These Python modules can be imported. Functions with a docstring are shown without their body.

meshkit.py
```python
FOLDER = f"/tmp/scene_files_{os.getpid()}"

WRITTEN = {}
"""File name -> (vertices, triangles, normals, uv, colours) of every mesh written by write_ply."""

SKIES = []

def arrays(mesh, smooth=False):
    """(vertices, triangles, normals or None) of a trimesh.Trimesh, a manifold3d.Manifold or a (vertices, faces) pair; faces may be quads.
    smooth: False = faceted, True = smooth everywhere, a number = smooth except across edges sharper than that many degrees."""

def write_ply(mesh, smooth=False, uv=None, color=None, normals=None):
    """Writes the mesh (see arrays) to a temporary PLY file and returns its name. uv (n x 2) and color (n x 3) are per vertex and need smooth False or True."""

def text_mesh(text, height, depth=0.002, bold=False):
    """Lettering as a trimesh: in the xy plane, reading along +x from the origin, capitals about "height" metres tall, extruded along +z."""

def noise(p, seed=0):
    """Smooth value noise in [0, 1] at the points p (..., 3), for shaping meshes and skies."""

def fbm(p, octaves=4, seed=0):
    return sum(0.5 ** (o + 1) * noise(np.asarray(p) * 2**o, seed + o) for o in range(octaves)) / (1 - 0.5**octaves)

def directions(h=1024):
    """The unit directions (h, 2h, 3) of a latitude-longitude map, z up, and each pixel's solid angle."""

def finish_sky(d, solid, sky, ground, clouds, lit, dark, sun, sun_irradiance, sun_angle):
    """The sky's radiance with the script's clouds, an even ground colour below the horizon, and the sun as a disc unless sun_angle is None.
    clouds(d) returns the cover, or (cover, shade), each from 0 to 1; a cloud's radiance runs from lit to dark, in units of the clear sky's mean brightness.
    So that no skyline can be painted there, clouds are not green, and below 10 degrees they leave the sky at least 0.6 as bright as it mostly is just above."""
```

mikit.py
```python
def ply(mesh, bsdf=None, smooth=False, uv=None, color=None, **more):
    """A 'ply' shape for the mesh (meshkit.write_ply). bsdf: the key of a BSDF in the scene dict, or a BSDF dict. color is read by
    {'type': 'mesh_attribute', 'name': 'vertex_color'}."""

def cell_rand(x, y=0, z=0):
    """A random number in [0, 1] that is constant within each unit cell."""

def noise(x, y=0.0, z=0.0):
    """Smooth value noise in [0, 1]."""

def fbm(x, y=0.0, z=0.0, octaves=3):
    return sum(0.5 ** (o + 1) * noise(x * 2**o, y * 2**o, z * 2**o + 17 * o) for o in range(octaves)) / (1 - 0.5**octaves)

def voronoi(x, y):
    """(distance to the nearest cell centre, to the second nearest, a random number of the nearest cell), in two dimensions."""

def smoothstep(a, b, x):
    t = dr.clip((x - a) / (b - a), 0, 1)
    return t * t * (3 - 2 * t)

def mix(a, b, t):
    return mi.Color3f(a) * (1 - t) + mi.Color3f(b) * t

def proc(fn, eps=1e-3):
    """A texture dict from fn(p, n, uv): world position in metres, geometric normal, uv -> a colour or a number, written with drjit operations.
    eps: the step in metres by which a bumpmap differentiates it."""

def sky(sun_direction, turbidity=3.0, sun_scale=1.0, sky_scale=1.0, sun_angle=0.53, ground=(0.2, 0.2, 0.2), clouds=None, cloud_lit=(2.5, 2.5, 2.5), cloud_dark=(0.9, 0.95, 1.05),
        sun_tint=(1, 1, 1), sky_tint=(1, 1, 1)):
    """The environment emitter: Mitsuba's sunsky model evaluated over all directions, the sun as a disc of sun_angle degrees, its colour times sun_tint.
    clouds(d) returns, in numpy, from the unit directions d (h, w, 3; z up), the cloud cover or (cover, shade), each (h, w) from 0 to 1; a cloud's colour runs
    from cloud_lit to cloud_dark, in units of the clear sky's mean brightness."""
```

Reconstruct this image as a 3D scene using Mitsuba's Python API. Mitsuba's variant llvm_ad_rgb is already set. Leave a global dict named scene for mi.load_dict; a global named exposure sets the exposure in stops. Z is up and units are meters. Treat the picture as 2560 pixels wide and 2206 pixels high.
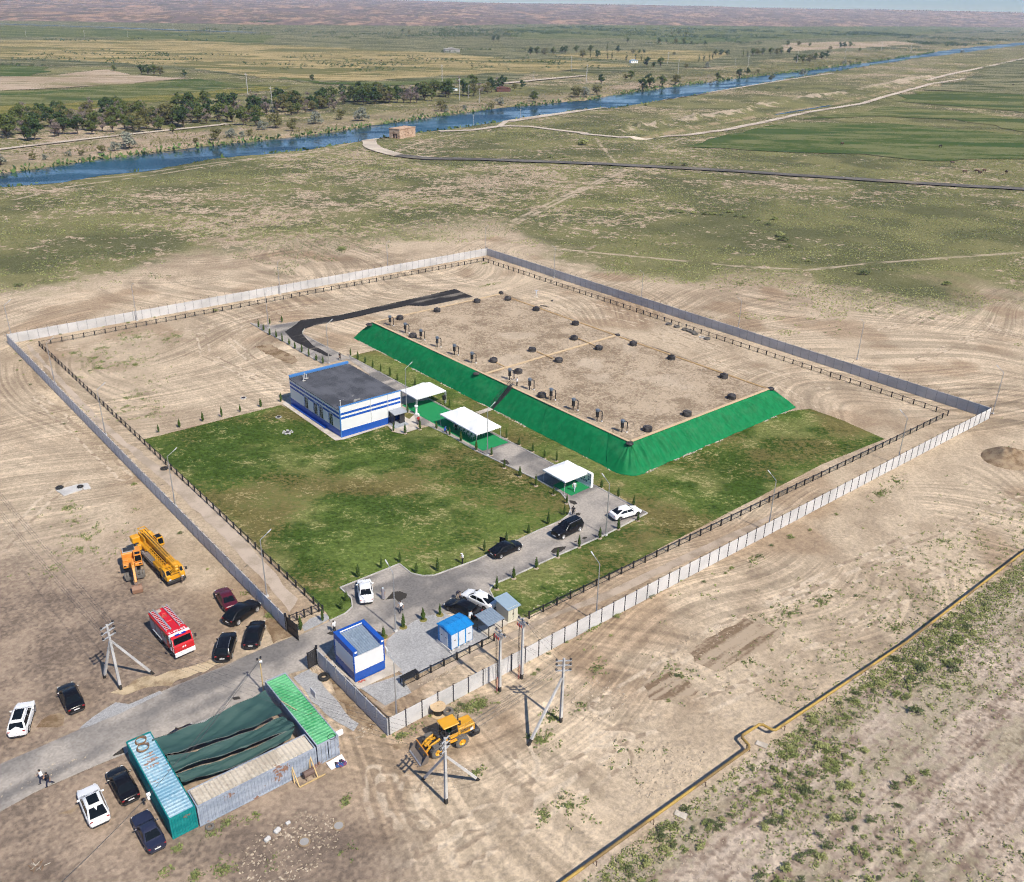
import math, random
import numpy as np, trimesh, drjit as dr, mitsuba as mi, mikit, meshkit
import manifold3d as m3
from shapely.geometry import Polygon, LineString, Point
from shapely.ops import triangulate
from mikit import proc, noise, fbm, smoothstep, mix, voronoi, cell_rand
T = mi.ScalarTransform4f
rng = np.random.default_rng(7)
random.seed(7)

# ---------------------------------------------------------------- camera, light, exposure
exposure = 2.1
EYE = (0.0, 0.0, 70.0)
PITCH, ROLL = 0.44882, 0.01955           # radians, an aerial view looking along +y, leaning slightly
fw = np.array([0, math.cos(PITCH), -math.sin(PITCH)])
u0 = np.cross([1.0, 0, 0], fw)
up = math.cos(ROLL) * u0 - math.sin(ROLL) * np.array([1.0, 0, 0])
scene = {
    'camera': {'type': 'perspective', 'fov': 59.27, 'fov_axis': 'x', 'near_clip': 1.0, 'far_clip': 40000.0,
               'to_world': T().look_at(origin=list(EYE), target=[float(a + 100 * b) for a, b in zip(EYE, fw)], up=[float(a) for a in up]),
               'medium': {'type': 'ref', 'id': 'air'}},
    'air': {'type': 'homogeneous', 'albedo': {'type': 'rgb', 'value': [0.95, 0.95, 0.95]}, 'sigma_t': {'type': 'rgb', 'value': [3.4e-5, 4.4e-5, 6.6e-5]}},
    'sky': mikit.sky((0.448, -0.488, 0.749), turbidity=3, ground=(0.3, 0.25, 0.19), sun_tint=(0.90, 1.0, 1.16), sky_tint=(0.80, 0.92, 1.10), sky_scale=0.75),
}
labels = {}

# ---------------------------------------------------------------- helpers
def mat(key, rgb, rough=0.6, metal=0.0, spec=0.5, two=True, **more):
    c = rgb if isinstance(rgb, dict) else {'type': 'rgb', 'value': list(rgb)}
    b = {'type': 'principled', 'base_color': c, 'roughness': rough, 'metallic': metal, 'specular': spec, **more}
    scene[key] = {'type': 'twosided', 'bsdf': b} if two else b
    return key

def matte(key, c, bump=None, scale=1.0):
    b = {'type': 'diffuse', 'reflectance': c if isinstance(c, dict) else {'type': 'rgb', 'value': list(c)}}
    if bump is not None:
        b = {'type': 'bumpmap', 'arbitrary': bump, 'scale': scale, 'bsdf': b}
    scene[key] = {'type': 'twosided', 'bsdf': b}
    return key

def X(x=0, y=0, z=0, rz=0.0, s=1.0, sz=None, rx=0.0, ry=0.0):
    c, n = math.cos(math.radians(rz)), math.sin(math.radians(rz))
    R = np.array([[c, -n, 0], [n, c, 0], [0, 0, 1.0]])
    if rx or ry:
        a, b = math.radians(rx), math.radians(ry)
        R = R @ np.array([[math.cos(b), 0, math.sin(b)], [0, 1, 0], [-math.sin(b), 0, math.cos(b)]]) @ np.array([[1, 0, 0], [0, math.cos(a), -math.sin(a)], [0, math.sin(a), math.cos(a)]])
    m = np.eye(4)
    m[:3, :3] = R @ np.diag([s, s, s if sz is None else sz])
    m[:3, 3] = (x, y, z)
    return m

def numbered(name):
    if name not in USED:
        USED.add(name)
        return name
    i = 1
    while f'{name}_{i:03d}' in USED:
        i += 1
    USED.add(f'{name}_{i:03d}')
    return f'{name}_{i:03d}'
USED = set()

def base(mesh, smooth=False):
    return mikit.ply(mesh, None, smooth)

def put(name, b, m, M=None, parent=None, label=None, **tags):
    """one entry of the scene"""
    if not isinstance(b, dict):
        b = base(b, tags.pop('smooth', False))
    tags.pop('smooth', None)
    key = numbered(f'{parent}__{name}' if parent else name)
    e = {**b, 'bsdf': {'type': 'ref', 'id': m}}
    if M is not None:
        e['to_world'] = T(np.asarray(M, float))
    scene[key] = e
    if label or tags:
        labels[key] = {**({'label': label} if label else {}), **tags}
    return key

def thing(name, label, category, group=None):
    key = numbered(name)
    labels[key] = {'label': label, 'category': category, **({'group': group} if group else {})}
    return key

def structure(name, mesh, m, smooth=False):
    return put(name, mesh, m, smooth=smooth, kind='structure')

class Proto:
    """a kind of thing: its parts in local metres, stamped wherever the kind stands"""
    def __init__(self):
        self.parts = []
    def add(self, name, mesh, m, smooth=False, sub=None):
        self.parts.append((name, base(mesh, smooth), m, sub))
        return self
    def stamp(self, key, M=None, mats={}, labs={}):
        last = {}
        for name, b, m, sub in self.parts:
            par = last[sub] if sub else key
            last[name] = put(name, b, mats.get(m, m), M, par, labs.get(name))
        return key

def cat(*ms):
    ms = [m for g in ms for m in (g if isinstance(g, (list, tuple)) else [g])]
    return trimesh.util.concatenate(ms)

def bx(sx, sy, sz, c=(0, 0, 0), rz=0.0, b=0.0, M=None):
    """box centred at c in x and y, standing on c's z; b bevels it"""
    x, y, z = sx / 2, sy / 2, sz / 2
    if b:
        p = []
        for i in (-1, 1):
            for j in (-1, 1):
                for k in (-1, 1):
                    p += [(i * (x - b), j * (y - b), k * z), (i * x, j * (y - b), k * (z - b)), (i * (x - b), j * y, k * (z - b))]
        m = trimesh.convex.convex_hull(np.array(p))
    else:
        m = trimesh.creation.box((sx, sy, sz))
    m.apply_translation((0, 0, z))
    if rz:
        m.apply_transform(X(rz=rz))
    m.apply_translation(c)
    if M is not None:
        m.apply_transform(M)
    return m

def cyl(r, h, c=(0, 0, 0), n=14, axis='z', r2=None):
    a = np.arange(n) * 2 * np.pi / n
    r2 = r if r2 is None else r2
    ring = np.stack([np.cos(a), np.sin(a), 0 * a], 1)
    v = np.vstack([ring * r, ring * r2 + [0, 0, h], [[0, 0, 0], [0, 0, h]]])
    i = np.arange(n)
    j = (i + 1) % n
    f = np.vstack([np.stack([i, j, j + n], 1), np.stack([i, j + n, i + n], 1), np.stack([j, i, i * 0 + 2 * n], 1), np.stack([i + n, j + n, i * 0 + 2 * n + 1], 1)])
    m = trimesh.Trimesh(v, f, process=False)
    if axis == 'y':
        m.apply_translation((0, 0, -h / 2)); m.apply_transform(X(rx=90))
    if axis == 'x':
        m.apply_translation((0, 0, -h / 2)); m.apply_transform(X(ry=90))
    m.apply_translation(c)
    return m

def tube(pts, r, n=6, closed=False):
    p = np.asarray(pts, float)
    rr = np.broadcast_to(r, (len(p),))
    t = np.gradient(p, axis=0) if not closed else np.roll(p, -1, 0) - np.roll(p, 1, 0)
    t /= np.linalg.norm(t, axis=1, keepdims=True) + 1e-12
    a = np.cross(t, np.where(np.abs(t[:, 2:]) < 0.9, [0, 0, 1.0], [1.0, 0, 0]))
    a /= np.linalg.norm(a, axis=1, keepdims=True) + 1e-12
    b = np.cross(t, a)
    g = np.arange(n) * 2 * np.pi / n
    v = (p[:, None] + rr[:, None, None] * (np.cos(g)[None, :, None] * a[:, None] + np.sin(g)[None, :, None] * b[:, None])).reshape(-1, 3)
    k = len(p)
    f = []
    for i in range(k if closed else k - 1):
        for j in range(n):
            q = [i * n + j, i * n + (j + 1) % n, ((i + 1) % k) * n + (j + 1) % n, ((i + 1) % k) * n + j]
            f += [[q[0], q[2], q[1]], [q[0], q[3], q[2]]]
    if not closed:
        for e, s in ((0, 1), (k - 1, -1)):
            c = len(v)
            v = np.vstack([v, p[e]])
            f += [[c, e * n + (j if s > 0 else (j + 1) % n), e * n + ((j + 1) % n if s > 0 else j)] for j in range(n)]
    return trimesh.Trimesh(v, f, process=False)

def bar(p, q, w, h=None, up=(0, 0, 1.0)):
    """a beam of w by h between two points"""
    p, q = np.asarray(p, float), np.asarray(q, float)
    h = h or w
    d = q - p
    L = np.linalg.norm(d)
    d = d / L
    s = np.cross(d, up)
    if np.linalg.norm(s) < 1e-3:
        s = np.cross(d, (1.0, 0, 0))
    s /= np.linalg.norm(s)
    t = np.cross(s, d)
    m = trimesh.creation.box((w, h, L))
    M = np.eye(4)
    M[:3, 0], M[:3, 1], M[:3, 2], M[:3, 3] = s, t, d, (p + q) / 2
    if np.linalg.det(M[:3, :3]) < 0:
        M[:3, 0] *= -1
    m.apply_transform(M)
    return m

def lathe(prof, n=16):
    """(r, z) pairs turned about z"""
    prof = np.asarray(prof, float)
    g = np.arange(n) * 2 * np.pi / n
    v = np.stack([np.outer(prof[:, 0], np.cos(g)), np.outer(prof[:, 0], np.sin(g)), np.repeat(prof[:, 1:], n, 1)], -1).reshape(-1, 3)
    f = []
    for i in range(len(prof) - 1):
        for j in range(n):
            a, b, c, d = i * n + j, i * n + (j + 1) % n, (i + 1) * n + (j + 1) % n, (i + 1) * n + j
            f += [[a, b, c], [a, c, d]]
    return trimesh.Trimesh(v, f, process=False)

def prism(poly, z0, z1):
    """an xy outline raised from z0 to z1"""
    g = poly if isinstance(poly, Polygon) else Polygon(poly)
    m = trimesh.creation.extrude_polygon(g.buffer(0) if not g.is_valid else g, z1 - z0, engine='earcut')
    m.apply_translation((0, 0, z0))
    return m

def side_prism(prof, y0, y1):
    """an xz outline drawn out along y"""
    m = trimesh.creation.extrude_polygon(Polygon(prof), y1 - y0, engine='earcut')
    m.apply_transform(X(rx=90))
    m.apply_translation((0, y1, 0))
    return m

def sheet(poly, z=0.0, rag=0.0, step=1.0, seed=0):
    """a flat sheet with the outline poly; rag makes its edge uneven by that many metres"""
    g = poly if isinstance(poly, Polygon) else Polygon(poly)
    if not g.is_valid:
        g = g.buffer(0)
        if g.geom_type != 'Polygon':
            g = max(g.geoms, key=lambda a: a.area)
    if rag:
        r = g.exterior.segmentize(step)
        p = np.array(r.coords)[:-1]
        s = step * 2.2
        o = np.stack([meshkit.fbm(np.c_[p / s, p[:, :1] * 0 + seed + k], 3, k) - 0.5 for k in (3, 40)], 1)
        g = Polygon(p + o * 2 * rag).buffer(0)
        if g.geom_type != 'Polygon':
            g = max(g.geoms, key=lambda a: a.area)
    v, f = trimesh.creation.triangulate_polygon(g, engine='earcut')
    m = trimesh.Trimesh(np.c_[v, np.full(len(v), z)], f, process=False)
    if m.face_normals[:, 2].mean() < 0:
        m.invert()
    return m

def ribbon(pts, w, z=0.0, rag=0.0, step=2.0, seed=0):
    """a path of width w along pts"""
    L = LineString(pts)
    g = L.buffer(w / 2, cap_style=2, join_style=1)
    if g.geom_type != 'Polygon':
        g = max(g.geoms, key=lambda a: a.area)
    return sheet(Polygon(g.exterior), z, rag, step, seed)

def loft(rings, cap=True):
    """closed rings of equally many points, joined one to the next"""
    R = np.asarray(rings, float)
    k, n = R.shape[:2]
    v = R.reshape(-1, 3)
    f = []
    for i in range(k - 1):
        for j in range(n):
            a, b, c, d = i * n + j, i * n + (j + 1) % n, (i + 1) * n + (j + 1) % n, (i + 1) * n + j
            f += [[a, b, c], [a, c, d]]
    if cap:
        for e in (0, k - 1):
            c = len(v)
            v = np.vstack([v, R[e].mean(0)])
            f += [[c, e * n + (j + 1) % n, e * n + j] if e == 0 else [c, e * n + j, e * n + (j + 1) % n] for j in range(n)]
    m = trimesh.Trimesh(v, f, process=False)
    if m.volume < 0:
        m.invert()
    return m

def grid(P):
    """a surface through the points P (rows, columns, 3)"""
    P = np.asarray(P, float)
    a, b = P.shape[:2]
    i, j = np.meshgrid(np.arange(a - 1), np.arange(b - 1), indexing='ij')
    q = np.stack([i * b + j, (i + 1) * b + j, (i + 1) * b + j + 1, i * b + j + 1], -1).reshape(-1, 4)
    return trimesh.Trimesh(P.reshape(-1, 3), np.vstack([q[:, [0, 1, 2]], q[:, [0, 2, 3]]]), process=False)

def thick(m, t):
    """a thin solid from a surface, t metres thick downwards"""
    v, n = np.array(m.vertices), len(m.vertices)
    w = v.copy()
    w[:, 2] -= t
    e = m.edges[trimesh.grouping.group_rows(m.edges_sorted, require_count=1)]
    side = np.vstack([np.stack([e[:, 1], e[:, 0], e[:, 0] + n], 1), np.stack([e[:, 1], e[:, 0] + n, e[:, 1] + n], 1)])
    return trimesh.Trimesh(np.vstack([v, w]), np.vstack([m.faces, m.faces[:, ::-1] + n, side]), process=False)

ORD = 'first second third fourth fifth sixth seventh eighth ninth tenth eleventh twelfth thirteenth fourteenth fifteenth sixteenth seventeenth eighteenth nineteenth twentieth'.split()
ORD += ['twenty-' + o for o in ORD[:9]] + ['thirtieth']
U = np.array([math.cos(math.radians(40.0)), math.sin(math.radians(40.0))])     # the yard's two directions
V = np.array([-U[1], U[0]])
def at(o, a, b):
    return (o[0] + a * U[0] + b * V[0], o[1] + a * U[1] + b * V[1])

# ---------------------------------------------------------------- terrain
def seg_dist(x, y, p, q, lib):
    dx, dy = q[0] - p[0], q[1] - p[1]
    t = lib.clip(((x - p[0]) * dx + (y - p[1]) * dy) / (dx * dx + dy * dy + 1e-9), 0, 1)
    return lib.sqrt((x - p[0] - t * dx) ** 2 + (y - p[1] - t * dy) ** 2)

def line_dist(x, y, pts, lib):
    d = None
    for p, q in zip(pts, pts[1:]):
        e = seg_dist(x, y, p, q, lib)
        d = e if d is None else lib.minimum(d, e)
    return d

def piecewise(x, pts, lib):
    y = pts[0][1] + 0 * x
    for (x0, y0), (x1, y1) in zip(pts, pts[1:]):
        y = y + lib.clip((x - x0) / (x1 - x0), 0, 1) * (y1 - y0)
    return y

RIVER_NEAR = [(-900.0, 60.0), (-229.59,355.43),(-214.19,380.65),(-194.97,395.77),(-186.0,415.0),(-168.6,430.5),(-150.1,470.8),(-114.8,503.6), (-84.3,551.3),(-62.0,585.1),(-31.3,625.8),(-2.5,671.1),(51.3,749.5), (73.7,764.7),(164.6,901.0),(315.0,1155.9),(431.5,1339.9),(692.3,1750.1),(1094.5,2334.6),(1454.9,2849.7), (3600.0, 3900.0)]
RIVER_FAR = [(-900.0, 130.0), (-250.23,390.14),(-232.0,414.8),(-217.9,441.2),(-199.1,472.9),(-170.8,513.0),(-143.7,542.2),(-127.5,561.7), (-94.9,623.4),(-55.6,687.8),(-14.5,750.5),(40.1,812.5),(56.4,829.8), (43.2,828.3),(84.6,885.4),(177.2,1033.7),(254.3,1147.2),(399.4,1346.3),(630.3,1700.6),(1060.6,2391.1),(1620.8,3178.6), (3500.0, 3990.0)]
RIVER_NEAR = [p for i, p in enumerate(RIVER_NEAR) if i == 0 or p[0] > RIVER_NEAR[i - 1][0]]
RIVER_FAR = [p for i, p in enumerate(RIVER_FAR) if i == 0 or p[0] > RIVER_FAR[i - 1][0]]
RIDGE = [(65.2,600.5),(101.2,654.0),(167.1,739.4),(248.3,860.2),(347.8,991.1),(521.3,1242.9)]
DITCH = [(74.3,571.9),(132.8,659.3),(212.0,757.2),(269.9,830.0),(363.6,964.9),(498.2,1171.4)]
WATER_Z = -1.7

def gz(x, y):
    """height of the ground in metres"""
    x, y = np.asarray(x, float), np.asarray(y, float)
    h = (meshkit.fbm(np.stack([x / 28, y / 28, 0 * x], -1), 3, 5) - 0.5) * 1.6 + (meshkit.fbm(np.stack([x / 5, y / 5, 0 * x], -1), 3, 9) - 0.5) * 0.5
    away = np.clip((y - STEPPE(x) - 10) / 40, 0, 1)                      # level round the yard, uneven beyond
    h = h * away * np.clip((420 - y) / 200, 0.08, 1) * 0.7
    d = line_dist(x, y, RIDGE, np)
    h = h + 2.6 * np.clip(1 - d / 9, 0, 1) * np.clip(-0.9 + 3.4 * meshkit.fbm(np.stack([x / 8, y / 8, 0 * x], -1), 3, 3), 0, 2)
    d = line_dist(x, y, DITCH, np)
    h = h - 2.0 * np.clip(1.3 - d / 5, 0, 1)
    n, f = piecewise(x, RIVER_NEAR, np), piecewise(x, RIVER_FAR, np)
    t = np.minimum(y - n, f - y)                                          # metres inside the channel, measured along y
    wob = (meshkit.fbm(np.stack([x / 14, y / 14, 0 * x + 3], -1), 3, 8) - 0.5) * 9
    k = np.clip((t + 9 + wob) / 11, 0, 1)
    return h * (1 - k) + k * -4.0

STEPPE_EDGE = [(-2500.0, 150.0), (-138.78,235.52),(-116.73,247.16),(-93.11,261.20),(-55.58,282.25),(-32.71,306.58),(-5.70,318.25),(13.94,280.08),(51.60,244.88),(89.00,239.71),(135.41,231.85), (2500.0, 350.0)]
STEPPE = lambda x: piecewise(np.asarray(x, float), STEPPE_EDGE, np)
PIPE_LINE = ((8.77,57.35), (72.88,109.40))

def graded(lo, hi, fine, s0, g):
    out = [np.arange(fine[0], fine[1] + 1e-6, s0)]
    for sgn, start, end in ((1, fine[1], hi), (-1, fine[0], lo)):
        a, p, s = [], start, s0
        while (p - end) * sgn < 0:
            s = s + s * g
            p += s * sgn
            a.append(p)
        out = [out[0], *out[1:], np.array(a)]
    return np.sort(np.concatenate(out))

gx, gy = graded(-14000, 14000, (-120, 130), 2.0, 0.022), graded(-400, 14500, (40, 330), 2.0, 0.013)
YY, XX = np.meshgrid(gy, gx, indexing='ij')
ZZ = gz(XX, YY)

RUTS = [
    [(-13.39,67.21),(-12.65,63.84),(-11.20,60.91),(-8.93,57.57)], [(-11.93,66.38),(-11.51,64.49),(-10.04,61.71),(-7.67,60.23)], [(-9.25,66.23),(-9.64,64.53),(-8.85,62.53),(-7.12,61.00)],
    [(12.60,73.20),(5.75,67.47),(-0.87,62.92),(-6.94,59.12),(-9.82,57.42)], [(12.30,70.34),(2.34,62.01),(-3.77,57.56)], [(-0.58,72.84),(1.37,71.69),(2.40,68.94),(1.05,65.22)],
    [(10.38,77.51),(26.97,91.94),(46.22,103.62),(56.68,108.83)], [(9.98,72.53),(19.32,76.47),(32.69,84.35),(45.78,94.22),(62.15,107.97)], [(82.84,127.60),(54.45,111.38),(35.06,97.71)],
    [(-100.50,187.68),(-84.28,197.96),(-69.80,208.08),(-37.52,237.02),(-18.07,250.94),(-4.47,250.60)], [(-73.14,199.52),(-67.81,186.31),(-55.82,174.91),(-45.13,167.22)], [(-63.57,207.51),(-66.86,198.11),(-57.17,183.76),(-45.86,172.61)],
    [(11.81,226.35),(30.15,212.85),(44.21,187.89),(55.04,174.97),(59.19,161.96)], [(12.18,235.54),(28.06,223.04),(43.82,201.41),(56.93,182.37),(64.67,174.07)],
    [(86.99,239.22),(114.32,232.02),(123.73,208.70)], [(90.72,212.27),(107.36,223.11),(140.95,242.85)], [(91.66,191.78),(114.87,211.85),(131.78,224.65)],
    [(-71.76,106.90),(-72.23,120.59),(-70.57,126.03)], [(-58.35,104.01),(-51.41,92.89),(-41.40,81.81)], [(-66.26,96.34),(-56.41,98.54),(-46.37,89.67)], [(-92.59,160.96),(-78.83,146.54),(-62.80,128.91)],
]
PALE_PATHS = [  # narrow worn paths through the steppe
    [(-119.3,467.9),(-102.7,496.0),(-89.3,539.0),(-80.4,560.0)], [(-215.57,382.86),(-175.5,404.8),(-144.1,450.5),(-110.7,484.2)], [(-192.90,350.48),(-183.94,382.36),(-162.7,409.7),(-123.0,475.2)],
    [(-1.50,322.70),(12.71,357.27),(52.6,451.5)], [(-1.56,328.87),(8.79,354.47),(47.1,443.6)], [(13.16,289.18),(66.92,271.63),(88.81,268.95),(115.20,279.78),(168.08,296.65)],
    [(47.0,567.8),(47.4,535.5),(50.3,464.5)], [(79.0,529.9),(100.4,575.8)], [(-64.4,501.2),(-49.4,554.7),(-29.5,589.2)],
]

def ground_colour(p, n, uv):
    x, y = p.x, p.y
    a, b = x * float(U[0]) + y * float(U[1]), x * float(V[0]) + y * float(V[1])
    big, mid, fine = fbm(x * 0.03 + 40, y * 0.03 + 40, 0, 3), fbm(x * 0.22 + 90, y * 0.22 + 90, 0, 3), noise(x * 3.1 + 300, y * 3.1 + 300)
    grain = noise(x * 9 + 900, y * 9 + 900)
    sand = mix((0.315, 0.245, 0.176), (0.465, 0.376, 0.276), smoothstep(0.24, 0.64, mid * 0.5 + big * 0.5))
    sand = mix(sand, (0.25, 0.17, 0.11), smoothstep(0.56, 0.72, fbm(x * 0.07 + 7, y * 0.07 + 7, 0, 3)) * 0.55)
    # old wheel marks and scraped lines: bent lines of a warped lattice, straight along the near right-hand wall
    out = smoothstep(0, 12, -b - 62)
    wx, wy = (fbm(x * 0.017 + 3, y * 0.017 + 9, 0, 2) - 0.5) * 60 * (1 - out * 0.93), (fbm(x * 0.017 + 33, y * 0.017 + 19, 0, 2) - 0.5) * 60 * (1 - out * 0.93)
    wa, wb = a + wx, b + wy
    line = noise(wa * 0.035 + 50, wb * 1.1 + 50) * 0.55 + noise(wa * 0.09 + 80, wb * 2.6 + 80) * 0.45
    line2 = noise(wa * 1.2 + 20, wb * 0.04 + 15) * 0.6 + noise(wa * 2.5 + 45, wb * 0.1 + 5) * 0.4
    thin = noise(wa * 0.022 + 7, wb * 3.4 + 11) * 0.6 + noise(wa * 0.05 + 17, wb * 6.1 + 5) * 0.4
    scraped = smoothstep(0.36, 0.52, fbm(x * 0.035 + 11, y * 0.035 + 3, 0, 2)) * (0.55 + 0.45 * out)
    crossed = smoothstep(0.48, 0.62, fbm(x * 0.03 + 51, y * 0.03 + 23, 0, 2)) * (1 - out)
    sand = sand * (1 + scraped * (smoothstep(0.25, 0.75, line) - 0.5) * (0.40 + 0.10 * out)) * (1 + smoothstep(0.2, 0.45, scraped) * (smoothstep(0.3, 0.7, thin) - 0.5) * (0.26 + 0.22 * out)) * (1 + crossed * (smoothstep(0.25, 0.75, line2) - 0.5) * 0.36)
    # ruts: pairs of wheel marks
    rut = mi.Float(0)
    for pts in RUTS:
        d = line_dist(x, y, pts, dr)
        d = dr.abs(d - 1.0 + (mid - 0.5) * 0.8)
        rut = dr.maximum(rut, smoothstep(0.42, 0.12, d))
    rut = rut * smoothstep(0.25, 0.5, mid)
    sand = mix(sand, mix((0.27, 0.205, 0.15), (0.54, 0.45, 0.345), smoothstep(0.4, 0.55, noise(x * 0.9 + 5, y * 0.9))), rut * 0.75)
    # the trodden, oil-stained lot outside the gate
    lot = smoothstep(3, 14, b - 62 + 0 * a) * 0 + smoothstep(118, 96, y + 0.25 * x * 0) * smoothstep(-22, -34, x + (y - 80) * 0.85) 
    sand = mix(sand, mix((0.165, 0.128, 0.103), (0.315, 0.243, 0.185), smoothstep(0.3, 0.72, mid * 0.6 + fine * 0.15 + big * 0.25)), lot * smoothstep(0.2, 0.55, big + 0.22))
    # the ploughed field beyond the pipe
    (px0, py0), (px1, py1) = PIPE_LINE
    side = ((x - px0) * (py1 - py0) - (y - py0) * (px1 - px0)) / math.hypot(px1 - px0, py1 - py0)
    clod = noise(x * 1.7 + 20, y * 1.7 + 70) * 0.5 + fine * 0.5
    furrow = noise(a * 0.06 + 31, b * 1.5 + 31) * 0.6 + noise(a * 0.2 + 3, b * 3.2 + 3) * 0.4
    soil = mix((0.215, 0.16, 0.125), (0.47, 0.39, 0.315), smoothstep(0.22, 0.7, clod * 0.38 + furrow * 0.42 + mid * 0.2))
    soil = mix(soil, (0.17, 0.16, 0.085), smoothstep(0.48, 0.64, fbm(a * 0.09 + 5, b * 0.28 + 5, 0, 3) * 0.6 + clod * 0.4) * 0.4)
    sand = mix(sand, soil, smoothstep(-1.0, 2.5, side + (mid - 0.5) * 4))
    # steppe: thin grass over pinkish soil
    yb = piecewise(x, STEPPE_EDGE, dr)
    far = smoothstep(-8, 22, y - yb + (big - 0.5) * 60 + (mid - 0.5) * 22)
    bare = mix((0.28, 0.215, 0.155), (0.45, 0.36, 0.27), smoothstep(0.3, 0.7, mid * 0.5 + fine * 0.5))
    cover = fbm(x * 0.012 + 71, y * 0.012 + 12, 0, 2) * 0.6 + fbm(x * 0.06 + 5, y * 0.09 + 5, 0, 3) * 0.55
    tuft = noise(x * 0.33 + 400, y * 0.4 + 400) * 0.3 + noise(x * 0.8 + 400, y * 0.7 + 400) * 0.4 + noise(x * 1.9, y * 1.6) * 0.3
    green = mix((0.060, 0.078, 0.028), (0.142, 0.148, 0.058), smoothstep(0.3, 0.7, fbm(x * 0.05 + 1, y * 0.05 + 8, 0, 2)))
    turf = smoothstep(-0.07, 0.13, cover * 0.9 + tuft * 1.0 - 0.825)
    sand = mix(sand, mix(bare, green, turf * 0.85), far)
    path = mi.Float(0)
    for pts in PALE_PATHS:
        path = dr.maximum(path, smoothstep(1.5, 0.5, line_dist(x, y, pts, dr) + (mid - 0.5) * 2.4))
    sand = mix(sand, (0.46, 0.375, 0.285), path * smoothstep(0.25, 0.6, mid) * 0.75)
    # sandy spoil along the ditch
    sand = mix(sand, mix((0.40, 0.32, 0.24), (0.56, 0.47, 0.37), mid), smoothstep(8, 2, line_dist(x, y, RIDGE, dr) + (mid - 0.5) * 22 + (cover - 0.55) * 30) * 0.7)
    # the trodden strip of the far bank, under and before the trees
    tf = y - piecewise(x, RIVER_FAR, dr)
    strip = smoothstep(92, 62, tf + (big - 0.5) * 40) * smoothstep(0, 6, tf) * smoothstep(420, 60, x)
    sand = mix(sand, mix((0.27, 0.20, 0.15), (0.42, 0.335, 0.25), mid), strip * (1 - smoothstep(0.5, 0.62, cover * 0.6 + tuft * 0.5) * 0.6))
    # banks of the river
    bank = smoothstep(-0.35, -1.2, p.z)
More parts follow.
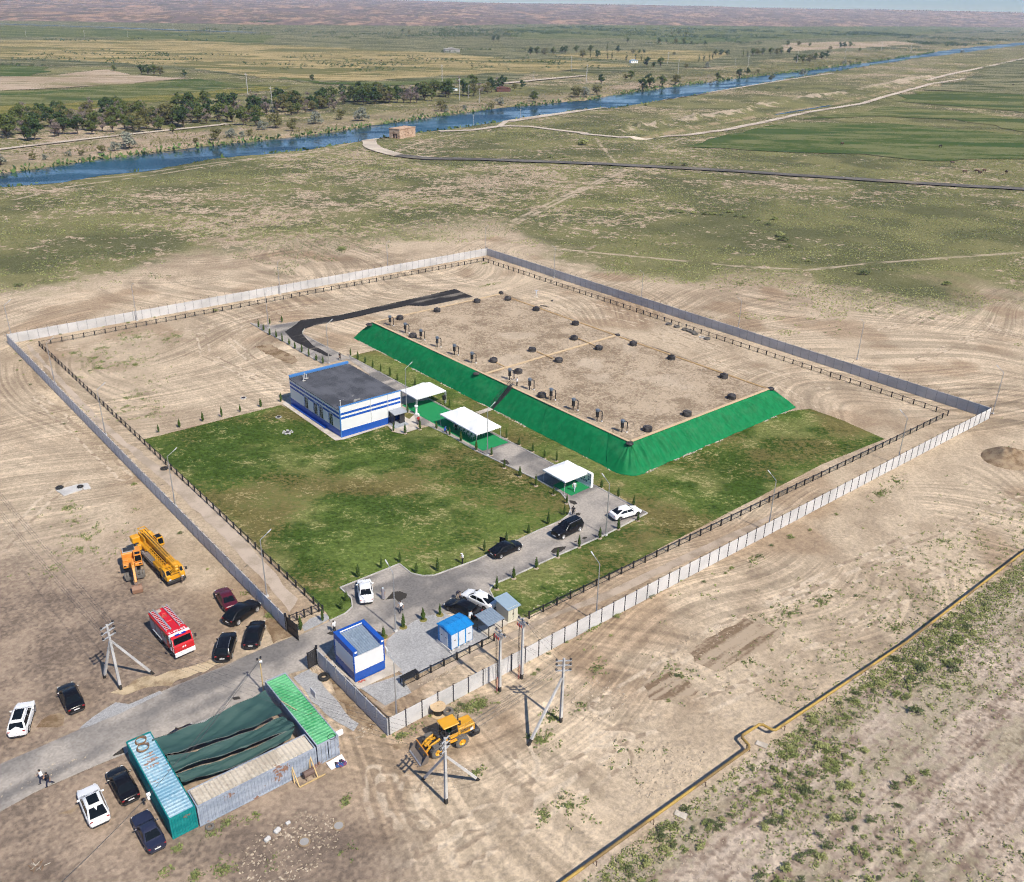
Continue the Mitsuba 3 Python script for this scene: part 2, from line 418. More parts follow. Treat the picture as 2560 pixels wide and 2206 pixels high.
    sand = mix(sand, mix((0.30, 0.235, 0.16), (0.15, 0.15, 0.07), smoothstep(0.4, 0.6, mid)), bank * 0.8)
    return sand * (0.72 + 0.30 * fine + 0.26 * grain)

def ground_bump(p, n, uv):
    x, y = p.x, p.y
    return 0.10 * noise(x * 1.1, y * 1.1) + 0.07 * noise(x * 2.7 + 3, y * 2.7) + 0.035 * noise(x * 6.5, y * 6.5 + 9)

matte('m_ground', proc(ground_colour), proc(ground_bump, 0.05), 1.0)
structure('ground', grid(np.stack([XX, YY, ZZ], -1)[:, ::-1] if False else np.stack([XX, YY, ZZ], -1).transpose(1, 0, 2)), 'm_ground', True)

# far dunes behind the farmland
HILL_FOOT = [(-9000.0, 3300.0), (-1700.0, 3350.0), (-900.0, 3450.0), (-300.0, 3900.0), (0.0, 4700.0), (1500.0, 5600.0), (3000.0, 7200.0), (9000.0, 11000.0)]
hx = np.concatenate([np.arange(-9500, -3000, 160.0), np.arange(-3000, 3000, 26.0), np.arange(3000, 9000, 80.0)])
ht = np.linspace(0, 1, 150) ** 1.5
HX, HT = np.meshgrid(hx, ht, indexing='ij')
foot = piecewise(HX, HILL_FOOT, np)
HY = foot - 60 + HT * (13500 - foot)
q = np.stack([HX, HY, 0 * HX], -1)
rise = np.clip((HY - foot) / np.maximum(11500 - foot, 1500), 0, 1)
HZ = -3 + 3 * np.clip((HY - foot + 60) / 60, 0, 1) + rise * 118 + np.clip((HY - foot) / 250, 0, 1) * (26 * (meshkit.fbm(q / 260, 4, 1) - 0.36) * (1 - 0.55 * rise) + 20 * (meshkit.fbm(q / [1500, 900, 1], 3, 4) - 0.5))
def dune_colour(p, n, uv):
    x, y = p.x, p.y
    a = fbm(x * 0.011, y * 0.006, 0, 4)
    g = noise(x * 0.07, y * 0.035)
    c = mix((0.155, 0.115, 0.105), (0.33, 0.215, 0.155), smoothstep(0.44, 0.66, a * 0.7 + g * 0.3))
    return mix(c, (0.085, 0.08, 0.06), smoothstep(0.50, 0.66, noise(x * 0.05 + 9, y * 0.025 + 9) * 0.6 + noise(x * 0.013, y * 0.01 + 4) * 0.4) * 0.75)
matte('m_dune', proc(dune_colour))
structure('hills', grid(np.stack([HX, HY, HZ], -1)), 'm_dune', True)

# river
def ripple(p, n, uv):
    return 0.16 * noise(p.x * 0.55, p.y * 0.55) + 0.07 * noise(p.x * 1.7, p.y * 1.7 + 4)
def water_colour(p, n, uv):
    return mix((0.003, 0.022, 0.040), (0.008, 0.042, 0.068), smoothstep(0.35, 0.7, fbm(p.x * 0.02, p.y * 0.035, 0, 3)))
def water_rough(p, n, uv):
    return 0.03 + 0.30 * smoothstep(0.42, 0.6, fbm((p.x * 0.9 + p.y * 0.5) * 0.022, (p.y * 0.9 - p.x * 0.5) * 0.07, 0, 3))
scene['m_water'] = {'type': 'twosided', 'bsdf': {'type': 'bumpmap', 'arbitrary': proc(ripple, 0.05), 'scale': 0.28, 'bsdf': {'type': 'principled', 'base_color': proc(water_colour), 'roughness': proc(water_rough), 'specular': 0.27}}}
wx = np.array(sorted({p[0] for p in RIVER_NEAR + RIVER_FAR}))
wn, wf = piecewise(wx, RIVER_NEAR, np) - 14, piecewise(wx, RIVER_FAR, np) + 14
structure('river', sheet(Polygon(np.vstack([np.c_[wx, wn], np.c_[wx, wf][::-1]])), WATER_Z), 'm_water')
structure('ditch_water', ribbon([(202.3,742.3),(224.8,775.0),(269.9,830.0)], 7, -1.5), 'm_water')
CANAL = [(-1753.2,2908.0),(-1515.1,2876.6),(-1165.7,2741.3),(-906.5,2596.5),(-679.1,2536.6)]
structure('canal', ribbon(CANAL, 36, 0.9, 3, 40, 3), 'm_water')

# farmland beyond the river
def streaks(lo, hi, dark, k=1.0, cut=0.55):
    def f(p, n, uv):
        x, y = p.x, p.y
        s = noise(x * 0.02 * k, y * 0.09 * k) * 0.5 + noise(x * 0.11 * k + 5, y * 0.3 * k) * 0.3 + noise(x * 0.8, y * 0.6) * 0.2
        c = mix(lo, hi, smoothstep(0.3, 0.7, s))
        return mix(c, dark, smoothstep(cut, cut + 0.16, noise(x * 0.008 * k + 3, y * 0.028 * k + 8) * 0.6 + noise(x * 0.05, y * 0.12) * 0.4) * 0.8)
    return proc(f)
matte('m_straw', streaks((0.20, 0.17, 0.08), (0.38, 0.30, 0.16), (0.10, 0.11, 0.045), 1.0, 0.5))
matte('m_meadow', streaks((0.085, 0.105, 0.04), (0.18, 0.18, 0.085), (0.05, 0.08, 0.03), 1.2, 0.5))
matte('m_lush', streaks((0.06, 0.092, 0.03), (0.15, 0.16, 0.075), (0.048, 0.085, 0.03), 1.5, 0.5))
matte('m_corn', streaks((0.12, 0.13, 0.04), (0.24, 0.20, 0.07), (0.07, 0.09, 0.03), 6, 0.5))
matte('m_stubble', streaks((0.30, 0.235, 0.165), (0.42, 0.34, 0.26), (0.17, 0.16, 0.075), 1.3))
matte('m_heath', streaks((0.11, 0.12, 0.06), (0.235, 0.215, 0.135), (0.055, 0.068, 0.035), 2.2, 0.48))
FIELDS = [
    ('m_heath', [(-718.4,1124.3),(-601.6,1123.5),(-429.9,1131.1),(-213.5,945.7),(-148.2,1004.4),(-17.6,996.7),(87.5,1480.2),(0.4,2278.5),(-1.2,5718.3),(-1188.2,3999.7),(-1881.7,2995.7)]),
    ('m_meadow', [(-1363.7,2255.0),(-1010.5,1908.2),(-868.9,2035.8),(-674.5,1816.7),(-493.5,1890.4),(-581.7,2349.7),(-780.3,2408.7),(-1193.0,2646.2),(-1673.6,2774.4)]),
    ('m_straw', [(-836.6,1371.3),(-645.1,1207.1),(-634.1,1260.8),(-408.2,1153.2),(-246.0,977.8),(-169.1,974.1),(0.9,1185.1),(79.2,1333.0),(0.8,1538.2),(-344.4,1745.3),(-693.7,1980.1),(-939.6,1772.1),(-1051.9,1732.3)]),
    ('m_lush', [(-657.5,1119.6),(-597.1,1114.9),(-547.1,1107.0),(-490.7,1034.4),(-491.9,956.0),(-553.9,938.4)]),
    ('m_stubble', [(-460.0,782.8),(-431.3,796.8),(-394.1,844.1),(-372.5,879.7),(-335.6,969.4),(-400.0,998.7),(-461.1,1072.2),(-473.6,962.3),(-539.3,923.1)]),
    ('m_meadow', [(-398.3,673.7),(-370.0,679.3),(-340.0,705.0),(-309.1,764.9),(-267.8,820.0),(-242.3,895.0),(-323.6,964.4),(-372.5,879.7),(-390.4,813.8),(-433.3,800.7),(-460.0,782.8)]),
    ('m_lush', [(-422.2,757.1),(-381.9,770.1),(-350.7,808.2),(-373.5,820.8),(-406.2,795.3),(-431.9,775.2)]),
    ('m_lush', [(-332.6,859.2),(-263.7,893.2),(-298.1,943.3),(-340.9,918.6)]),
    ('m_corn', [(-370.9,625.2),(-344.4,630.1),(-309.2,660.3),(-280.3,719.4),(-249.8,781.8),(-213.7,855.6),(-202.7,908.4),(-241.1,890.2),(-267.8,820.0),(-309.1,764.9),(-340.0,705.0),(-397.2,671.8)]),
    ('m_lush', [(-245.9,994.1),(-184.0,931.2),(-130.9,926.4),(-34.4,988.9),(-52.9,1058.6),(-110.0,993.3),(-192.3,951.7),(-249.9,1010.3)]),
    ('m_heath', [(-95.4,1638.8),(-11.2,1470.0),(80.0,1160.5),(268.1,1373.2),(622.2,1948.2),(1500.0,3212.4),(2158.9,4245.5),(9651.8,19107.5),(-45.3,5485.4),(-297.8,5130.6)]),
    ('m_straw', [(-82.1,1408.4),(-8.4,1134.5),(39.7,1194.4),(98.3,1289.2),(152.4,1334.9),(150.6,1381.8),(45.2,1491.4),(-10.9,1434.8)]),
    ('m_meadow', [(-19.2,2403.0),(246.4,2672.1),(465.5,2415.2),(772.7,2890.9),(1342.7,3519.1),(2914.9,6277.6),(3165.5,9329.9),(938.3,5653.7),(-31.4,3848.5)]),
    ('m_lush', [(333.6,2620.4),(379.9,2334.9),(580.0,2666.9),(639.3,2876.8),(554.2,3044.3),(380.0,2875.8)]),
    ('m_straw', [(48.6,1611.1),(173.0,1454.1),(287.3,1474.6),(406.1,1855.0),(324.4,1926.8),(141.1,1811.2)]),
    ('m_stubble', [(521.1,1936.9),(687.1,2155.4),(1051.5,2609.3),(1115.8,2918.2),(678.2,2532.5)]),
    ('m_lush', [(95.6,537.2),(135.2,525.9),(188.9,520.8),(218.9,493.7),(280.2,519.0),(347.9,612.8),(260.7,680.9),(190.3,669.0),(120.6,578.8)]),
    ('m_meadow', [(208.2,695.4),(279.7,733.3),(329.3,716.5),(347.9,612.8),(396.7,703.9),(359.2,785.0),(305.6,804.9)]),
    ('m_meadow', [(337.0,866.9),(426.7,759.8),(539.2,884.8),(515.1,984.9),(408.2,990.0)]),
    ('m_heath', [(420.7,1008.3),(534.4,960.7),(915.9,1406.7),(942.0,1831.6),(743.1,1530.8),(559.9,1209.2)]),
]
for i, (m, pts) in enumerate(FIELDS):
    far_y = np.mean([p[1] for p in pts])
    s = sheet(Polygon(pts), 0.0, far_y * 0.012 + 3, 14 if far_y < 1500 else 40, i)
    g = s.subdivide_to_size(60, 10) if far_y < 900 else s
    v = np.array(g.vertices)
    v[:, 2] = 0.14 + 0.012 * i + (0 if far_y < 900 else 0.2)
    structure('field', trimesh.Trimesh(v, g.faces, process=False), m)

# tracks and roads far out
matte('m_track', streaks((0.44, 0.38, 0.32), (0.54, 0.47, 0.39), (0.34, 0.28, 0.22), 4, 0.6))
matte('m_oldroad', streaks((0.10, 0.095, 0.09), (0.16, 0.15, 0.14), (0.22, 0.19, 0.15), 5, 0.55))
def draped(pts, w, z, rag, seed):
    L = LineString(pts).segmentize(6)
    s = ribbon(list(L.coords), w, 0, rag, 5, seed)
    s = s.subdivide_to_size(14, 12)
    v = np.array(s.vertices)
    v[:, 2] = np.clip(gz(v[:, 0], v[:, 1]), -4, 9) + z
    return trimesh.Trimesh(v, s.faces, process=False)
structure('dirt_track', draped([(-48.4,584.8),(-29.7,592.9),(-13.6,614.8),(-6.1,620.1),(7.4,618.2),(41.1,589.3), (42.2,584.6),(62.5,573.5),(81.2,578.7),(103.9,588.1),(135.2,620.6),(168.6,665.4),(227.8,750.8),(299.7,836.1),(342.0,905.2),(471.1,1105.8),(560.8,1218.1)], 5.5, 0.35, 1.0, 1), 'm_track')
structure('dirt_track', draped([(491.5,1169.6),(581.1,1308.1),(762.0,1570.7),(953.3,1854.0)], 7, 0.4, 1.5, 2), 'm_track')
structure('dirt_track', draped([(-11.8,619.1),(-8.4,645.8),(-0.4,662.4),(18.7,691.5),(50.7,739.5), (-4.3,646.4),(73.8,765.4),(163.1,891.7),(304.5,1115.3),(410.6,1272.5)], 4, 0.3, 0.9, 3), 'm_track')
structure('dirt_track', draped([(-267.4,468.2),(-251.8,497.4),(-228.5,536.2),(-200.0,576.8),(-183.8,601.0)], 5, 0.45, 0.8, 4), 'm_track')
structure('dirt_track', draped([(-16.2,977.8),(27.1,1047.0),(74.8,1118.3)], 9, 0.9, 1.2, 5), 'm_track')
structure('dirt_track', draped([(-77.8,560.4),(-86.1,545.9),(-81.2,515.8),(-72.3,495.8),(-60.4,480.6),(-46.1,473.5)], 8, 0.42, 1.3, 6), 'm_track')
structure('old_road', draped([(-62.0,481.4),(-46.0,472.5),(-16.3,473.4),(33.4,467.2), (46.7,465.6),(80.1,458.2),(116.8,448.6),(149.3,438.3),(190.9,425.8),(228.9,417.4),(267.7,402.6)], 7, 0.5, 1.2, 7), 'm_oldroad')

# ---------------------------------------------------------------- surfaces of the yard
def asphalt_colour(p, n, uv):
    x, y = p.x, p.y
    a, b = x * float(U[0]) + y * float(U[1]), x * float(V[0]) + y * float(V[1])
    s = noise(a * 0.12, b * 0.7) * 0.5 + fbm(x * 0.3, y * 0.3, 0, 3) * 0.5
    c = mix((0.175, 0.165, 0.16), (0.37, 0.335, 0.30), smoothstep(0.3, 0.66, s))
    return c * (0.85 + 0.3 * noise(x * 5, y * 5))
matte('m_asphalt', proc(asphalt_colour))
def fresh_colour(p, n, uv):
    x, y = p.x, p.y
    a, b = x * float(U[0]) + y * float(U[1]), x * float(V[0]) + y * float(V[1])
    s = noise(a * 0.1, b * 0.9 + 3) * 0.55 + fbm(x * 0.25 + 3, y * 0.25, 0, 3) * 0.45
    return mix((0.035, 0.034, 0.036), (0.19, 0.17, 0.15), smoothstep(0.55, 0.85, s)) * (0.85 + 0.3 * noise(x * 5, y * 5))
matte('m_fresh_asphalt', proc(fresh_colour))
def gravel_colour(p, n, uv):
    x, y = p.x * 0.8 + p.y * 0.6, p.y * 0.8 - p.x * 0.6
    return mix((0.20, 0.20, 0.205), (0.46, 0.46, 0.465), noise(x * 5.3, y * 5.3) * 0.35 + noise(x * 11, y * 11) * 0.4 + fbm(x * 0.4, y * 0.4, 0, 2) * 0.35)
matte('m_gravel', proc(gravel_colour), proc(lambda p, n, uv: 0.05 * noise(p.x * 6, p.y * 6) + 0.02 * noise(p.x * 12, p.y * 12), 0.02), 1.0)
def lawn_colour(p, n, uv):
    x, y = p.x, p.y
    big = fbm(x * 0.055 + 4, y * 0.075 + 9, 0, 3)
    mid = fbm(x * 0.28, y * 0.4, 0, 3)
    blade = noise(x * 2.2, y * 3.4) * 0.55 + noise(x * 6, y * 7) * 0.45
    c = mix((0.048, 0.082, 0.018), (0.108, 0.15, 0.038), smoothstep(0.33, 0.62, big * 0.6 + mid * 0.3 + blade * 0.1))
    c = mix(c, (0.175, 0.185, 0.066), smoothstep(0.44, 0.60, fbm(x * 0.06 + 31, y * 0.085 + 17, 0, 3) * 0.72 + mid * 0.28) * 0.8)
    c = mix(c, (0.14, 0.108, 0.046), smoothstep(0.50, 0.65, fbm(x * 0.08 + 61, y * 0.11 + 47, 0, 3) * 0.62 + blade * 0.38) * 0.75)
    c = mix(c, (0.30, 0.25, 0.13), smoothstep(0.60, 0.76, blade * 0.5 + mid * 0.5) * 0.55)
    return c * (0.55 + 0.95 * blade)
matte('m_lawn', proc(lawn_colour), proc(lambda p, n, uv: 0.10 * noise(p.x * 2.4, p.y * 3) + 0.05 * noise(p.x * 6, p.y * 7), 0.03), 1.0)
def concrete_colour(lo, hi, k=1.0):
    def f(p, n, uv):
        s = fbm(p.x * 0.8 * k, p.y * 0.8 * k, p.z * 1.2 * k, 3)
        return mix(lo, hi, smoothstep(0.25, 0.7, s * 0.8 + noise(p.x * 7, p.y * 7, p.z * 7) * 0.2))
    return proc(f)
matte('m_paving', concrete_colour((0.40, 0.355, 0.30), (0.56, 0.51, 0.45)))
matte('m_concrete', concrete_colour((0.42, 0.41, 0.40), (0.56, 0.55, 0.54), 0.6))
matte('m_kerb', concrete_colour((0.33, 0.32, 0.30), (0.5, 0.48, 0.45)))
matte('m_damp', (0.05, 0.046, 0.042))
mat('m_black', (0.018, 0.018, 0.02), 0.45)
mat('m_dark_steel', (0.045, 0.045, 0.05), 0.45, 0.3)
mat('m_steel', (0.42, 0.43, 0.45), 0.35, 0.6)
mat('m_grey_paint', (0.30, 0.32, 0.35), 0.45)

def plough_colour(p, n, uv):
    a, b = p.x * float(U[0]) + p.y * float(U[1]), p.y * float(U[0]) - p.x * float(U[1])
    s = noise(a * 0.15, b * 2.4) * 0.6 + noise(a * 0.6, b * 4.5) * 0.2 + noise(p.x * 4, p.y * 4) * 0.2
    return mix((0.19, 0.135, 0.09), (0.38, 0.30, 0.22), smoothstep(0.3, 0.66, s))
DRIVE_LEFT = [(-13.43,102.86),(-11.78,102.28),(-10.22,102.45),(-8.50,103.71), (-4.74,106.38),(3.98,114.56),(7.63,117.64),(8.87,119.41),(9.31,121.30),(9.13,123.09),(7.98,126.39),(4.24,130.67),(-6.28,140.91),(-11.15,146.78),(-15.35,150.75)]
asphalt = [(-56.43,62.20),(-51.22,67.49),(-47.58,70.48),(-43.34,74.45),(-38.73,78.65), (-32.68,83.53),(-29.20,86.67),(-26.47,88.76), (-25.60,89.11),(-22.47,91.97),(-20.77,93.57),(-20.12,95.00),(-20.59,96.87),(-22.48,99.16),(-15.29,105.11), *DRIVE_LEFT,
           (-20.75,152.90),(-21.85,162.06),(-31.90,178.79),(-36.20,184.85), (-41.09,181.85),(-47.07,188.46),(-53.37,196.20),(-59.23,202.51),(-63.89,208.21),(-58.63,206.68),(-52.62,210.52), (-43.84,215.64),(-29.68,228.29),(-16.55,240.89),(-11.17,233.63),(-23.37,224.31),(-27.68,225.11),
           (-39.79,214.06),(-48.22,207.32),(-49.98,204.61),(-49.93,202.06),(-49.39,200.34),(-42.26,192.14),(-37.39,186.78),(-34.93,184.96), (-36.19,186.59),(-21.04,168.88), (0.77,143.50),(13.32,129.34),(21.10,120.41),(13.96,113.77),(5.61,107.02), (0.65,102.74),(-2.02,100.69),(-2.60,99.33),(-1.93,97.30),(-4.18,94.00),(-7.79,94.06),(-10.88,93.09),(-12.79,91.33),(-14.07,89.96),(-15.13,88.63),(-20.83,88.13), (-22.22,83.48),(-25.17,81.94), (-27.77,78.15),(-38.89,69.50),(-46.09,63.87),(-48.10,61.51),(-53.18,56.81)]
structure('asphalt_road', sheet(asphalt, 0.075, 0.10, 1.2, 1), 'm_asphalt')
structure('fresh_asphalt', sheet([(-11.18,233.86),(-16.54,240.64),(-43.80,215.44),(-52.24,211.12), (-52.31,210.65),(-53.17,206.23),(-54.19,202.06),(-50.92,196.35),(-45.95,191.01),(-41.14,186.35),(-39.97,186.64),(-45.65,193.34),(-49.12,199.86),(-49.85,202.07),(-49.95,204.46),(-48.21,207.27),(-39.78,214.01), (-27.65,224.90),(-23.39,224.52)], 0.085, 0.25, 1.5, 2), 'm_fresh_asphalt')
structure('gravel', sheet([(-14.88,88.32),(-13.88,90.07),(-12.59,91.41),(-10.88,93.09),(-8.34,94.22),(-5.14,92.08),(-2.29,89.35),(-6.76,85.38),(-11.90,81.04),(-10.94,79.26),(-13.55,77.04),(-16.56,79.79),(-12.24,82.32),(-14.42,84.91)], 0.08, 0.2, 1, 3), 'm_gravel')
structure('gravel', sheet([(-24.92,81.66),(-23.29,83.01),(-21.96,82.03),(-20.68,80.09),(-18.82,77.69),(-16.87,74.88),(-15.93,74.15),(-16.35,72.90),(-17.59,73.86),(-21.58,77.61)], 0.04, 0.5, 1.2, 4), 'm_gravel')
structure('gravel', sheet([(-34.16,73.33),(-31.02,75.95),(-27.48,77.76),(-27.39,76.70),(-30.16,73.07),(-33.36,72.01)], 0.04, 0.3, 1, 5), 'm_gravel')
structure('gravel', sheet([(-45.46,72.53),(-44.71,74.29),(-43.15,76.65),(-41.65,76.56),(-39.05,78.51),(-38.66,78.19),(-42.38,74.73),(-44.23,73.18)], 0.09, 0.3, 1, 6), 'm_gravel')
structure('gravel', sheet([(-25.68,90.89),(-25.14,92.51),(-23.45,93.61),(-22.53,92.60),(-23.71,91.24),(-25.03,89.91)], 0.05, 0.25, 1, 7), 'm_gravel')
structure('concrete_apron', sheet([(-44.69,159.90),(-31.37,143.98),(-29.88,144.62),(-23.07,150.77),(-21.49,147.98),(-19.90,147.31),(-17.24,149.68),(-18.60,155.22),(-21.20,156.07),(-30.75,146.38),(-44.10,163.74)], 0.079, 0.04, 2, 8), 'm_paving')
structure('concrete_apron', sheet([(-17.39,80.60),(-14.37,83.03),(-14.67,85.86),(-12.31,82.96),(-14.62,81.28),(-16.81,79.54),(-22.11,84.20),(-20.15,84.52)], 0.084), 'm_paving')
structure('concrete_apron', sheet([(-1.17,92.67),(1.12,94.29),(1.85,93.32),(-0.06,92.16),(-2.51,89.52),(-4.33,91.20)], 0.083, 0.08, 1, 9), 'm_paving')
lawn = [(-64.89,143.19),(-55.27,150.93),(-44.76,159.37),(-42.77,157.06), (-44.68,159.83),(-31.36,143.92),(-29.87,144.56),(-23.06,150.71),(-21.49,147.92),(-19.89,147.25),(-17.24,149.62), *DRIVE_LEFT[::-1], (-15.28,105.03),(-22.46,99.08),(-20.58,96.80),(-20.11,94.93),(-20.76,93.50),(-22.47,91.97), (-23.28,93.80), (-65.25,143.25)]
structure('lawn', sheet(lawn, 0.055, 0.12, 1.2, 10), 'm_lawn')
structure('lawn', sheet([(-36.22,186.77),(-21.05,168.99), (0.77,143.58),(13.35,129.41),(21.14,120.39),(13.95,113.73),(5.61,106.94), (0.65,102.66),(-1.97,100.61),(-2.56,99.26),(-1.89,97.30),(1.34,93.66),(2.19,93.51), (53.40,138.36),(68.26,149.22),(63.22,157.05),(58.32,162.60),(54.60,161.24),(32.61,149.15),(22.17,143.63), (-0.08,169.11),(-28.99,203.78),(-30.98,191.13)], 0.05, 0.12, 1.2, 11), 'm_lawn')
structure('lawn', sheet([(-21.39,157.69),(-18.68,156.02),(-19.35,153.75),(-20.88,155.60)], 0.088, 0.05, 1, 12), 'm_lawn')
structure('soil_strip', sheet([(85.36,162.06),(85.44,159.12),(77.94,152.47),(60.66,138.24), (33.81,113.95),(20.15,103.38),(12.98,97.73), (6.87,94.36),(2.17,90.47),(-6.08,83.96),(-10.66,79.27),(-13.66,76.51),(-14.87,77.27),(-7.64,83.92),(0.52,90.75), (12.46,99.14),(33.46,115.65),(64.47,138.83), (85.14,159.47)], 0.045, 0.25, 1.5, 13), matte('m_soil', concrete_colour((0.27, 0.215, 0.165), (0.44, 0.36, 0.285), 0.7)))
structure('service_track', sheet([(-109.68,190.65),(-107.19,188.75),(-100.77,180.36),(-89.40,166.95),(-79.07,154.42),(-68.61,142.75), (-46.89,121.60),(-38.10,110.32),(-27.60,96.52),(-28.01,93.65),(-31.99,99.36),(-43.33,113.33),(-53.51,125.07), (-74.78,147.69),(-86.98,162.27),(-99.48,177.66),(-105.63,184.86)], 0.045, 0.35, 1.5, 14), matte('m_tracksoil', concrete_colour((0.34, 0.28, 0.22), (0.47, 0.39, 0.32), 0.7)))
structure('garden_path', ribbon([(-6.68,157.17),(-3.74,159.81)], 1.3, 0.09, 0.05, 1), 'm_paving')
for pts, sd in (([(-16.05,96.76),(-15.47,98.50),(-14.47,98.71),(-13.42,98.05),(-13.43,97.19),(-14.38,96.31),(-14.87,96.97)], 1), ([(9.17,123.99),(10.15,123.83),(10.40,122.95),(9.99,122.69),(9.34,123.30)], 2), ([(9.95,120.01),(10.44,120.22),(10.80,119.86),(10.49,119.37),(9.91,119.44)], 3), ([(5.76,109.05),(6.51,110.08),(7.61,110.48),(8.11,110.47),(7.94,109.80),(7.00,108.77),(5.92,108.41),(6.44,108.10)], 4),
                ([(9.22,111.86),(9.89,112.23),(9.67,111.71)], 5), ([(10.51,112.77),(11.05,113.23),(11.41,113.06),(10.82,112.52)], 6), ([(-2.05,137.49),(-0.74,137.55),(-0.29,136.29),(-1.14,135.31)], 7), ([(-40.40,69.00),(-39.75,69.94),(-39.31,69.26),(-40.18,68.90)], 8), ([(-22.37,89.43),(-22.01,89.87),(-21.35,89.61),(-21.62,89.18)], 9), ([(-30.64,77.80),(-29.94,77.96),(-29.74,77.56),(-30.34,77.41)], 10)):
    structure('damp_patch', sheet(pts, 0.094, 0.18, 0.5, 20 + sd), 'm_damp')
for pts, sd in (([(-50.55,73.00),(-49.08,74.80),(-47.72,74.58),(-47.39,73.09),(-49.15,72.31)], 31), ([(-42.13,61.95),(-41.06,62.78),(-41.08,61.39)], 32), ([(-21.77,83.20),(-20.53,81.79),(-17.49,77.46),(-15.29,75.18),(-13.21,73.23),(-14.09,72.00),(-16.11,74.65),(-19.68,79.29)], 33), ([(-12.44,71.44),(-10.90,71.72),(-9.98,71.39),(-11.46,70.65)], 34), ([(-58.75,191.72),(-55.25,193.60),(-47.45,184.30),(-47.84,181.21),(-54.72,187.05)], 35), ([(-32.16,94.93),(-28.78,91.56),(-27.00,89.29),(-28.48,87.01),(-29.68,90.20)], 36), ([(-44.00,77.83),(-42.70,80.20),(-40.15,81.55),(-35.48,83.74),(-33.12,85.01),(-36.03,81.82),(-38.65,79.48)], 37), ([(22.12,87.60),(30.09,94.36),(34.24,92.17),(32.13,88.88),(24.38,83.93),(22.74,85.53)], 38), ([(15.63,81.36),(18.84,83.94),(20.67,81.86),(21.85,80.50),(18.07,78.71),(16.03,78.99)], 39)):
    structure('bare_soil', sheet(pts, 0.03, 0.8, 0.8, sd), matte('m_dug', concrete_colour((0.17, 0.115, 0.07), (0.33, 0.25, 0.17), 1.2)) if sd == 31 else matte('m_sandy', concrete_colour((0.26, 0.19, 0.12), (0.50, 0.40, 0.27), 1.0)) if sd == 37 else matte('m_ploughed', proc(plough_colour)) if sd > 37 else 'm_dug')

hp = thing('soil_heap', 'dark brown heap of dug soil at the right edge, outside the compound corner', 'soil heap')
P_ = np.array([[(r * 5.2 * math.cos(a), r * 4.4 * math.sin(a), max(0, 1 - r) ** 0.9 * 2.1 * (0.75 + 0.6 * meshkit.noise(np.array([math.cos(a) * 2 * r, math.sin(a) * 2 * r, 0]), 6)) + 1.1 * (meshkit.fbm(np.array([r * 5 * math.cos(a), r * 5 * math.sin(a), 1.0]), 3, 2) - .5) * (1 - r) - 0.02) for a in np.linspace(0, 2 * math.pi, 41)] for r in np.linspace(0, 1, 16)])
put('earth', grid(P_), 'm_dug', X(*(87.75,142.17), 0, rz=25), hp, smooth=True)

def kerb(pts, z=0.19):
    m = []
    for p, q in zip(pts, pts[1:]):
        L = math.hypot(q[0] - p[0], q[1] - p[1])
        m.append(bar((*p, 0.1), (*q, 0.1), 0.16, 0.2))
    return cat(m)
for pts in (DRIVE_LEFT, [(-22.47,91.97),(-20.77,93.57),(-20.12,95.00),(-20.59,96.87),(-22.48,99.16),(-15.29,105.11),(-13.43,102.86)], [(0.77,143.50),(13.32,129.34),(21.10,120.41),(13.96,113.77),(5.61,107.02), (0.65,102.74),(-2.02,100.69),(-2.60,99.33),(-1.93,97.30)], [(-49.98,204.61),(-49.93,202.06),(-49.39,200.34),(-42.26,192.14),(-37.39,186.78),(-34.93,184.96), (-36.19,186.59),(-21.04,168.88), (0.77,143.50)], [(-63.89,208.21),(-59.19,202.36),(-53.34,196.11),(-47.05,188.37),(-41.07,181.77)]):
    structure('kerb', kerb(pts), 'm_kerb')

# ---------------------------------------------------------------- the covered reservoir
TOP = 4.0
mt = [np.array(p) for p in ((19.97,137.57), (-32.73,198.95), (-3.40,223.79), (50.12,162.91))]
def offset_quad(q, d):
    g = Polygon(q).buffer(d, join_style=2)
    c = np.array(g.exterior.coords)[:-1]
    return [c[np.argmin(np.hypot(*(c - p).T))] for p in q]
foot = offset_quad(mt, 4.3)
foot[2] = mt[2] + (np.array(foot[2]) - mt[2]) * 2.2
foot[1], foot[3] = np.array((-37.35,198.81)), np.array((55.74,163.04))
def crown_colour(p, n, uv):
    x, y = p.x, p.y
    s = fbm(x * 0.25, y * 0.25, 0, 3) * 0.5 + noise(x * 1.7, y * 1.7) * 0.2 + noise(x * 4, y * 4) * 0.3
    c = mix((0.245, 0.185, 0.13), (0.45, 0.36, 0.265), smoothstep(0.3, 0.66, s))
    return mix(c, (0.52, 0.43, 0.33), smoothstep(0.62, 0.75, fbm(x * 0.12 + 9, y * 0.12 + 2, 0, 3)) * 0.6)
matte('m_crown', proc(crown_colour), proc(lambda p, n, uv: 0.11 * noise(p.x * 2.6, p.y * 2.6) + 0.06 * noise(p.x * 5.5, p.y * 5.5), 0.03), 1.0)
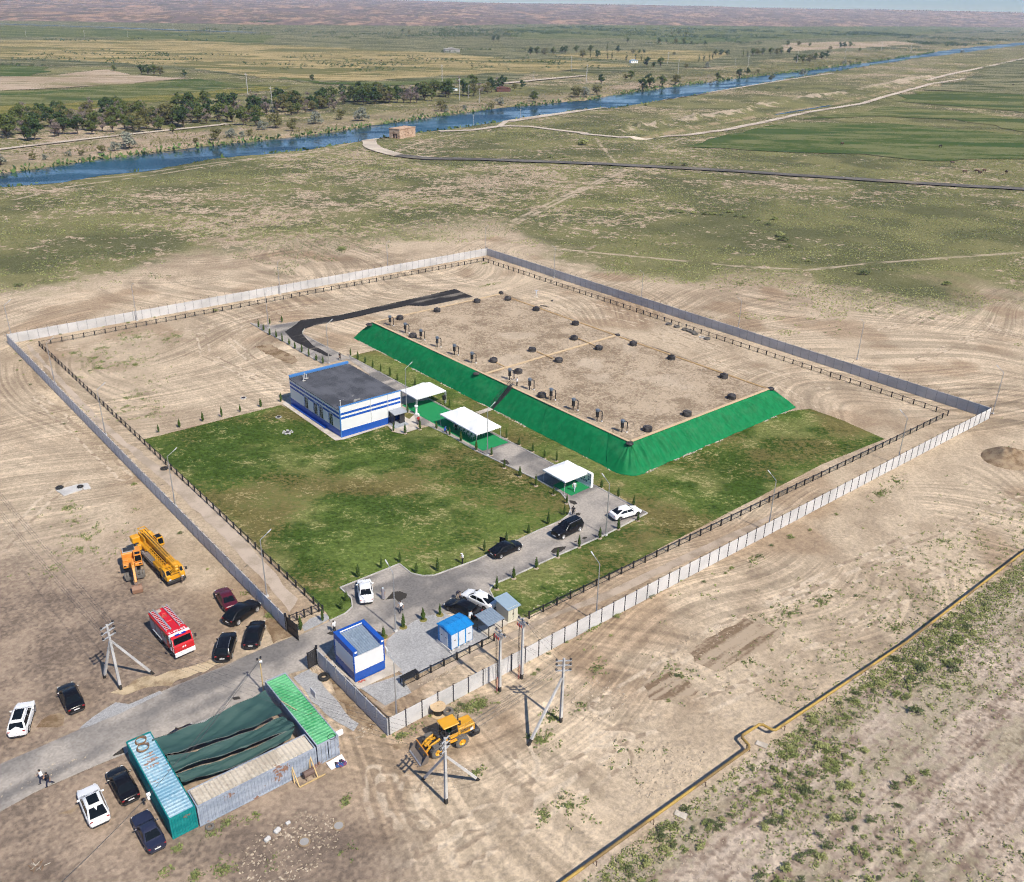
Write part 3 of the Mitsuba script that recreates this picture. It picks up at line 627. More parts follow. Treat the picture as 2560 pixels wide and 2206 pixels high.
def slope(i, j, k, wr, flare=0.0, inset=0.0, n=150, m=12):
    """one bank of the mound, bowed and wrinkled, between corners i and j"""
    P = np.zeros((n, m, 3))
    out = np.array([mt[j][1] - mt[i][1], -(mt[j][0] - mt[i][0])])
    out /= np.linalg.norm(out)
    if out @ (np.mean(foot, 0) - np.mean([mt[i], mt[j]], 0)) > 0:
        out = -out
    for a, t in enumerate(np.linspace(0, 1, n)):
        hi, lo = mt[i] * (1 - t) + mt[j] * t, np.asarray(foot[i]) * (1 - t) + np.asarray(foot[j]) * t
        for b, s in enumerate(np.linspace(0, 1, m)):
            q = hi * (1 - s) + lo * s
            z = TOP * (1 - s ** 1.12) + 0.02
            L = np.linalg.norm(mt[j] - mt[i])
            w = wr * (meshkit.fbm(np.array([t * L / 0.9, s * 1.4 + t * L * 0.15, k]), 3, 4) - 0.5) + 0.5 * (meshkit.fbm(np.array([t * L / 9, s * 1.5, k + 5]), 2, 2) - 0.5)
            w *= math.sin(math.pi * min(1, s + 0.06)) ** 0.6 if s < 0.97 else 0.3
            P[a, b] = (*(q + out * w), max(z + w * 0.6, 0.1))
    return grid(P)
def cover_colour(p, n, uv):
    x, y = p.x, p.y
    s = fbm(x * 1.6, y * 1.6, p.z * 0.6, 3)
    c = mix((0.001, 0.140, 0.044), (0.003, 0.172, 0.057), smoothstep(0.3, 0.7, s))
    dust = smoothstep(0.5, 0.72, fbm(x * 0.35 + 5, y * 0.35 + 5, p.z * 0.8, 3) * 0.7 + noise(x * 3, y * 3, p.z * 3) * 0.3)
    return mix(c, (0.07, 0.20, 0.09), dust * 0.18)
scene['m_cover'] = {'type': 'twosided', 'bsdf': {'type': 'principled', 'base_color': proc(cover_colour), 'roughness': 0.7, 'specular': 0.2}}
core = cat(prism([tuple(p) for p in mt], 0.0, TOP - 0.02))
structure('earth_mound', cat(core, slope(1, 2, 1, 0.5), slope(2, 3, 2, 0.5)), 'm_crown')
cov = thing('slope_cover', 'bright green fabric cover stretched over the two near banks of the earth mound', 'cover')
def cover():
    """the sheet over both near banks, turning round the corner between them"""
    f0 = np.array(foot[0])
    n1, n2 = -U, -V                                     # outward of the left-hand and of the right-hand bank
    run = 4.3
    cols = [(mt[1] * (1 - t) + mt[0] * t, np.array(foot[1]) * (1 - t) + (mt[0] + n1 * run) * t) for t in np.linspace(0, 1, 300)]
    cols += [(mt[0], mt[0] + (n1 * math.cos(a) + n2 * math.sin(a)) * (run + .5 * math.sin(2 * a))) for a in np.linspace(0, math.pi / 2, 26)[1:-1]]
    cols += [(mt[0] * (1 - t) + mt[3] * t, (mt[0] + n2 * run) * (1 - t) + np.array(foot[3]) * t) for t in np.linspace(0, 1, 300)]
    S = np.concatenate([[0, .03, .07], np.linspace(.12, 1, 15)])
    P = np.zeros((len(cols), len(S), 3))
    d = 0
    for i, (hi, lo) in enumerate(cols):
        lo = np.array(lo)
        if i:
            d += np.linalg.norm(lo - cols[i - 1][1])
        k = np.clip((i - 285) / 40, 0, 1)
        for j, s in enumerate(S):
            w = (.16 + .75 * k) * (meshkit.fbm(np.array([d / .55 + s * .5, s * .6 + d * .04, 3.0]), 4, 4) - .5) + .55 * (meshkit.fbm(np.array([d / 9, s * 1.5, 8.0]), 2, 2) - .5)
            w *= math.sin(math.pi * min(1, s + .06)) ** .6 if s < .97 else .35
            out = (lo - hi) / np.linalg.norm(lo - hi)
            r = s + (0.06 * (meshkit.noise(np.array([d / 1.7, 5.0, 1.0]), 3) - .5) if j == len(S) - 1 else 0)
            P[i, j] = (*(hi + (lo - hi) * r + out * w), max(TOP * (1 - s ** 1.25) + .03 + w * .55, .09))
    m = grid(P)
    return (cat(grid(P[:300]), ), cat(grid(P[299:])))
ca_, cb_ = cover()
put('sheet', ca_, 'm_cover', None, cov, smooth=True)
put('sheet', cb_, 'm_cover', None, cov, smooth=True)
hem = np.random.default_rng(4)
q = []
for a, b in ((mt[0] - U * 4.3, np.array(foot[1])), (mt[0] - V * 4.3, np.array(foot[3]))):
    for t in np.arange(.0, 1, .004):
        if meshkit.noise(np.array([t * 40, a[0], 0]), 5) > .5:
            c = a * (1 - t) + b * t + hem.normal(0, .12, 2) + (-U if a[0] < mt[0][0] - 3 else -V) * .1
            q.append(bx(hem.uniform(.15, .5), hem.uniform(.1, .25), .07, (*c, .05), hem.uniform(0, 180)))
put('hem_edge', cat(q), 'm_paving', None, cov)
seam = []
for t in np.arange(0.06, 0.98, 0.0483):
    a, b = mt[0] * (1 - t) + mt[1] * t, np.asarray(foot[0]) * (1 - t) + np.asarray(foot[1]) * t
    t2 = t + 0.004
    pts = [(*(a * (1 - s) + b * s + V * 0 + (b - a) / np.linalg.norm(b - a) * 0.06), TOP * (1 - s ** 1.12) + 0.12) for s in np.linspace(0.05, 0.98, 6)]
    put('seam', tube(pts, 0.035, 4), 'm_cover', None, cov)
mat('m_plank', (0.50, 0.375, 0.235), 0.8)
mat('m_plank_worn', (0.42, 0.27, 0.12), 0.7)
def strip(name, pts, w, label, m='m_plank', z=TOP + 0.01, h=0.10):
    t = thing(name, label, 'edging')
    L = LineString(pts).segmentize(4.0)
    c = list(L.coords)
    for p, q in zip(c, c[1:]):
        d = np.subtract(q, p) / np.hypot(*np.subtract(q, p)) * 0.012
        put('board', bar((p[0] + d[0], p[1] + d[1], z + h / 2), (q[0] - d[0], q[1] - d[1], z + h / 2), w, h), m, None, t)
    return t
strip('edge_strip', [tuple(mt[0] * 0.995 + mt[1] * 0.005), tuple(mt[1])], 0.5, 'tan edging along the top of the left-hand green bank')
strip('edge_strip', [tuple(mt[0] * 0.99 + mt[3] * 0.01), tuple(mt[3])], 0.55, 'tan edging along the top of the right-hand green bank')
strip('edge_strip', [(-32.30,199.12), (-3.65,223.41)], 0.4, 'thin tan edging along the far left edge of the mound, beside the dark asphalt')
strip('edge_strip', [(-0.80,219.56), (4.44,213.64), (22.65,192.93)], 0.35, 'thin brown edging along the back of the far half of the mound', 'm_plank_worn')
strip('edge_strip', [(23.67,191.60), (49.15,162.99)], 0.35, 'thin brown edging along the back of the near half of the mound', 'm_plank_worn')
strip('edge_strip', [(-5.55,167.81), (22.77,192.67)], 0.6, 'long tan strip dividing the top of the mound in two')
strip('edge_strip', [(-3.53,173.95), (-1.84,171.75)], 0.22, 'short thin board between the broken hatch and the dividing strip', 'm_plank_worn', TOP + 0.02)
strip('edge_strip', [(4.89,180.78), (8.18,176.84)], 0.22, 'short thin board crossing the dividing strip near its middle', 'm_plank_worn', TOP + 0.13)
strip('edge_strip', [(14.16,189.84), (17.76,185.05)], 0.22, 'short thin board crossing the dividing strip near its far end', 'm_plank_worn', TOP + 0.13)

# hatches and vent pipes
def rubber(p, n, uv):
    return mix((0.024, 0.022, 0.023), (0.075, 0.068, 0.066), smoothstep(0.35, 0.7, fbm(p.x * 1.5, p.y * 1.5, p.z * 2, 2)))
scene['m_rubber'] = {'type': 'twosided', 'bsdf': {'type': 'principled', 'base_color': proc(rubber), 'roughness': 0.6, 'specular': 0.4}}
hatch = Proto()
hatch.add('drum', cat(lathe([(0.84, 0), (0.86, 0.1), (0.86, 0.72), (0.80, 0.82), (0.42, 0.88)], 22), *[bx(0.05, 0.05, 0.7, (0.86 * math.cos(a), 0.86 * math.sin(a), 0.05), math.degrees(a)) for a in np.arange(12) * math.pi / 6]), 'm_rubber', 35)
hatch.add('lid', lathe([(0.43, 0.88), (0.43, 1.0), (0.36, 1.04), (0, 1.04)], 16), 'm_rubber', 35)
flat = Proto()
flat.add('rim', lathe([(0.62, 0), (0.62, 0.12), (0.5, 0.22), (0.32, 0.26)], 18), 'm_rubber', 35)
flat.add('lid', lathe([(0.32, 0.26), (0.30, 0.32), (0, 0.33)], 14), 'm_rubber', 35)
HATCH = [((-26.70,201.41), 'on the left edge of the mound behind the first vent pipe'), ((-22.32,189.02), 'beside the third vent pipe from the left end of the mound'), ((-18.58,207.79), 'second from the left corner on the far left edge'), ((-9.33,215.91), 'on the far left edge beside the dark asphalt end'),
         ((-1.74,218.46), 'near the back corner, a pale lid leaning on it'), ((5.25,210.28), 'on the back edge of the mound nearest the back corner'), ((3.93,181.35), 'in the middle of the far half of the mound'), ((-4.13,174.62), 'with a tilted lid, before the sixth vent pipe'), ((1.00,168.54), 'right behind the seventh vent pipe, by the stair top'), ((5.44,156.47), 'with a hole in its side, left of the ninth vent pipe'),
         ((14.14,199.81), 'on the back edge of the mound, second from the back corner'), ((13.30,189.53), 'in the far half, just short of the dividing strip'), ((18.32,183.38), 'in the near half, just past the far dividing strip end'), ((26.03,186.51), 'on the back edge just past the dividing strip'), ((33.13,178.20), 'on the back edge in the middle of the near half'), ((42.13,168.19), 'on the back edge nearest the right-hand corner'),
         ((41.41,157.52), 'by the right-hand bank nearest the right corner'), ((31.58,149.24), 'by the right-hand bank halfway along it'), ((23.54,142.32), 'by the right-hand bank beside the last vent pipe'), ((9.37,175.37), 'in the near half, beside the middle of the dividing strip'), ((-3.53,223.60), 'smallest, standing at the back corner of the mound')]
for i, (p, where) in enumerate(HATCH):
    k = thing('tank_hatch', f'black round hatch {where}', 'hatch', 'black hatches on the mound')
    hatch.stamp(k, X(*p, TOP - 0.02, rz=i * 40, s=0.7 if i == 20 else 0.95))
for p, where, z in (((-33.42,197.99), 'low dark round hatch half buried at the left end of the mound', 3.6), ((-7.44,168.20), 'low flat dark hatch set in the top of the left-hand green bank', 3.75), ((23.23,192.96), 'low flat dark hatch where the dividing strip meets the back edge', TOP), ((50.24,162.78), 'low flat dark hatch at the right-hand corner of the mound', TOP - 0.02), ((19.94,137.18), 'low flat dark hatch on the near corner of the mound, between the green banks', 3.85)):
    flat.stamp(thing('flat_hatch', where, 'hatch'), X(*p, z, s=1.2 if z == 3.6 else 1.05))
lid = thing('pale_lid', 'pale round lid leaning on the hatch near the back corner of the mound', 'lid')
put('disc', cyl(0.35, 0.06, (0, 0, 0), 14), 'm_plank', X(*(-1.34,218.48), TOP + 0.3, rz=-60, ry=65), lid)
mat('m_zinc', (0.16, 0.20, 0.25), 0.35, 0.4)
mat('m_white', (0.78, 0.78, 0.78), 0.5)
vent = Proto()
vent.add('pipe', cyl(0.10, 1.0, (0, 0, 0), 10), 'm_black', 40)
vent.add('canister', cat(cyl(0.29, 0.95, (0, 0, 0.95), 16), cyl(0.31, 0.06, (0, 0, 0.92), 16)), 'm_black', 40)
vent.add('grille', cat(cyl(0.27, 0.34, (0, 0, 1.9), 16), *[cyl(0.31, 0.03, (0, 0, 1.94 + 0.1 * j), 16) for j in range(3)]), 'm_zinc', 40)
vent.add('cap', lathe([(0.40, 2.24), (0.40, 2.29), (0.22, 2.42), (0, 2.47)], 16), 'm_zinc', 40)
vent.add('bend', tube([(0.28, 0, 2.05), (0.6, 0, 2.08), (0.78, 0, 2.02), (0.86, 0, 1.85), (0.86, 0, 0.25), (0.86, 0, 0.12)], 0.085, 8), 'm_black', 40)
vent.add('flange', cat(cyl(0.14, 0.06, (0.34, 0, 2.065), 10, 'x'), cyl(0.14, 0.06, (0.52, 0, 2.065), 10, 'x')), 'm_zinc')
vent.add('foot', lathe([(0.14, 0), (0.14, 0.2), (0.10, 0.25)], 10), 'm_white')
vent.parts[-1] = ('foot', base(cyl(0.13, 0.22, (0.86, 0, 0), 10)), 'm_white', None)
for i, p in enumerate([(-28.37,196.59),(-24.31,191.62),(-20.40,187.33),(-16.46,182.83),(-12.45,178.09),(-8.55,173.68),(-0.71,164.73),(3.16,159.86),(7.10,155.06), (11.04,150.53),(15.03,145.84),(19.01,141.49)]):
    k = thing('vent_pipe', f'black vent pipe with grey cap, {ORD[i]} from the left end of the mound', 'vent pipe', 'vent pipes along the mound')
    vent.stamp(k, X(*p, TOP - 0.02, rz=-12 + (i * 37 % 9)))

# stairs up the green bank
st = thing('steel_stairs', 'black steel stairs with handrails climbing the left-hand green bank', 'stairs')
s0, s1 = np.array((-3.98,159.61)), np.array((-0.29,160.90))
sd = (s1 - s0) / np.linalg.norm(s1 - s0)
sn = np.array([-sd[1], sd[0]])
NS = 18
for i in range(NS):
    t = (i + 0.5) / NS
    c = s0 * (1 - t) + s1 * t
    put('step', bx(0.26, 1.05, 0.04, (0, 0, 0)), 'm_dark_steel', X(*c, 0.25 + (TOP + 0.25) * t, rz=math.degrees(math.atan2(sd[1], sd[0]))), st)
for s in (-1, 1):
    o = sn * 0.55 * s
    put('stringer', bar((*(s0 + o), 0.12), (*(s1 + o), TOP + 0.25), 0.06, 0.24), 'm_dark_steel', None, st)
    put('handrail', tube([(*(s0 + o), 1.15), (*(s1 + o), TOP + 1.3), (*(s1 + o + sd * 1.1), TOP + 1.2)], 0.035), 'm_dark_steel', None, st)
    put('handrail', tube([(*(s0 + o), 0.7), (*(s1 + o), TOP + 0.82)], 0.025), 'm_dark_steel', None, st)
    for t in np.linspace(0.02, 0.98, 7):
        c = s0 * (1 - t) + s1 * t + o
        z = 0.12 + (TOP + 0.15) * t
        put('post', bar((*c, z), (*c, z + 1.05), 0.05), 'm_dark_steel', None, st)

# ---------------------------------------------------------------- perimeter wall and inner fence
mat('m_panel', concrete_colour((0.42, 0.415, 0.415), (0.54, 0.53, 0.53), 0.35), 0.9)
mat('m_post', (0.34, 0.34, 0.35), 0.8)
mat('m_post_dark', (0.07, 0.07, 0.08), 0.8)
HW = 2.25
def panel_mesh(L):
    """precast panel of four courses with shallow joints"""
    m = []
    for k in range(4):
        m.append(bx(L, 0.08, HW / 4 - 0.012, (0, 0, k * HW / 4 + 0.004), b=0.008))
    return cat(m)
def bracket_mesh(side):
    return cat(bar((0, 0, HW + 0.05), (0, 0, HW + 0.28), 0.045), bar((0, 0, HW + 0.26), (0, 0.42 * side, HW + 0.52), 0.04))
def wall(name, label, P, Q, n, out, post):
    P, Q = np.array(P), np.array(Q)
    w = thing(name, label, 'wall')
    L = np.linalg.norm(Q - P)
    rz = math.degrees(math.atan2(*(Q - P)[::-1]))
    pb, sb, bb = base(panel_mesh(L / n - 0.15)), base(bx(0.15, 0.17, HW + 0.07, b=0.015)), base(bracket_mesh(out))
    for i in range(n + 1):
        c = P + (Q - P) * i / n
        k = put('post', sb, post, X(*c, 0, rz=rz), w)
        put('bracket', bb, 'm_dark_steel', X(*c, 0, rz=rz), k)
        if i < n:
            c = P + (Q - P) * (i + 0.5) / n
            put('panel', pb, 'm_panel', X(*c, 0.01 * ((i * 7) % 3 - 1), rz=rz), w)
CA, CB, CC, CD = np.array((-12.59,72.57)), np.array((92.11,159.51)), np.array((-8.97,278.90)), np.array((-113.40,190.54))
GR, GL = np.array((-22.19,83.65)), np.array((-27.31,89.84))
e = 0.11
ab, bc, cd, da = [(b - a) / np.linalg.norm(b - a) for a, b in ((CA, CB), (CB, CC), (CC, CD), (CD, CA))]
wall('perimeter_wall', 'pale sunlit concrete panel wall along the near right side of the compound', CA + ab * 0.2, CB, 65, -1, 'm_post_dark')
wall('perimeter_wall', 'dark shaded concrete panel wall along the far right side of the compound', CB + bc * 0.2, CC, 74, -1, 'm_post')
wall('perimeter_wall', 'pale concrete panel wall along the far left side of the compound', CC + cd * 0.2, CD, 64, -1, 'm_post')
wall('perimeter_wall', 'dark shaded concrete panel wall along the near left side of the compound', CD + da * 0.2, GL, 64, -1, 'm_post')
wall('perimeter_wall', 'short concrete panel wall between the gate and the near corner', GR, CA, 7, -1, 'm_post')
def gate(P, Q, label):
    P, Q = np.array(P), np.array(Q)
    g = thing('gate_leaf', label, 'gate')
    L = np.linalg.norm(Q - P)
    M = X(*P, 0.1, rz=math.degrees(math.atan2(*(Q - P)[::-1])))
    put('frame', cat(bx(0.1, 0.1, 2.4, (0.05, 0, 0)), bx(0.1, 0.1, 2.4, (L - 0.05, 0, 0)), bx(L - 0.2, 0.08, 0.1, (L / 2, 0, 0.05)), bx(L - 0.2, 0.08, 0.1, (L / 2, 0, 2.2)), bx(L - 0.2, 0.06, 0.08, (L / 2, 0, 1.1))), 'm_black', M, g)
    for i in range(4):
        put('sheet', cat(bx((L - 0.2) / 4 - 0.02, 0.02, 2.0, (0.1 + (i + 0.5) * (L - 0.2) / 4, 0.03, 0.17)), bx(0.03, 0.04, 2.0, (0.1 + (i + 0.5) * (L - 0.2) / 4, 0.03, 0.17))), 'm_dark_steel', M, g)
    put('post', bx(0.2, 0.2, 2.75, (-0.15, 0, -0.1)), 'm_black', M, g)
gate(GL + (0.05, -0.1), (-25.50,87.98), 'open black steel gate leaf on the left of the entrance, by the dark wall end')
gate(GR + (-0.25, 0.05), (-23.21,82.79), 'open black gate leaf on the right of the entrance, beside the gatehouse')
mat('m_mesh_green', (0.045, 0.075, 0.06), 0.6)
def fence(label, P, Q, n, h=1.15, first=True, last=True, wires=True):
    P, Q = np.array(P), np.array(Q)
    f = thing('rail_fence', label, 'fence')
    L = np.linalg.norm(Q - P)
    rz = math.degrees(math.atan2(*(Q - P)[::-1]))
    pb = base(cat(bx(0.18, 0.18, h, (0, 0, -0.05)), bx(0.22, 0.22, 0.03, (0, 0, h - 0.05))))
    rb, lb = base(bx(L / n - 0.16, 0.07, 0.07, (0, 0, h - 0.17))), base(bx(L / n - 0.16, 0.045, 0.045, (0, 0, 0.12)))
    dia = []
    s = L / n
    for k in np.arange(-0.5, 0.51, 0.125):
        dia.append(bar((k * (s - 0.16), 0, 0.16), (k * (s - 0.16), 0, h - 0.17), 0.007))
    for k in range(4):
        dia.append(bar((-s / 2 + 0.08, 0, 0.22 + k * 0.2), (s / 2 - 0.08, 0, 0.22 + k * 0.2), 0.007))
    db = base(cat(dia))
    for i in range(n + 1):
        if (i or first) and (i < n or last):
            put('post', pb, 'm_black', X(*(P + (Q - P) * i / n), 0, rz=rz), f)
        if i < n:
            M = X(*(P + (Q - P) * (i + 0.5) / n), 0, rz=rz)
            put('rail', rb, 'm_black', M, f)
            put('rail', lb, 'm_black', M, f)
            if wires:
                put('wire_mesh', db, 'm_mesh_green', M, f)
fence('black post and rail fence along the near right wall, before the lawn', (2.61,93.35), (82.88,159.07), 44)
fence('black post and rail fence around the gravel yard, between kiosk and near wall', (-11.80,80.20), (-1.71,88.72), 7)
fence('black post and rail fence along the far right wall', (84.52,160.46), (-9.66,271.33), 62)
fence('black post and rail fence along the far left wall', (-9.85,271.32), (-105.96,189.59), 53)
fence('black post and rail fence along the near left wall, before the big lawn', (-105.88,189.44), (-23.70,93.79), 53)
fence('short black rail fence on the gravel strip beside the open gate', (-27.38,91.49), (-24.25,93.96), 4, 1.25, wires=False)
# black mesh table at the corner of the gravel fence
b0 = np.array((-11.21,81.19))
t = thing('mesh_table', 'low black mesh-topped table standing at the corner of the gravel fence', 'table')
M = X(*b0, 0, rz=40)
put('top', cat(*[bx(2.15, 0.05, 0.03, (0, -0.42 + 0.12 * i, 0.93)) for i in range(8)], bx(0.05, 0.95, 0.05, (-1.08, 0, 0.92)), bx(0.05, 0.95, 0.05, (1.08, 0, 0.92)), bx(2.1, 0.9, 0.012, (0, 0, 0.91))), 'm_black', M, t)
for s in (-1, 1):
    for k in (-1, 1):
        put('leg', bx(0.07, 0.07, 0.93, (s * 1.0, k * 0.4, 0)), 'm_black', M, t)

# ---------------------------------------------------------------- buildings
mat('m_wall_white', (0.66, 0.67, 0.68), 0.5)
mat('m_blue', (0.012, 0.075, 0.36), 0.45)
mat('m_blue_light', (0.06, 0.19, 0.46), 0.45)
def felt(p, n, uv):
    x, y = p.x, p.y
    b = -x * float(U[1]) + y * float(U[0])
    a = x * float(U[0]) + y * float(U[1])
    s = fbm(x * 0.35, y * 0.35, 0, 3) * 0.6 + noise(x * 6, y * 6) * 0.2 + noise(b * 0.25, a * 1.0) * 0.2
    c = mix((0.062, 0.066, 0.078), (0.115, 0.12, 0.14), smoothstep(0.3, 0.7, s))
    return mix(c, (0.3, 0.29, 0.27), smoothstep(0.78, 0.9, noise(x * 1.4, y * 1.4) * 0.5 + fbm(x * 0.2 + 5, y * 0.2, 0, 2) * 0.5))
matte('m_felt', proc(felt))
mat('m_glass', (0.02, 0.03, 0.035), 0.06, 0.0, 0.8)
mat('m_lamp_grey', (0.45, 0.45, 0.45), 0.5)
mat('m_frame_white', (0.55, 0.56, 0.57), 0.4)
O = (-30.54, 145.22)
BW, BD, BH = 12.75, 19.2, 5.9
B0 = X(*O, 0, rz=40)
h = thing('main_building', 'white flat-roofed building with blue base and two blue stripes below the roof', 'building')
put('wall', cat(bx(BW, 0.25, BH, (BW / 2, 0.125, 0)), bx(BW, 0.25, BH, (BW / 2, BD - 0.125, 0)), bx(0.25, BD - 0.5, BH - 0.55, (0.125, BD / 2, 0)), bx(0.25, BD - 0.5, BH - 0.55, (BW - 0.125, BD / 2, 0))), 'm_wall_white', B0, h)
put('base_band', cat(bx(BW + 0.06, 0.03, 1.35, (BW / 2, -0.015, 0)), bx(0.03, BD, 1.35, (-0.015, BD / 2, 0)), bx(0.03, BD, 1.35, (BW + 0.015, BD / 2, 0))), 'm_blue', B0, h)
put('plinth_ledge', bx(0.5, 13.2, 0.35, (-0.29, 11.8, 0)), 'm_blue', B0, h)
for z in (3.55, 4.35):
    for a, b in ((0.15, 4.15 + 2.1), (6.4, 9.85), (9.98, 12.65)):
        put('stripe', bx(b - a, 0.025, 0.42, ((a + b) / 2, -0.013, z)), 'm_blue', B0, h)
    for a, b in ((0.15, 6.3), (6.45, 12.8), (12.95, 19.0)):
        put('stripe', bx(0.025, b - a, 0.42, (-0.013, (a + b) / 2, z)), 'm_blue', B0, h)
for xx in (6.32, 9.92):
    put('downpipe', bx(0.1, 0.08, BH - 1.4, (xx, -0.05, 1.38)), 'm_frame_white', B0, h)
put('corner_trim', cat(bx(0.14, 0.05, BH, (0.05, -0.03, 0)), bx(0.05, 0.14, BH - 0.5, (-0.03, 0.09, 0))), 'm_blue_light', B0, h)
rf = put('roof', cat(bx(BW - 0.52, BD - 0.52, 0.2, (BW / 2, BD / 2, BH - 0.62)), bx(BW + 0.3, 0.0, 0.0, (0, 0, 0)) if False else bx(0.5, BD - 0.55, 0.12, (0.05, BD / 2, BH - 0.55)), bx(0.5, BD - 0.55, 0.12, (BW - 0.05, BD / 2, BH - 0.55))), 'm_felt', B0, h)
for k in range(6):
    put('felt_joint', bx(0.07, BD - 0.7, 0.012, (1.6 + 1.95 * k, BD / 2, BH - 0.418)), 'm_felt', B0, rf)
put('parapet_cap', cat(bx(BW + 0.1, 0.36, 0.1, (BW / 2, 0.12, BH)), bx(BW + 0.1, 0.42, 0.1, (BW / 2, BD - 0.14, BH)), bx(BW + 0.1, 0.06, 0.3, (BW / 2, BD - 0.36, BH - 0.29))), 'm_blue_light', B0, h)
for x_, y_, z_ in ((0.75, 0.95, 1.25), (1.5, 16.2, 0.9), (2.25, 17.1, 1.0), (2.5, 16.85, 0.75)):
    put('roof_pipe', cat(cyl(0.08, z_, (x_, y_, BH - 0.42), 10), cyl(0.15, 0.08, (x_, y_, BH - 0.42 + z_), 10), cyl(0.2, 0.05, (x_, y_, BH - 0.42), 10)), 'm_lamp_grey', B0, rf)
for x_, y_, s in ((1.55, 16.05, 0.6), (2.6, 16.9, 0.65)):
    put('cement_patch', prism(Polygon([(x_ + s * r * math.cos(a) * 0.7, y_ + s * r * math.sin(a) * 0.5) for a, r in zip(np.arange(14) * math.pi / 7, [.7, 1, .8, .9, .6, .9, 1, .7, .8, 1, .6, .9, .7, .8])]), BH - 0.42, BH - 0.405), 'm_paving', B0, rf)
for yy in (2.3 + 1.0, 6.9, 9.0, 12.6):
    w = put('window', cat(bx(0.06, 0.1, 2.3, (-0.03, yy - 0.62, 1.42)), bx(0.06, 0.1, 2.3, (-0.03, yy + 0.62, 1.42)), bx(0.06, 1.34, 0.1, (-0.03, yy, 3.72)), bx(0.06, 1.34, 0.1, (-0.03, yy, 1.36)), bx(0.05, 0.06, 2.26, (-0.025, yy, 1.46)), bx(0.05, 1.14, 0.06, (-0.025, yy, 3.1))), 'm_frame_white', B0, h)
    put('pane', cat(bx(0.02, 0.53, 1.62, (-0.012, yy - 0.3, 1.47)), bx(0.02, 0.53, 1.62, (-0.012, yy + 0.3, 1.47)), bx(0.02, 1.13, 0.55, (-0.012, yy, 3.16))), 'm_glass', B0, w)
    put('reveal', cat(bx(0.10, 0.12, 2.5, (-0.05, yy + 0.74, 1.3)), bx(0.16, 1.5, 0.05, (-0.08, yy, 1.3))), 'm_blue', B0, w)
# the porch by the right-hand corner of its front
P0 = X(*O, 0, rz=40) @ X(10.15, -0.9, 0)
put('porch_roof', bx(2.75, 2.0, 0.12, (1.1, -0.02, 2.62), M=X(rx=8)), 'm_grey_paint', P0, h)
put('porch_wall', cat(bx(0.08, 1.7, 2.45, (0.0, 0.03, 0.15)), bx(1.05, 0.08, 2.45, (1.72, -0.78, 0.15)), bx(0.08, 1.6, 2.45, (2.2, 0.08, 0.15)), bx(0.07, 0.07, 2.5, (1.2, -0.8, 0.15))), 'm_dark_steel', P0, h)
d = put('door', bx(1.0, 0.06, 2.05, (0.7, 0.83, 0.35)), 'm_dark_steel', P0, h)
put('door_glass', bx(0.55, 0.02, 1.2, (0.7, 0.79, 0.9)), 'm_frame_white', P0, d)
for i in range(2):
    put('porch_step', bx(2.5 + 0.5 * i, 1.9 + 0.35 * (2 * i), 0.17, (1.1, -0.1 - 0.3 * i, 0.17 * (1 - i))), 'm_grey_paint', P0, h)

# gatehouse
def corrugated(L, W, pitch=0.19, depth=0.035, along='x'):
    """trapezoid-ribbed sheet of L by W, ribs running along y"""
    n = int(L / pitch)
    xs, zs = [], []
    for i in range(n):
        xs += [(i + f) * L / n for f in (0, 0.2, 0.45, 0.65)]
        zs += [0, depth, depth, 0]
    xs.append(L); zs.append(0)
    P = np.zeros((2, len(xs), 3))
    P[:, :, 0], P[:, :, 2] = np.array(xs) - L / 2, zs
    P[0, :, 1], P[1, :, 1] = -W / 2, W / 2
    m = grid(P)
    if m.face_normals[:, 2].mean() < 0:
        m.invert()
    return m
def zinc_colour(p, n, uv):
    return mix((0.20, 0.265, 0.33), (0.38, 0.45, 0.52), fbm(p.x * 0.9, p.y * 0.9, p.z, 3) * 0.6 + noise(p.x * 4, p.y * 4) * 0.4)
scene['m_galv'] = {'type': 'twosided', 'bsdf': {'type': 'principled', 'base_color': proc(zinc_colour), 'roughness': 0.4, 'metallic': 0.35, 'specular': 0.5}}
g = thing('gatehouse', 'small white gatehouse with blue base and ribbed metal roof inside the entrance gate', 'building')
G0 = X(*(-17.42,80.78), 0, rz=39)
gw, gd, gh = 3.95, 4.5, 3.75
for z, hgt in ((1.28, 0.0),):
    for k in range(4):
        put('wall_panel', cat(bx(gw - 0.02, 0.08, 0.6, (gw / 2, 0.04, 1.25 + k * 0.605)), bx(0.08, gd - 0.2, 0.6, (0.04, gd / 2, 1.25 + k * 0.605)), bx(0.08, gd - 0.2, 0.6, (gw - 0.04, gd / 2, 1.25 + k * 0.605)), bx(gw - 0.02, 0.08, 0.6, (gw / 2, gd - 0.04, 1.25 + k * 0.605))), 'm_wall_white', G0, g)
put('base_band', cat(bx(gw + 0.04, 0.12, 1.24, (gw / 2, 0.04, 0)), bx(0.12, gd - 0.08, 1.24, (0.04, gd / 2 + 0.02, 0)), bx(0.12, gd - 0.08, 1.24, (gw - 0.04, gd / 2 + 0.02, 0)), bx(gw + 0.04, 0.12, 1.24, (gw / 2, gd - 0.04, 0))), 'm_blue', G0, g)
put('corner_trim', cat(*[bx(0.14, 0.14, 2.5, (x_, y_, 1.25)) for x_ in (0.02, gw - 0.02) for y_ in (0.02, gd - 0.02)]), 'm_blue', G0, g)
put('parapet', cat(bx(0.55, gd + 0.1, 0.75, (0.22, gd / 2, gh - 0.12)), bx(0.55, gd + 0.1, 0.75, (gw - 0.22, gd / 2, gh - 0.12)), bx(gw - 1.0, 0.5, 0.75, (gw / 2, gd - 0.2, gh - 0.12))), 'm_blue', G0, g)
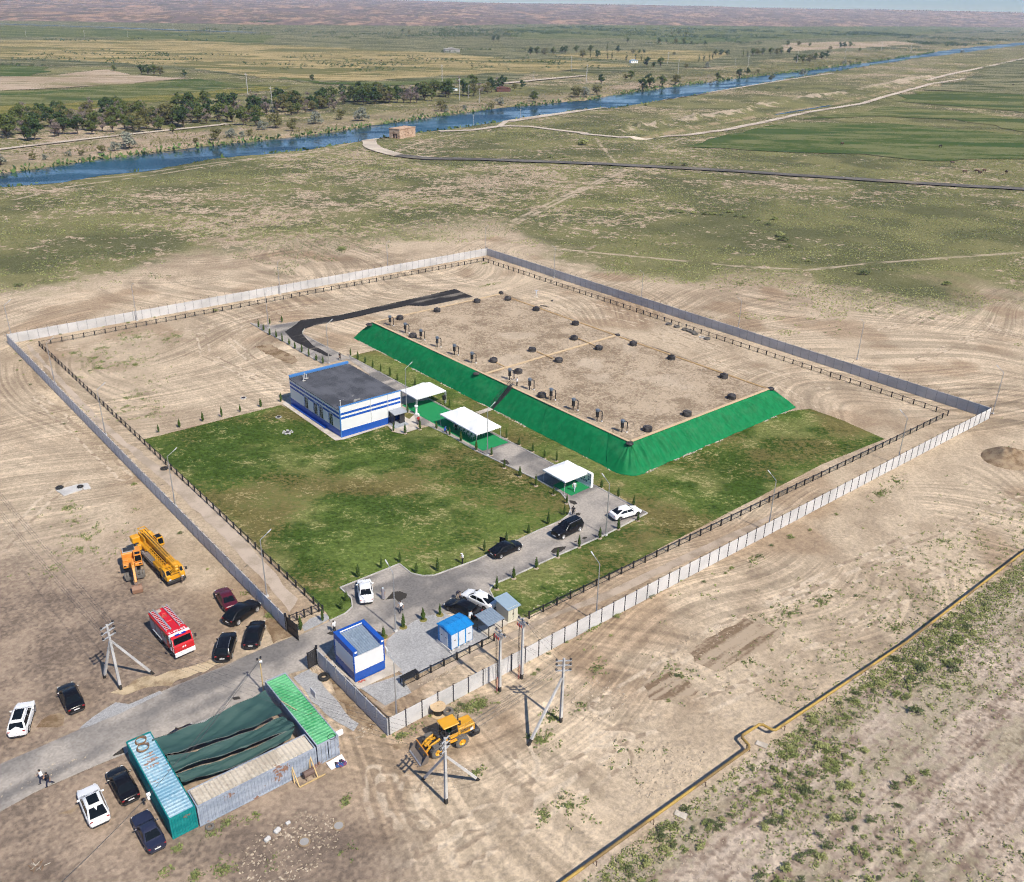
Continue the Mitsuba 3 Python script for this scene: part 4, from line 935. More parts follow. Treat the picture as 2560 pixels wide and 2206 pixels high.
put('parapet_trim', cat(bx(0.3, 0.03, 0.22, (0.3, -0.07, gh + 0.3)), bx(0.3, 0.03, 0.22, (gw - 0.2, -0.07, gh + 0.3)), bx(gw - 1.05, 0.12, 0.06, (gw / 2, gd - 0.5, gh + 0.63))), 'm_white', G0, g)
put('roof_sheet', corrugated(gw - 1.0, gd - 0.15, 0.27, 0.06), 'm_galv', G0 @ X(gw / 2, gd / 2 - 0.35, gh + 0.24, rx=5), g)
put('rubbish', cat(*[bx(0.25, 0.16, 0.07, (0.35 + 0.2 * k, -0.3 - 0.12 * (k % 2), 0.09), k * 35) for k in range(4)]), mat('m_red_dull', (0.42, 0.11, 0.09), 0.6), G0, thing('rubbish_scraps', 'small red and white scraps of rubbish at the foot of the gatehouse', 'rubbish'))

# transformer kiosk
mat('m_kiosk_blue', (0.012, 0.20, 0.52), 0.4)
mat('m_kiosk_door', (0.56, 0.60, 0.66), 0.45)
k = thing('transformer_kiosk', 'blue transformer kiosk with pale doors standing on blocks on the gravel', 'kiosk')
K0 = X(*(-6.82,86.44), 0.35, rz=41)
kw, kd, kh = 3.25, 2.6, 2.25
put('body', bx(kw, kd, kh, (kw / 2, kd / 2, 0)), 'm_kiosk_blue', K0, k)
put('roof', cat(thick(grid(np.array([[(-0.12, -0.15, kh + 0.12), (kw / 2, -0.15, kh + 0.16), (kw + 0.12, -0.15, kh + 0.12)], [(-0.12, kd / 2, kh + 0.42), (kw / 2, kd / 2, kh + 0.45), (kw + 0.12, kd / 2, kh + 0.42)], [(-0.12, kd + 0.15, kh + 0.12), (kw / 2, kd + 0.15, kh + 0.16), (kw + 0.12, kd + 0.15, kh + 0.12)]])), 0.1), side_prism([(0, kh - 0.01), (kw, kh - 0.01), (kw, kh + 0.05), (0, kh + 0.05)], 0.05, kd - 0.05), *[bar((kw * i / 4, -0.14, kh + 0.15), (kw * i / 4, kd / 2, kh + 0.46), 0.04, 0.05) for i in range(5)], *[bar((kw * i / 4, kd + 0.14, kh + 0.15), (kw * i / 4, kd / 2, kh + 0.46), 0.04, 0.05) for i in range(5)]), 'm_kiosk_blue', K0, k)
for i in range(3):
    dd = put('door', bx(0.93, 0.05, 2.0, (0.53 + 1.09 * i, -0.02, 0.1)), 'm_kiosk_door', K0, k)
    put('sign', bx(0.3, 0.015, 0.10, (0.55 + 1.09 * i, -0.053, 1.15)), 'm_dark_steel', K0, dd) if i != 1 else put('handle', bx(0.05, 0.06, 0.16, (0.2 + 1.09 * i, -0.07, 0.95)), 'm_dark_steel', K0, dd)
for i in range(2):
    dd = put('door', bx(0.05, 0.78, 2.0, (-0.02, 0.98 + 0.83 * i, 0.1)), 'm_kiosk_door', K0, k)
    put('sign', bx(0.015, 0.26, 0.10, (-0.053, 0.98 + 0.83 * i, 1.2)), 'm_dark_steel', K0, dd)
for i in range(4):
    put('block', bx(0.35, kd if i % 3 else kd + 0.1, 0.36, (0.3 + i * (kw - 0.6) / 3, kd / 2, -0.36)), 'm_concrete', K0, k)
put('sill_beam', cat(bx(0.2, kd + 0.5, 0.24, (-0.15, kd / 2 - 0.2, -0.34)), bx(0.14, kd + 0.1, 0.08, (-0.14, kd / 2, -0.02))), 'm_concrete', K0, k)

# ribbed carport and store shed
c = thing('canopy_shelter', 'small open shelter with ribbed grey metal roof on black posts beside the blue kiosk', 'shelter')
C0 = X(*(-2.31,90.67), 0, rz=42)
put('roof_sheet', corrugated(2.65, 2.7, 0.3, 0.07), 'm_galv', C0 @ X(0, 0, 2.2, rx=4), c)
for x_ in (-1.1, 1.1):
    for y_ in (-1.1, 1.1):
        put('post', bx(0.09, 0.09, 2.1 + y_ * 0.07, (x_, y_, 0.0)), 'm_black', C0, c)
    put('beam', bx(0.07, 2.5, 0.08, (x_, 0, 2.03), M=X(z=0.03, rx=4)), 'm_black', C0, c)
put('rail', cat(bx(0.05, 2.1, 0.05, (1.1, 0, 0.5)), bx(0.05, 2.1, 0.05, (-1.1, 0, 0.5))), 'm_black', C0, c)
mat('m_shed', (0.50, 0.49, 0.40), 0.6)
s = thing('store_shed', 'narrow cream metal shed with sloping grey sheet roof beside the lawn corner', 'shed')
S0 = X(*(-0.06,92.43), 0, rz=40)
put('wall', bx(1.6, 2.35, 2.0, (0.8, 1.18, 0)), 'm_shed', S0, s)
for i in range(2):
    dd = put('door', bx(0.7, 0.04, 1.85, (0.42 + 0.77 * i, -0.015, 0.08)), 'm_shed', S0, s)
    put('handle', bx(0.04, 0.05, 0.2, (0.7 + 0.16 * i, -0.05, 0.95)), 'm_dark_steel', S0, dd)
put('door_gap', bx(0.06, 0.02, 1.9, (0.8, -0.005, 0.06)), 'm_black', S0, s)
put('roof_sheet', thick(grid(np.array([[(-0.25, -0.3, 2.08), (1.9, -0.3, 2.08)], [(-0.25, 2.65, 2.42), (1.9, 2.65, 2.42)]])), 0.05), mat('m_sheet_blue', (0.30, 0.40, 0.48), 0.4, 0.2), S0, s)
put('gable', side_prism([(0, 1.99), (1.6, 1.99), (1.6, 2.12), (0, 2.12)], 0.0, 2.3), 'm_shed', S0, s)

# old pump house by the river
def oldbrick(p, n, uv):
    s = fbm(p.x * 0.5, p.y * 0.5, p.z * 0.8, 3)
    c = mix((0.40, 0.26, 0.18), (0.56, 0.42, 0.32), smoothstep(0.3, 0.7, s * 0.7 + noise(p.x * 1.8 + p.y * 1.8, p.z * 5) * 0.3))
    return mix(c, (0.28, 0.18, 0.13), smoothstep(0.62, 0.8, noise(p.x * 0.9, p.y * 0.9, p.z * 1.4)))
matte('m_old_brick', proc(oldbrick))
pz = float(gz(-66, 556)) - 0.2
p0, p1, p2 = np.array((-74.8,549.5)), np.array((-68.6,546.5)), np.array((-60.2,561.1))
pd = math.degrees(math.atan2(*(p2 - p1)[::-1]))
ph = thing('pump_house', 'derelict flat-roofed brick pump house with dark openings standing by the river', 'building')
PM = X(*p1, pz, rz=pd)
PL, PW, PH = 15.5, 7.5, 5.4
opens = [(1.4, 0.3, 1.8, 2.7), (3.6, 0.3, 1.5, 2.6)]
put('wall', cat(bx(PL, 0.4, PH, (PL / 2, 0.2, 0)), bx(PL, 0.4, PH, (PL / 2, PW - 0.2, 0)), bx(0.4, PW - 0.8, PH, (PL - 0.2, PW / 2, 0)), bx(0.4, 1.6, PH, (0.2, 1.2, 0)), bx(0.4, PW - 0.8 - 1.6 - 3.3, PH, (0.2, 0.4 + 1.6 + 3.3 + (PW - 6.1) / 2 + 0.0, 0)), bx(0.4, 3.3, PH - 3.0, (0.2, 2.0 + 1.65, 3.0)), bx(0.4, 3.3, 0.5, (0.2, 3.65, 0)), bx(0.36, 0.35, 2.5, (0.2, 3.5, 0.5))), 'm_old_brick', PM, ph)
put('roof', bx(PL + 0.5, PW + 0.5, 0.3, (PL / 2, PW / 2, PH + 0.002)), 'm_old_brick', PM, ph)
for a in (3.2, 6.2, 9.2, 12.2):
    put('pilaster', bx(0.5, 0.12, PH - 0.3, (a, -0.06, 0)), 'm_old_brick', PM, ph)

# ---------------------------------------------------------------- shipping containers
def rust(c0, c1, amount):
    def f(p, n, uv):
        a, b = p.x * float(U[0]) + p.y * float(U[1]), p.x * float(V[0]) + p.y * float(V[1])
        s = noise(a * 0.45 + 3, b * 0.45, p.z * 0.5) * 0.45 + noise(a * 1.2, b * 4.5, p.z) * 0.35 + noise(a * 7, b * 9, p.z * 5) * 0.2
        c = mix(c0, c1, smoothstep(0.3, 0.7, noise(a * 0.6, b * 0.5, p.z * 2) * 0.6 + noise(a * 5, b * 5, p.z * 5) * 0.4))
        r = smoothstep(amount, amount + 0.07, s)
        return mix(c, (0.25, 0.125, 0.075), r * 0.9)
    return proc(f)
for key, c0, c1, am in (('m_c_teal', (0.0, 0.17, 0.18), (0.01, 0.22, 0.22), 0.66), ('m_c_sky', (0.14, 0.29, 0.40), (0.28, 0.41, 0.49), 0.60), ('m_c_cream', (0.42, 0.365, 0.29), (0.56, 0.50, 0.41), 0.68),
                        ('m_c_grey', (0.24, 0.28, 0.35), (0.33, 0.37, 0.44), 0.66), ('m_c_green', (0.035, 0.26, 0.095), (0.10, 0.37, 0.17), 0.64)):
    scene[key] = {'type': 'twosided', 'bsdf': {'type': 'principled', 'base_color': rust(c0, c1, am), 'roughness': 0.55, 'specular': 0.4}}
def container(name, label, c, rz, roof, sides, ends, frame, doors_front):
    """12.2 by 2.44 by 2.6 m along x; doors at the +x end if doors_front"""
    t = thing(name, label, 'container')
    M = X(*c, 0.04, rz=rz)
    L, W, H = 12.19, 2.44, 2.59
    f = cat(*[bx(0.16, 0.16, H, (sx * (L / 2 - 0.08), sy * (W / 2 - 0.08), 0)) for sx in (-1, 1) for sy in (-1, 1)], *[bx(L - 0.32, 0.1, 0.14, (0, sy * (W / 2 - 0.05), z)) for sy in (-1, 1) for z in (0, H - 0.12)], *[bx(0.1, W - 0.32, 0.14, (sx * (L / 2 - 0.05), 0, z)) for sx in (-1, 1) for z in (0, H - 0.12)])
    put('frame', f, frame, M, t)
    n = int((L - 0.3) / 1.22)
    for i in range(n):
        w = (L - 0.34) / n
        put('roof_panel', corrugated(w - 0.012, W - 0.22, 0.33, 0.085), roof, M @ X(-L / 2 + 0.17 + w * (i + 0.5), 0, H - 0.06), t)
    for sy in (-1, 1):
        put('side_panel', corrugated(L - 0.32, H - 0.26, 0.33, 0.06), sides, M @ X(0, sy * (W / 2 - 0.07), H / 2, rx=-90 * sy) , t)
    for sx in (-1, 1):
        if (sx > 0) == doors_front:
            for sy in (-1, 1):
                d = put('door', cat(bx(0.05, W / 2 - 0.2, H - 0.32, (sx * (L / 2 - 0.06), sy * (W / 4 - 0.05), 0.16)), *[bx(0.03, W / 2 - 0.22, 0.07, (sx * (L / 2 - 0.02), sy * (W / 4 - 0.05), z)) for z in (0.55, 1.2, 1.85)]), ends, M, t)
                for k in (0.3, 0.78):
                    put('lock_rod', cyl(0.022, H - 0.3, (sx * (L / 2 + 0.01), sy * k, 0.15), 6), 'm_steel', M, d)
        else:
            put('end_panel', corrugated(W - 0.32, H - 0.26, 0.25, 0.045), ends, M @ X(sx * (L / 2 - 0.07), 0, H / 2, rz=90 * sx, rx=90), t)
    return t
C1 = (-33.55, 64.3)
container('shipping_container', 'teal container with rusty sky-blue roof, nearest to the parked white cars', C1, -51.0, 'm_c_sky', 'm_c_teal', 'm_c_teal', 'm_c_teal', False)
container('shipping_container', 'container with cream rusted roof and grey-blue sides, between teal and green containers', (-24.62, 65.05), 38.9, 'm_c_cream', 'm_c_grey', 'm_c_grey', 'm_c_grey', False)
container('shipping_container', 'container with bright green roof and grey doors, nearest the gate', (-21.95, 73.68), -51.0, 'm_c_green', 'm_c_grey', 'm_c_grey', 'm_c_grey', True)
mat('m_net', (0.024, 0.068, 0.064), 0.75)
def net(name, label, q, sag, seed, nu=60, nv=16):
    """shade net hung between four corners"""
    q = [np.array(a, float) for a in q]
    P = np.zeros((nu, nv, 3))
    for i, u in enumerate(np.linspace(0, 1, nu)):
        for j, v in enumerate(np.linspace(0, 1, nv)):
            p = (q[0] * (1 - u) + q[1] * u) * (1 - v) + (q[3] * (1 - u) + q[2] * u) * v
            w = 1.3 * (meshkit.fbm(np.array([u * 4 + v * 2, v * 3.2, seed]), 3, 3) - 0.5) + 0.5 * (meshkit.noise(np.array([u * 14 + v * 9, v * 3.0, seed]), 4) - 0.5)
            p[2] += -sag * 4 * v * (1 - v) * (0.6 + 0.4 * math.sin(math.pi * u)) - 0.5 * math.sin(math.pi * u) + w * 0.5
            p[:2] += V * 0.25 * (meshkit.noise(np.array([u * 9, j * 0.0 + seed, v > 0.5]), 3) - 0.5) * (abs(v - 0.5) > 0.45)
            P[i, j] = p
    t = thing(name, label, 'tarpaulin')
    put('sheet', thick(grid(P), 0.01), 'm_net', None, t, smooth=40)
    for a, b in ((0, 1), (3, 2)):
        e = P[:, 0 if a == 0 else -1]
        put('rope', tube(e[::6] + [0, 0, 0.03], 0.02, 4), 'm_black', None, t)
net('shade_net', 'topmost of three dark green shade nets slung between the containers, nearest the road', [(*(-35.79,68.50), 2.6), (*(-26.17,75.90), 2.9), (*(-23.65,72.86), 2.75), (*(-33.74,66.68), 2.55)], 0.42, 1)
net('shade_net', 'middle of three dark green shade nets slung between the containers', [(*(-33.52,66.39), 2.4), (*(-23.57,72.79), 2.45), (*(-21.82,71.24), 2.5), (*(-32.27,64.87), 2.5)], 0.35, 4)
net('shade_net', 'lowest of three dark green shade nets slung between the containers, above the cream roof', [(*(-32.13,64.71), 2.3), (*(-21.96,71.05), 2.3), (*(-22.20,69.59), 2.25), (*(-30.88,63.52), 2.15)], 0.4, 7)
mat('m_cable_rust', (0.20, 0.115, 0.06), 0.7)
for i, (p, s, w) in enumerate((((-36.87,68.30), 1.0, 'upper'), ((-36.25,67.30), 1.1, 'lower'))):
    t = thing('cable_coil', f'{w} rusty brown coil of cable lying on the sky-blue container roof', 'cable coil')
    for j in range(4):
        put('turn', tube([(0.52 * s * math.cos(a) * (1 + 0.05 * math.sin(3 * a + j)) + 0.03 * j, 0.5 * s * math.sin(a) - 0.02 * j, 0.05 + 0.05 * j) for a in np.arange(20) * math.pi / 10], 0.03, 5, True), 'm_cable_rust', X(*p, 2.64 + 0.004 * j + 0.1 * i, rz=30 * j), t)
for p, lb, s in (((-17.80,69.49), 'thin dark hoop lying on the near end of the green container roof', 0.4),):
    put('hoop', tube([(s * math.cos(a), s * math.sin(a), 0.02) for a in np.arange(16) * math.pi / 8], 0.025, 5, True), 'm_black', X(*p, 2.66), thing('wire_hoop', lb, 'hoop'))
put('pole', bar((*(-24.23,74.56), 2.7), (*(-22.23,73.18), 2.7), 0.07), 'm_plank', None, thing('timber_pole', 'thin timber pole lying across the green container roof', 'timber'))

# swing frame of yellow timber with an old iron drum
sw = thing('timber_swing', 'rough yellow timber frame standing by the grey-blue container side', 'frame')
mat('m_yellow_timber', (0.50, 0.36, 0.17), 0.7)
A1, A2, B1, B2 = (-21.38,66.50), (-19.73,67.64), (-20.36,65.24), (-18.82,66.56)
for p, q, z0, z1 in ((A1, B1, 1.9, 0.05), (A1, (-20.97,65.76), 1.9, 0.05), (A2, B2, 1.9, 0.05), (A2, (-19.65,66.98), 1.9, 0.05), ((-21.44,66.39), (-19.22,68.44), 1.95, 1.95), (B1, (-18.15,67.01), 0.08, 0.08)):
    put('beam', bar((*p, z0), (*q, z1), 0.1), 'm_yellow_timber', None, sw)
dm = thing('iron_drum', 'rusty half drum on legs inside the yellow timber frame', 'drum')
DM = X(*(-19.69,66.54), 0.35, rz=39)
put('drum', cyl(0.33, 1.1, (0, 0, 0.35), 14, 'x'), mat('m_rust', (0.13, 0.085, 0.07), 0.7), DM, dm)
for x_ in (-0.4, 0.4):
    put('leg', cat(bar((x_, -0.3, -0.33), (x_, -0.1, 0.2), 0.05), bar((x_, 0.3, -0.33), (x_, 0.1, 0.2), 0.05)), 'm_rust', DM, dm)
bg = thing('rag_pile', 'white sheet with blue and purple rags heaped at the grey container doors', 'rags')
BG = X(*(-17.25,68.47), 0.03, rz=40)
r_ = np.random.default_rng(3)
put('cloth', thick(grid(np.array([[(x_, y_, 0.12 * meshkit.noise(np.array([x_ * 2, y_ * 2, 0]), 3) + 0.25 * max(0, y_)) for x_ in np.linspace(-0.9, 0.9, 10)] for y_ in np.linspace(-0.5, 0.6, 7)])), 0.01), 'm_white', BG, bg)
for col, n_ in (((0.03, 0.08, 0.24), 7), ((0.16, 0.05, 0.12), 6), ((0.03, 0.03, 0.04), 5)):
    put('rag', cat(*[trimesh.creation.icosphere(1, 0.16).apply_transform(X(r_.uniform(-0.3, 0.7), r_.uniform(-0.7, 0.1), 0.14, rz=r_.uniform(0, 180)) @ np.diag([1.5, 0.8, 0.5, 1])) for _ in range(n_)]), mat(f'm_rag_{n_}', col, 0.9), BG, bg)
put('unit', bx(0.75, 0.3, 0.55, (0, 0, 0), b=0.03), 'm_white', X(*(-17.17,70.29), 2.15, rz=40), thing('air_conditioner', 'white air conditioner box on the near right corner of the green container', 'air conditioner'))
put('board', bx(1.2, 0.04, 0.95, (0, 0, 0)), 'm_white', X(*(-21.31,76.87), 1.3, rz=-51), thing('white_board', 'white board sticking out behind the green container', 'board'))

# ---------------------------------------------------------------- marquees on the drive
mat('m_canvas', (0.74, 0.75, 0.77), 0.6)
mat('m_pole', (0.5, 0.52, 0.55), 0.4, 0.3)
mat('m_carpet', (0.006, 0.20, 0.065), 0.9)
def canopy(L, W, he, hp, n=13):
    """peaked roof on a rectangle, sagging between ridge and eave"""
    P = np.zeros((n, n, 3))
    for i, a in enumerate(np.linspace(-1, 1, n)):
        for j, b in enumerate(np.linspace(-1, 1, n)):
            r = max(abs(a), abs(b))
            P[i, j] = (a * L / 2, b * W / 2, he + (hp - he) * (1 - r) ** 1.18)
    return grid(P)
def valance(L, W, he, d=0.28, k=0.42):
    m = []
    for p, q in (((-1, -1), (1, -1)), ((1, -1), (1, 1)), ((1, 1), (-1, 1)), ((-1, 1), (-1, -1))):
        p, q = np.array(p) * [L / 2, W / 2], np.array(q) * [L / 2, W / 2]
        n = int(np.linalg.norm(q - p) / k) * 4
        t = np.linspace(0, 1, n + 1)
        top = np.c_[p + (q - p) * t[:, None], np.full(n + 1, he)]
        bot = top - [0, 0, 1] * np.c_[0 * t, 0 * t, d * (0.55 + 0.45 * np.abs(np.sin(np.arange(n + 1) * math.pi / 4)))]
        m.append(grid(np.stack([top, bot])))
    return cat(m)
def marquee(label, c, rz, L, W, he, hp, truss=False, double=False):
    t = thing('marquee_tent', label, 'tent')
    M = X(*c, 0.09, rz=rz)
    if double:
        put('canopy', cat(*[canopy(L / 2, W, he, hp).apply_translation((s * L / 4, 0, 0)) for s in (-1, 1)]), 'm_canvas', M, t, smooth=20)
    else:
        put('canopy', canopy(L, W, he, hp), 'm_canvas', M, t, smooth=20)
    put('valance', valance(L, W, he + 0.005), 'm_canvas', M, t)
    put('eave_frame', cat(*[bar((-L / 2, s * W / 2 * 0.985, he - 0.05), (L / 2, s * W / 2 * 0.985, he - 0.05), 0.05) for s in (-1, 1)], *[bar((s * L / 2 * 0.985, -W / 2, he - 0.05), (s * L / 2 * 0.985, W / 2, he - 0.05), 0.05) for s in (-1, 1)]), 'm_pole', M, t)
    for sx in (-1, 1):
        for sy in (-1, 1):
            x_, y_ = sx * (L / 2 - 0.12), sy * (W / 2 - 0.12)
            if truss:
                m = [cyl(0.025, he - 0.06, (x_ + a, y_ + b, 0), 6) for a in (-0.13, 0.13) for b in (-0.13, 0.13)]
                for k in range(10):
                    z = k * (he - 0.1) / 10
                    for a, b, a2, b2 in ((-1, -1, 1, -1), (1, -1, 1, 1), (1, 1, -1, 1), (-1, 1, -1, -1)):
                        m.append(bar((x_ + 0.13 * a, y_ + 0.13 * b, z), (x_ + 0.13 * a2, y_ + 0.13 * b2, z + (he - 0.1) / 10), 0.025))
                put('leg', cat(m), 'm_pole', M, t)
            else:
                put('leg', cat(cyl(0.04, he - 0.03, (x_, y_, 0), 8), bx(0.2, 0.2, 0.02, (x_, y_, 0))), 'm_pole', M, t)
    return t
m1, m2, m3_ = np.array((-18.75,156.49)), np.array((-13.77,161.46)), np.array((-21.74,160.90))
marquee('white peaked marquee on lattice truss legs, beside the right wall of the main building', (m2 + m3_) / 2 + (0.3, 0.4), -50, 5.6, 6.9, 2.65, 4.3, True)
marquee('long white marquee with two peaks, sheltering rows of white chairs on green carpet', np.mean([(-13.37, 151.25), (-6.23, 142.8), (-2.01, 146.23), (-9.15, 155.02)], 0), -50, 11.1, 5.6, 2.3, 3.9, False, True)
marquee('single-peaked white marquee with the photo banner, nearest the parked black car', (8.9, 129.55), -50, 5.4, 5.5, 2.35, 3.8)
put('carpet', sheet([(-19.84,158.14),(-5.07,141.02),(-0.63,144.57),(-15.42,161.96),(-16.63,163.29),(-21.52,160.29)], 0.10, 0.05, 1.5, 3), 'm_carpet', None, thing('green_carpet', 'long bright green carpet laid under the first two marquees', 'carpet'))
for i in range(7):
    a = np.array((-18.05,159.27)) + np.array((-15.26,161.51)) * 0
    p = at((-17.64,159.88), 0.3, 0) 
put('carpet', sheet([(9.65,125.49),(12.74,128.36),(9.77,131.92),(6.75,128.76)], 0.10, 0.04, 1.5, 4), 'm_carpet', None, thing('green_carpet', 'small bright green carpet under the single-peaked marquee', 'carpet'))
bn = thing('photo_banner', 'white banner stand with grid of dark blue photographs beside the single-peaked marquee', 'banner')
NM = X(*(13.05,128.37), 0.09, rz=-229)
put('frame', cat(bx(0.12, 0.5, 2.4, (0, 0, 0)), bx(0.12, 0.5, 2.4, (3.3, 0, 0)), bx(3.4, 0.5, 0.12, (1.65, 0, 2.4)), bx(3.2, 0.6, 0.25, (1.65, 0, 0))), 'm_white', NM, bn)
put('board', bx(3.17, 0.05, 2.14, (1.65, -0.15, 0.255)), 'm_white', NM, bn)
mat('m_photo', (0.035, 0.075, 0.16), 0.5)
mat('m_photo_grey', (0.16, 0.21, 0.27), 0.5)
r_ = np.random.default_rng(5)
for i in range(6):
    for j in range(4):
        if r_.uniform() < 0.85:
            for sy in (1,):
                put('picture', bx(r_.uniform(0.3, 0.46), 0.01, r_.uniform(0.26, 0.42), (0.4 + 0.5 * i, -0.12 + 0.0, 0.45 + 0.48 * j)), r_.choice(['m_photo', 'm_photo', 'm_photo_grey']), NM, bn)
mat('m_chair', (0.72, 0.72, 0.70), 0.4)
chair = Proto()
chair.add('seat', bx(0.46, 0.44, 0.04, (0, 0, 0.43), b=0.012), 'm_chair')
chair.add('backrest', cat(*[bx(0.03, 0.05, 0.42, (-0.21, -0.18 + 0.09 * i, 0.48)) for i in range(5)], bx(0.04, 0.46, 0.1, (-0.22, 0, 0.86), b=0.012)), 'm_chair')
for s1_, s2_ in ((-1, -1), (1, -1), (-1, 1), (1, 1)):
    chair.add('leg', bar((0.19 * s1_, 0.19 * s2_, 0.43), (0.23 * s1_, 0.23 * s2_, 0), 0.045), 'm_chair')
for s in (-1, 1):
    chair.add('armrest', cat(bx(0.42, 0.05, 0.03, (-0.02, 0.24 * s, 0.64)), bar((0.18, 0.24 * s, 0.45), (0.18, 0.24 * s, 0.65), 0.04)), 'm_chair')
cs = [(-7.24,145.67),(-7.91,146.68),(-8.63,147.69),(-9.25,148.71),(-9.98,149.48),(-10.65,150.26)]
for r in range(3):
    for i, p in enumerate(cs):
        q = at(p, 0.2 + 1.15 * r, 0.0)
        chair.stamp(thing('plastic_chair', f'white plastic armchair, {ORD[i]} from the near end of the {("nearest row", "middle row", "back row")[r]} under the marquee', 'chair', 'white chairs under the long marquee'), X(*q, 0.105, rz=130))
sp = thing('loudspeaker', 'black box loudspeaker on a stand beside the truss-legged marquee', 'loudspeaker')
SM = X(*(-13.33,160.70), 0.06, rz=-50)
put('cabinet', bx(0.5, 0.55, 0.95, (0, 0, 1.15), b=0.03), 'm_black', SM, sp)
put('stand', cat(cyl(0.03, 1.2, (0, 0, 0), 8), *[bar((0, 0, 0.5), (0.45 * math.cos(a), 0.45 * math.sin(a), 0.0), 0.03) for a in (0, 2.1, 4.2)]), 'm_black', SM, sp)
ur = thing('white_stand', 'tall white waisted display stand at the near leg of the truss marquee', 'stand')
put('column', lathe([(0.3, 0), (0.3, 0.12), (0.2, 0.2), (0.16, 0.9), (0.2, 1.3), (0.34, 1.45), (0.36, 1.62), (0.2, 1.72), (0, 1.74)], 14), 'm_white', X(*(-18.27,156.18), 0.1, s=1.05), ur, smooth=40)

# ---------------------------------------------------------------- lamps
lampP = {}
def lamp(p, toward, where, h=8.6, foot=True):
    if h not in lampP:
        L = Proto()
        L.add('pole', lathe([(0.11, 0), (0.10, 2.2), (0.075, 2.3), (0.055, h)], 8), 'm_steel', 40)
        L.add('arm', tube([(0, 0, h - 0.05), (0.1, 0, h + 0.1), (1.15, 0, h + 0.75)], 0.04, 6), 'm_steel', 40)
        L.add('lamp_head', loft([[(1.05 + 0.58 * t, s * w * 0.5, h + 0.68 + 0.36 * t + k) for s, k in ((-1, 0), (1, 0), (0.7, 0.07), (-0.7, 0.07))] for t, w in ((0, 0.1), (0.25, 0.17), (0.85, 0.18), (1, 0.12))]), mat('m_lamp', (0.45, 0.46, 0.47), 0.4))
        L.add('footing', bx(0.45, 0.45, 0.22, (0, 0, -0.02)), 'm_concrete')
        lampP[h] = L
    k = thing('street_lamp', f'grey steel street lamp {where}', 'street lamp', 'street lamps of the compound')
    lampP[h].stamp(k, X(*p, 0.06, rz=toward))
off = np.array([-ab[1], ab[0]])
for i, (p, w) in enumerate((((-12.11,74.38), 'inside the near right wall, closest to the near corner'), ((10.41,93.77), 'inside the near right wall, second from the near corner'), ((37.96,116.51), 'inside the near right wall, third from the near corner'), ((66.04,140.01), 'inside the near right wall, fourth from the near corner'), ((93.28,162.52), 'inside the near right wall, at the right corner'))):
    q = CA + ab * ((np.array(p) - CA) @ ab) + off * 0.6
    lamp(q, 130, w, 8.6)
for p, t, w in (((-13.96,90.23), 130, 'at the edge of the gravel yard, beside the road'), ((14.10,113.77), 130, 'at the road edge beside the small sapling, near the white sedan'), ((-4.20,139.32), 40, 'on the drive edge before the double-peaked marquee'), ((-20.27,157.54), 40, 'between main building porch and truss marquee'), ((-39.87,182.13), 40, 'just behind the main building roof'), ((-58.57,204.60), 40, 'behind the sapling row, by the far asphalt bend')):
    lamp(p, t, w, 8.6)
for p, w in (((-31.64,96.94), 'inside the near left wall, closest to the gate'), ((-51.42,119.61), 'inside the near left wall, second from the gate'), ((-72.51,144.52), 'inside the near left wall, third from the gate'), ((-92.29,167.62), 'inside the near left wall, fourth from the gate'), ((-112.97,191.50), 'at the far left corner of the compound')):
    lamp(p, 40, w, 8.6)
for p, w in (((-91.25,208.10), 'inside the far left wall, closest to the left corner'), ((-62.49,232.48), 'inside the far left wall, second from the left corner'), ((-36.88,255.74), 'inside the far left wall, third from the left corner'), ((-9.54,278.47), 'at the back corner of the compound')):
    lamp(p, -50, w, 8.6)
for p, w in (((11.20,254.47), 'inside the far right wall, closest to the back corner'), ((33.20,229.34), 'inside the far right wall, second from the back corner'), ((53.47,205.80), 'inside the far right wall, third from the back corner'), ((77.27,191.14), 'inside the far right wall, fourth from the back corner')):
    lamp(p, 220, w, 8.6)

# ---------------------------------------------------------------- utility poles and wires
mat('m_pole_concrete', concrete_colour((0.36, 0.355, 0.35), (0.50, 0.49, 0.48), 0.7), 0.9)
mat('m_tar', (0.03, 0.028, 0.026), 0.8)
def sqpole(p, q, w0=0.3, w1=0.2):
    """tapered square pole with a tarred foot"""
    p, q = np.array(p, float), np.array(q, float)
    d = (q - p) / np.linalg.norm(q - p)
    s = np.array([U[0], U[1], 0]) - d * (d @ np.array([U[0], U[1], 0]))
    s /= np.linalg.norm(s)
    t = np.cross(d, s)
    L = np.linalg.norm(q - p)
    def ring(k):
        w = (w0 + (w1 - w0) * k / L) / 2
        c = p + d * k
        return [c + s * a * w + t * b * w for a, b in ((-1, -1), (1, -1), (1, 1), (-1, 1))]
    return loft([ring(0.75), ring(L)]), loft([ring(0), ring(0.75)])
def insulators(key, top, dirs, arm, levels, sp, drop=0.0):
    c, s = math.cos(math.radians(dirs)), math.sin(math.radians(dirs))
    pts = []
    for z in levels:
        k = put('crossarm', bar((top[0] - arm * c, top[1] - arm * s, z), (top[0] + arm * c, top[1] + arm * s, z), 0.11), 'm_pole', None, key)
        for a in sp:
            q = (top[0] + a * c, top[1] + a * s, z)
            put('insulator', lathe([(0.03, -0.02), (0.03, 0.12), (0.15, 0.14), (0.13, 0.24), (0.06, 0.3), (0, 0.31)], 8), 'm_black', X(*q), k)
            pts.append(np.array((q[0], q[1], z + 0.25)))
    return pts
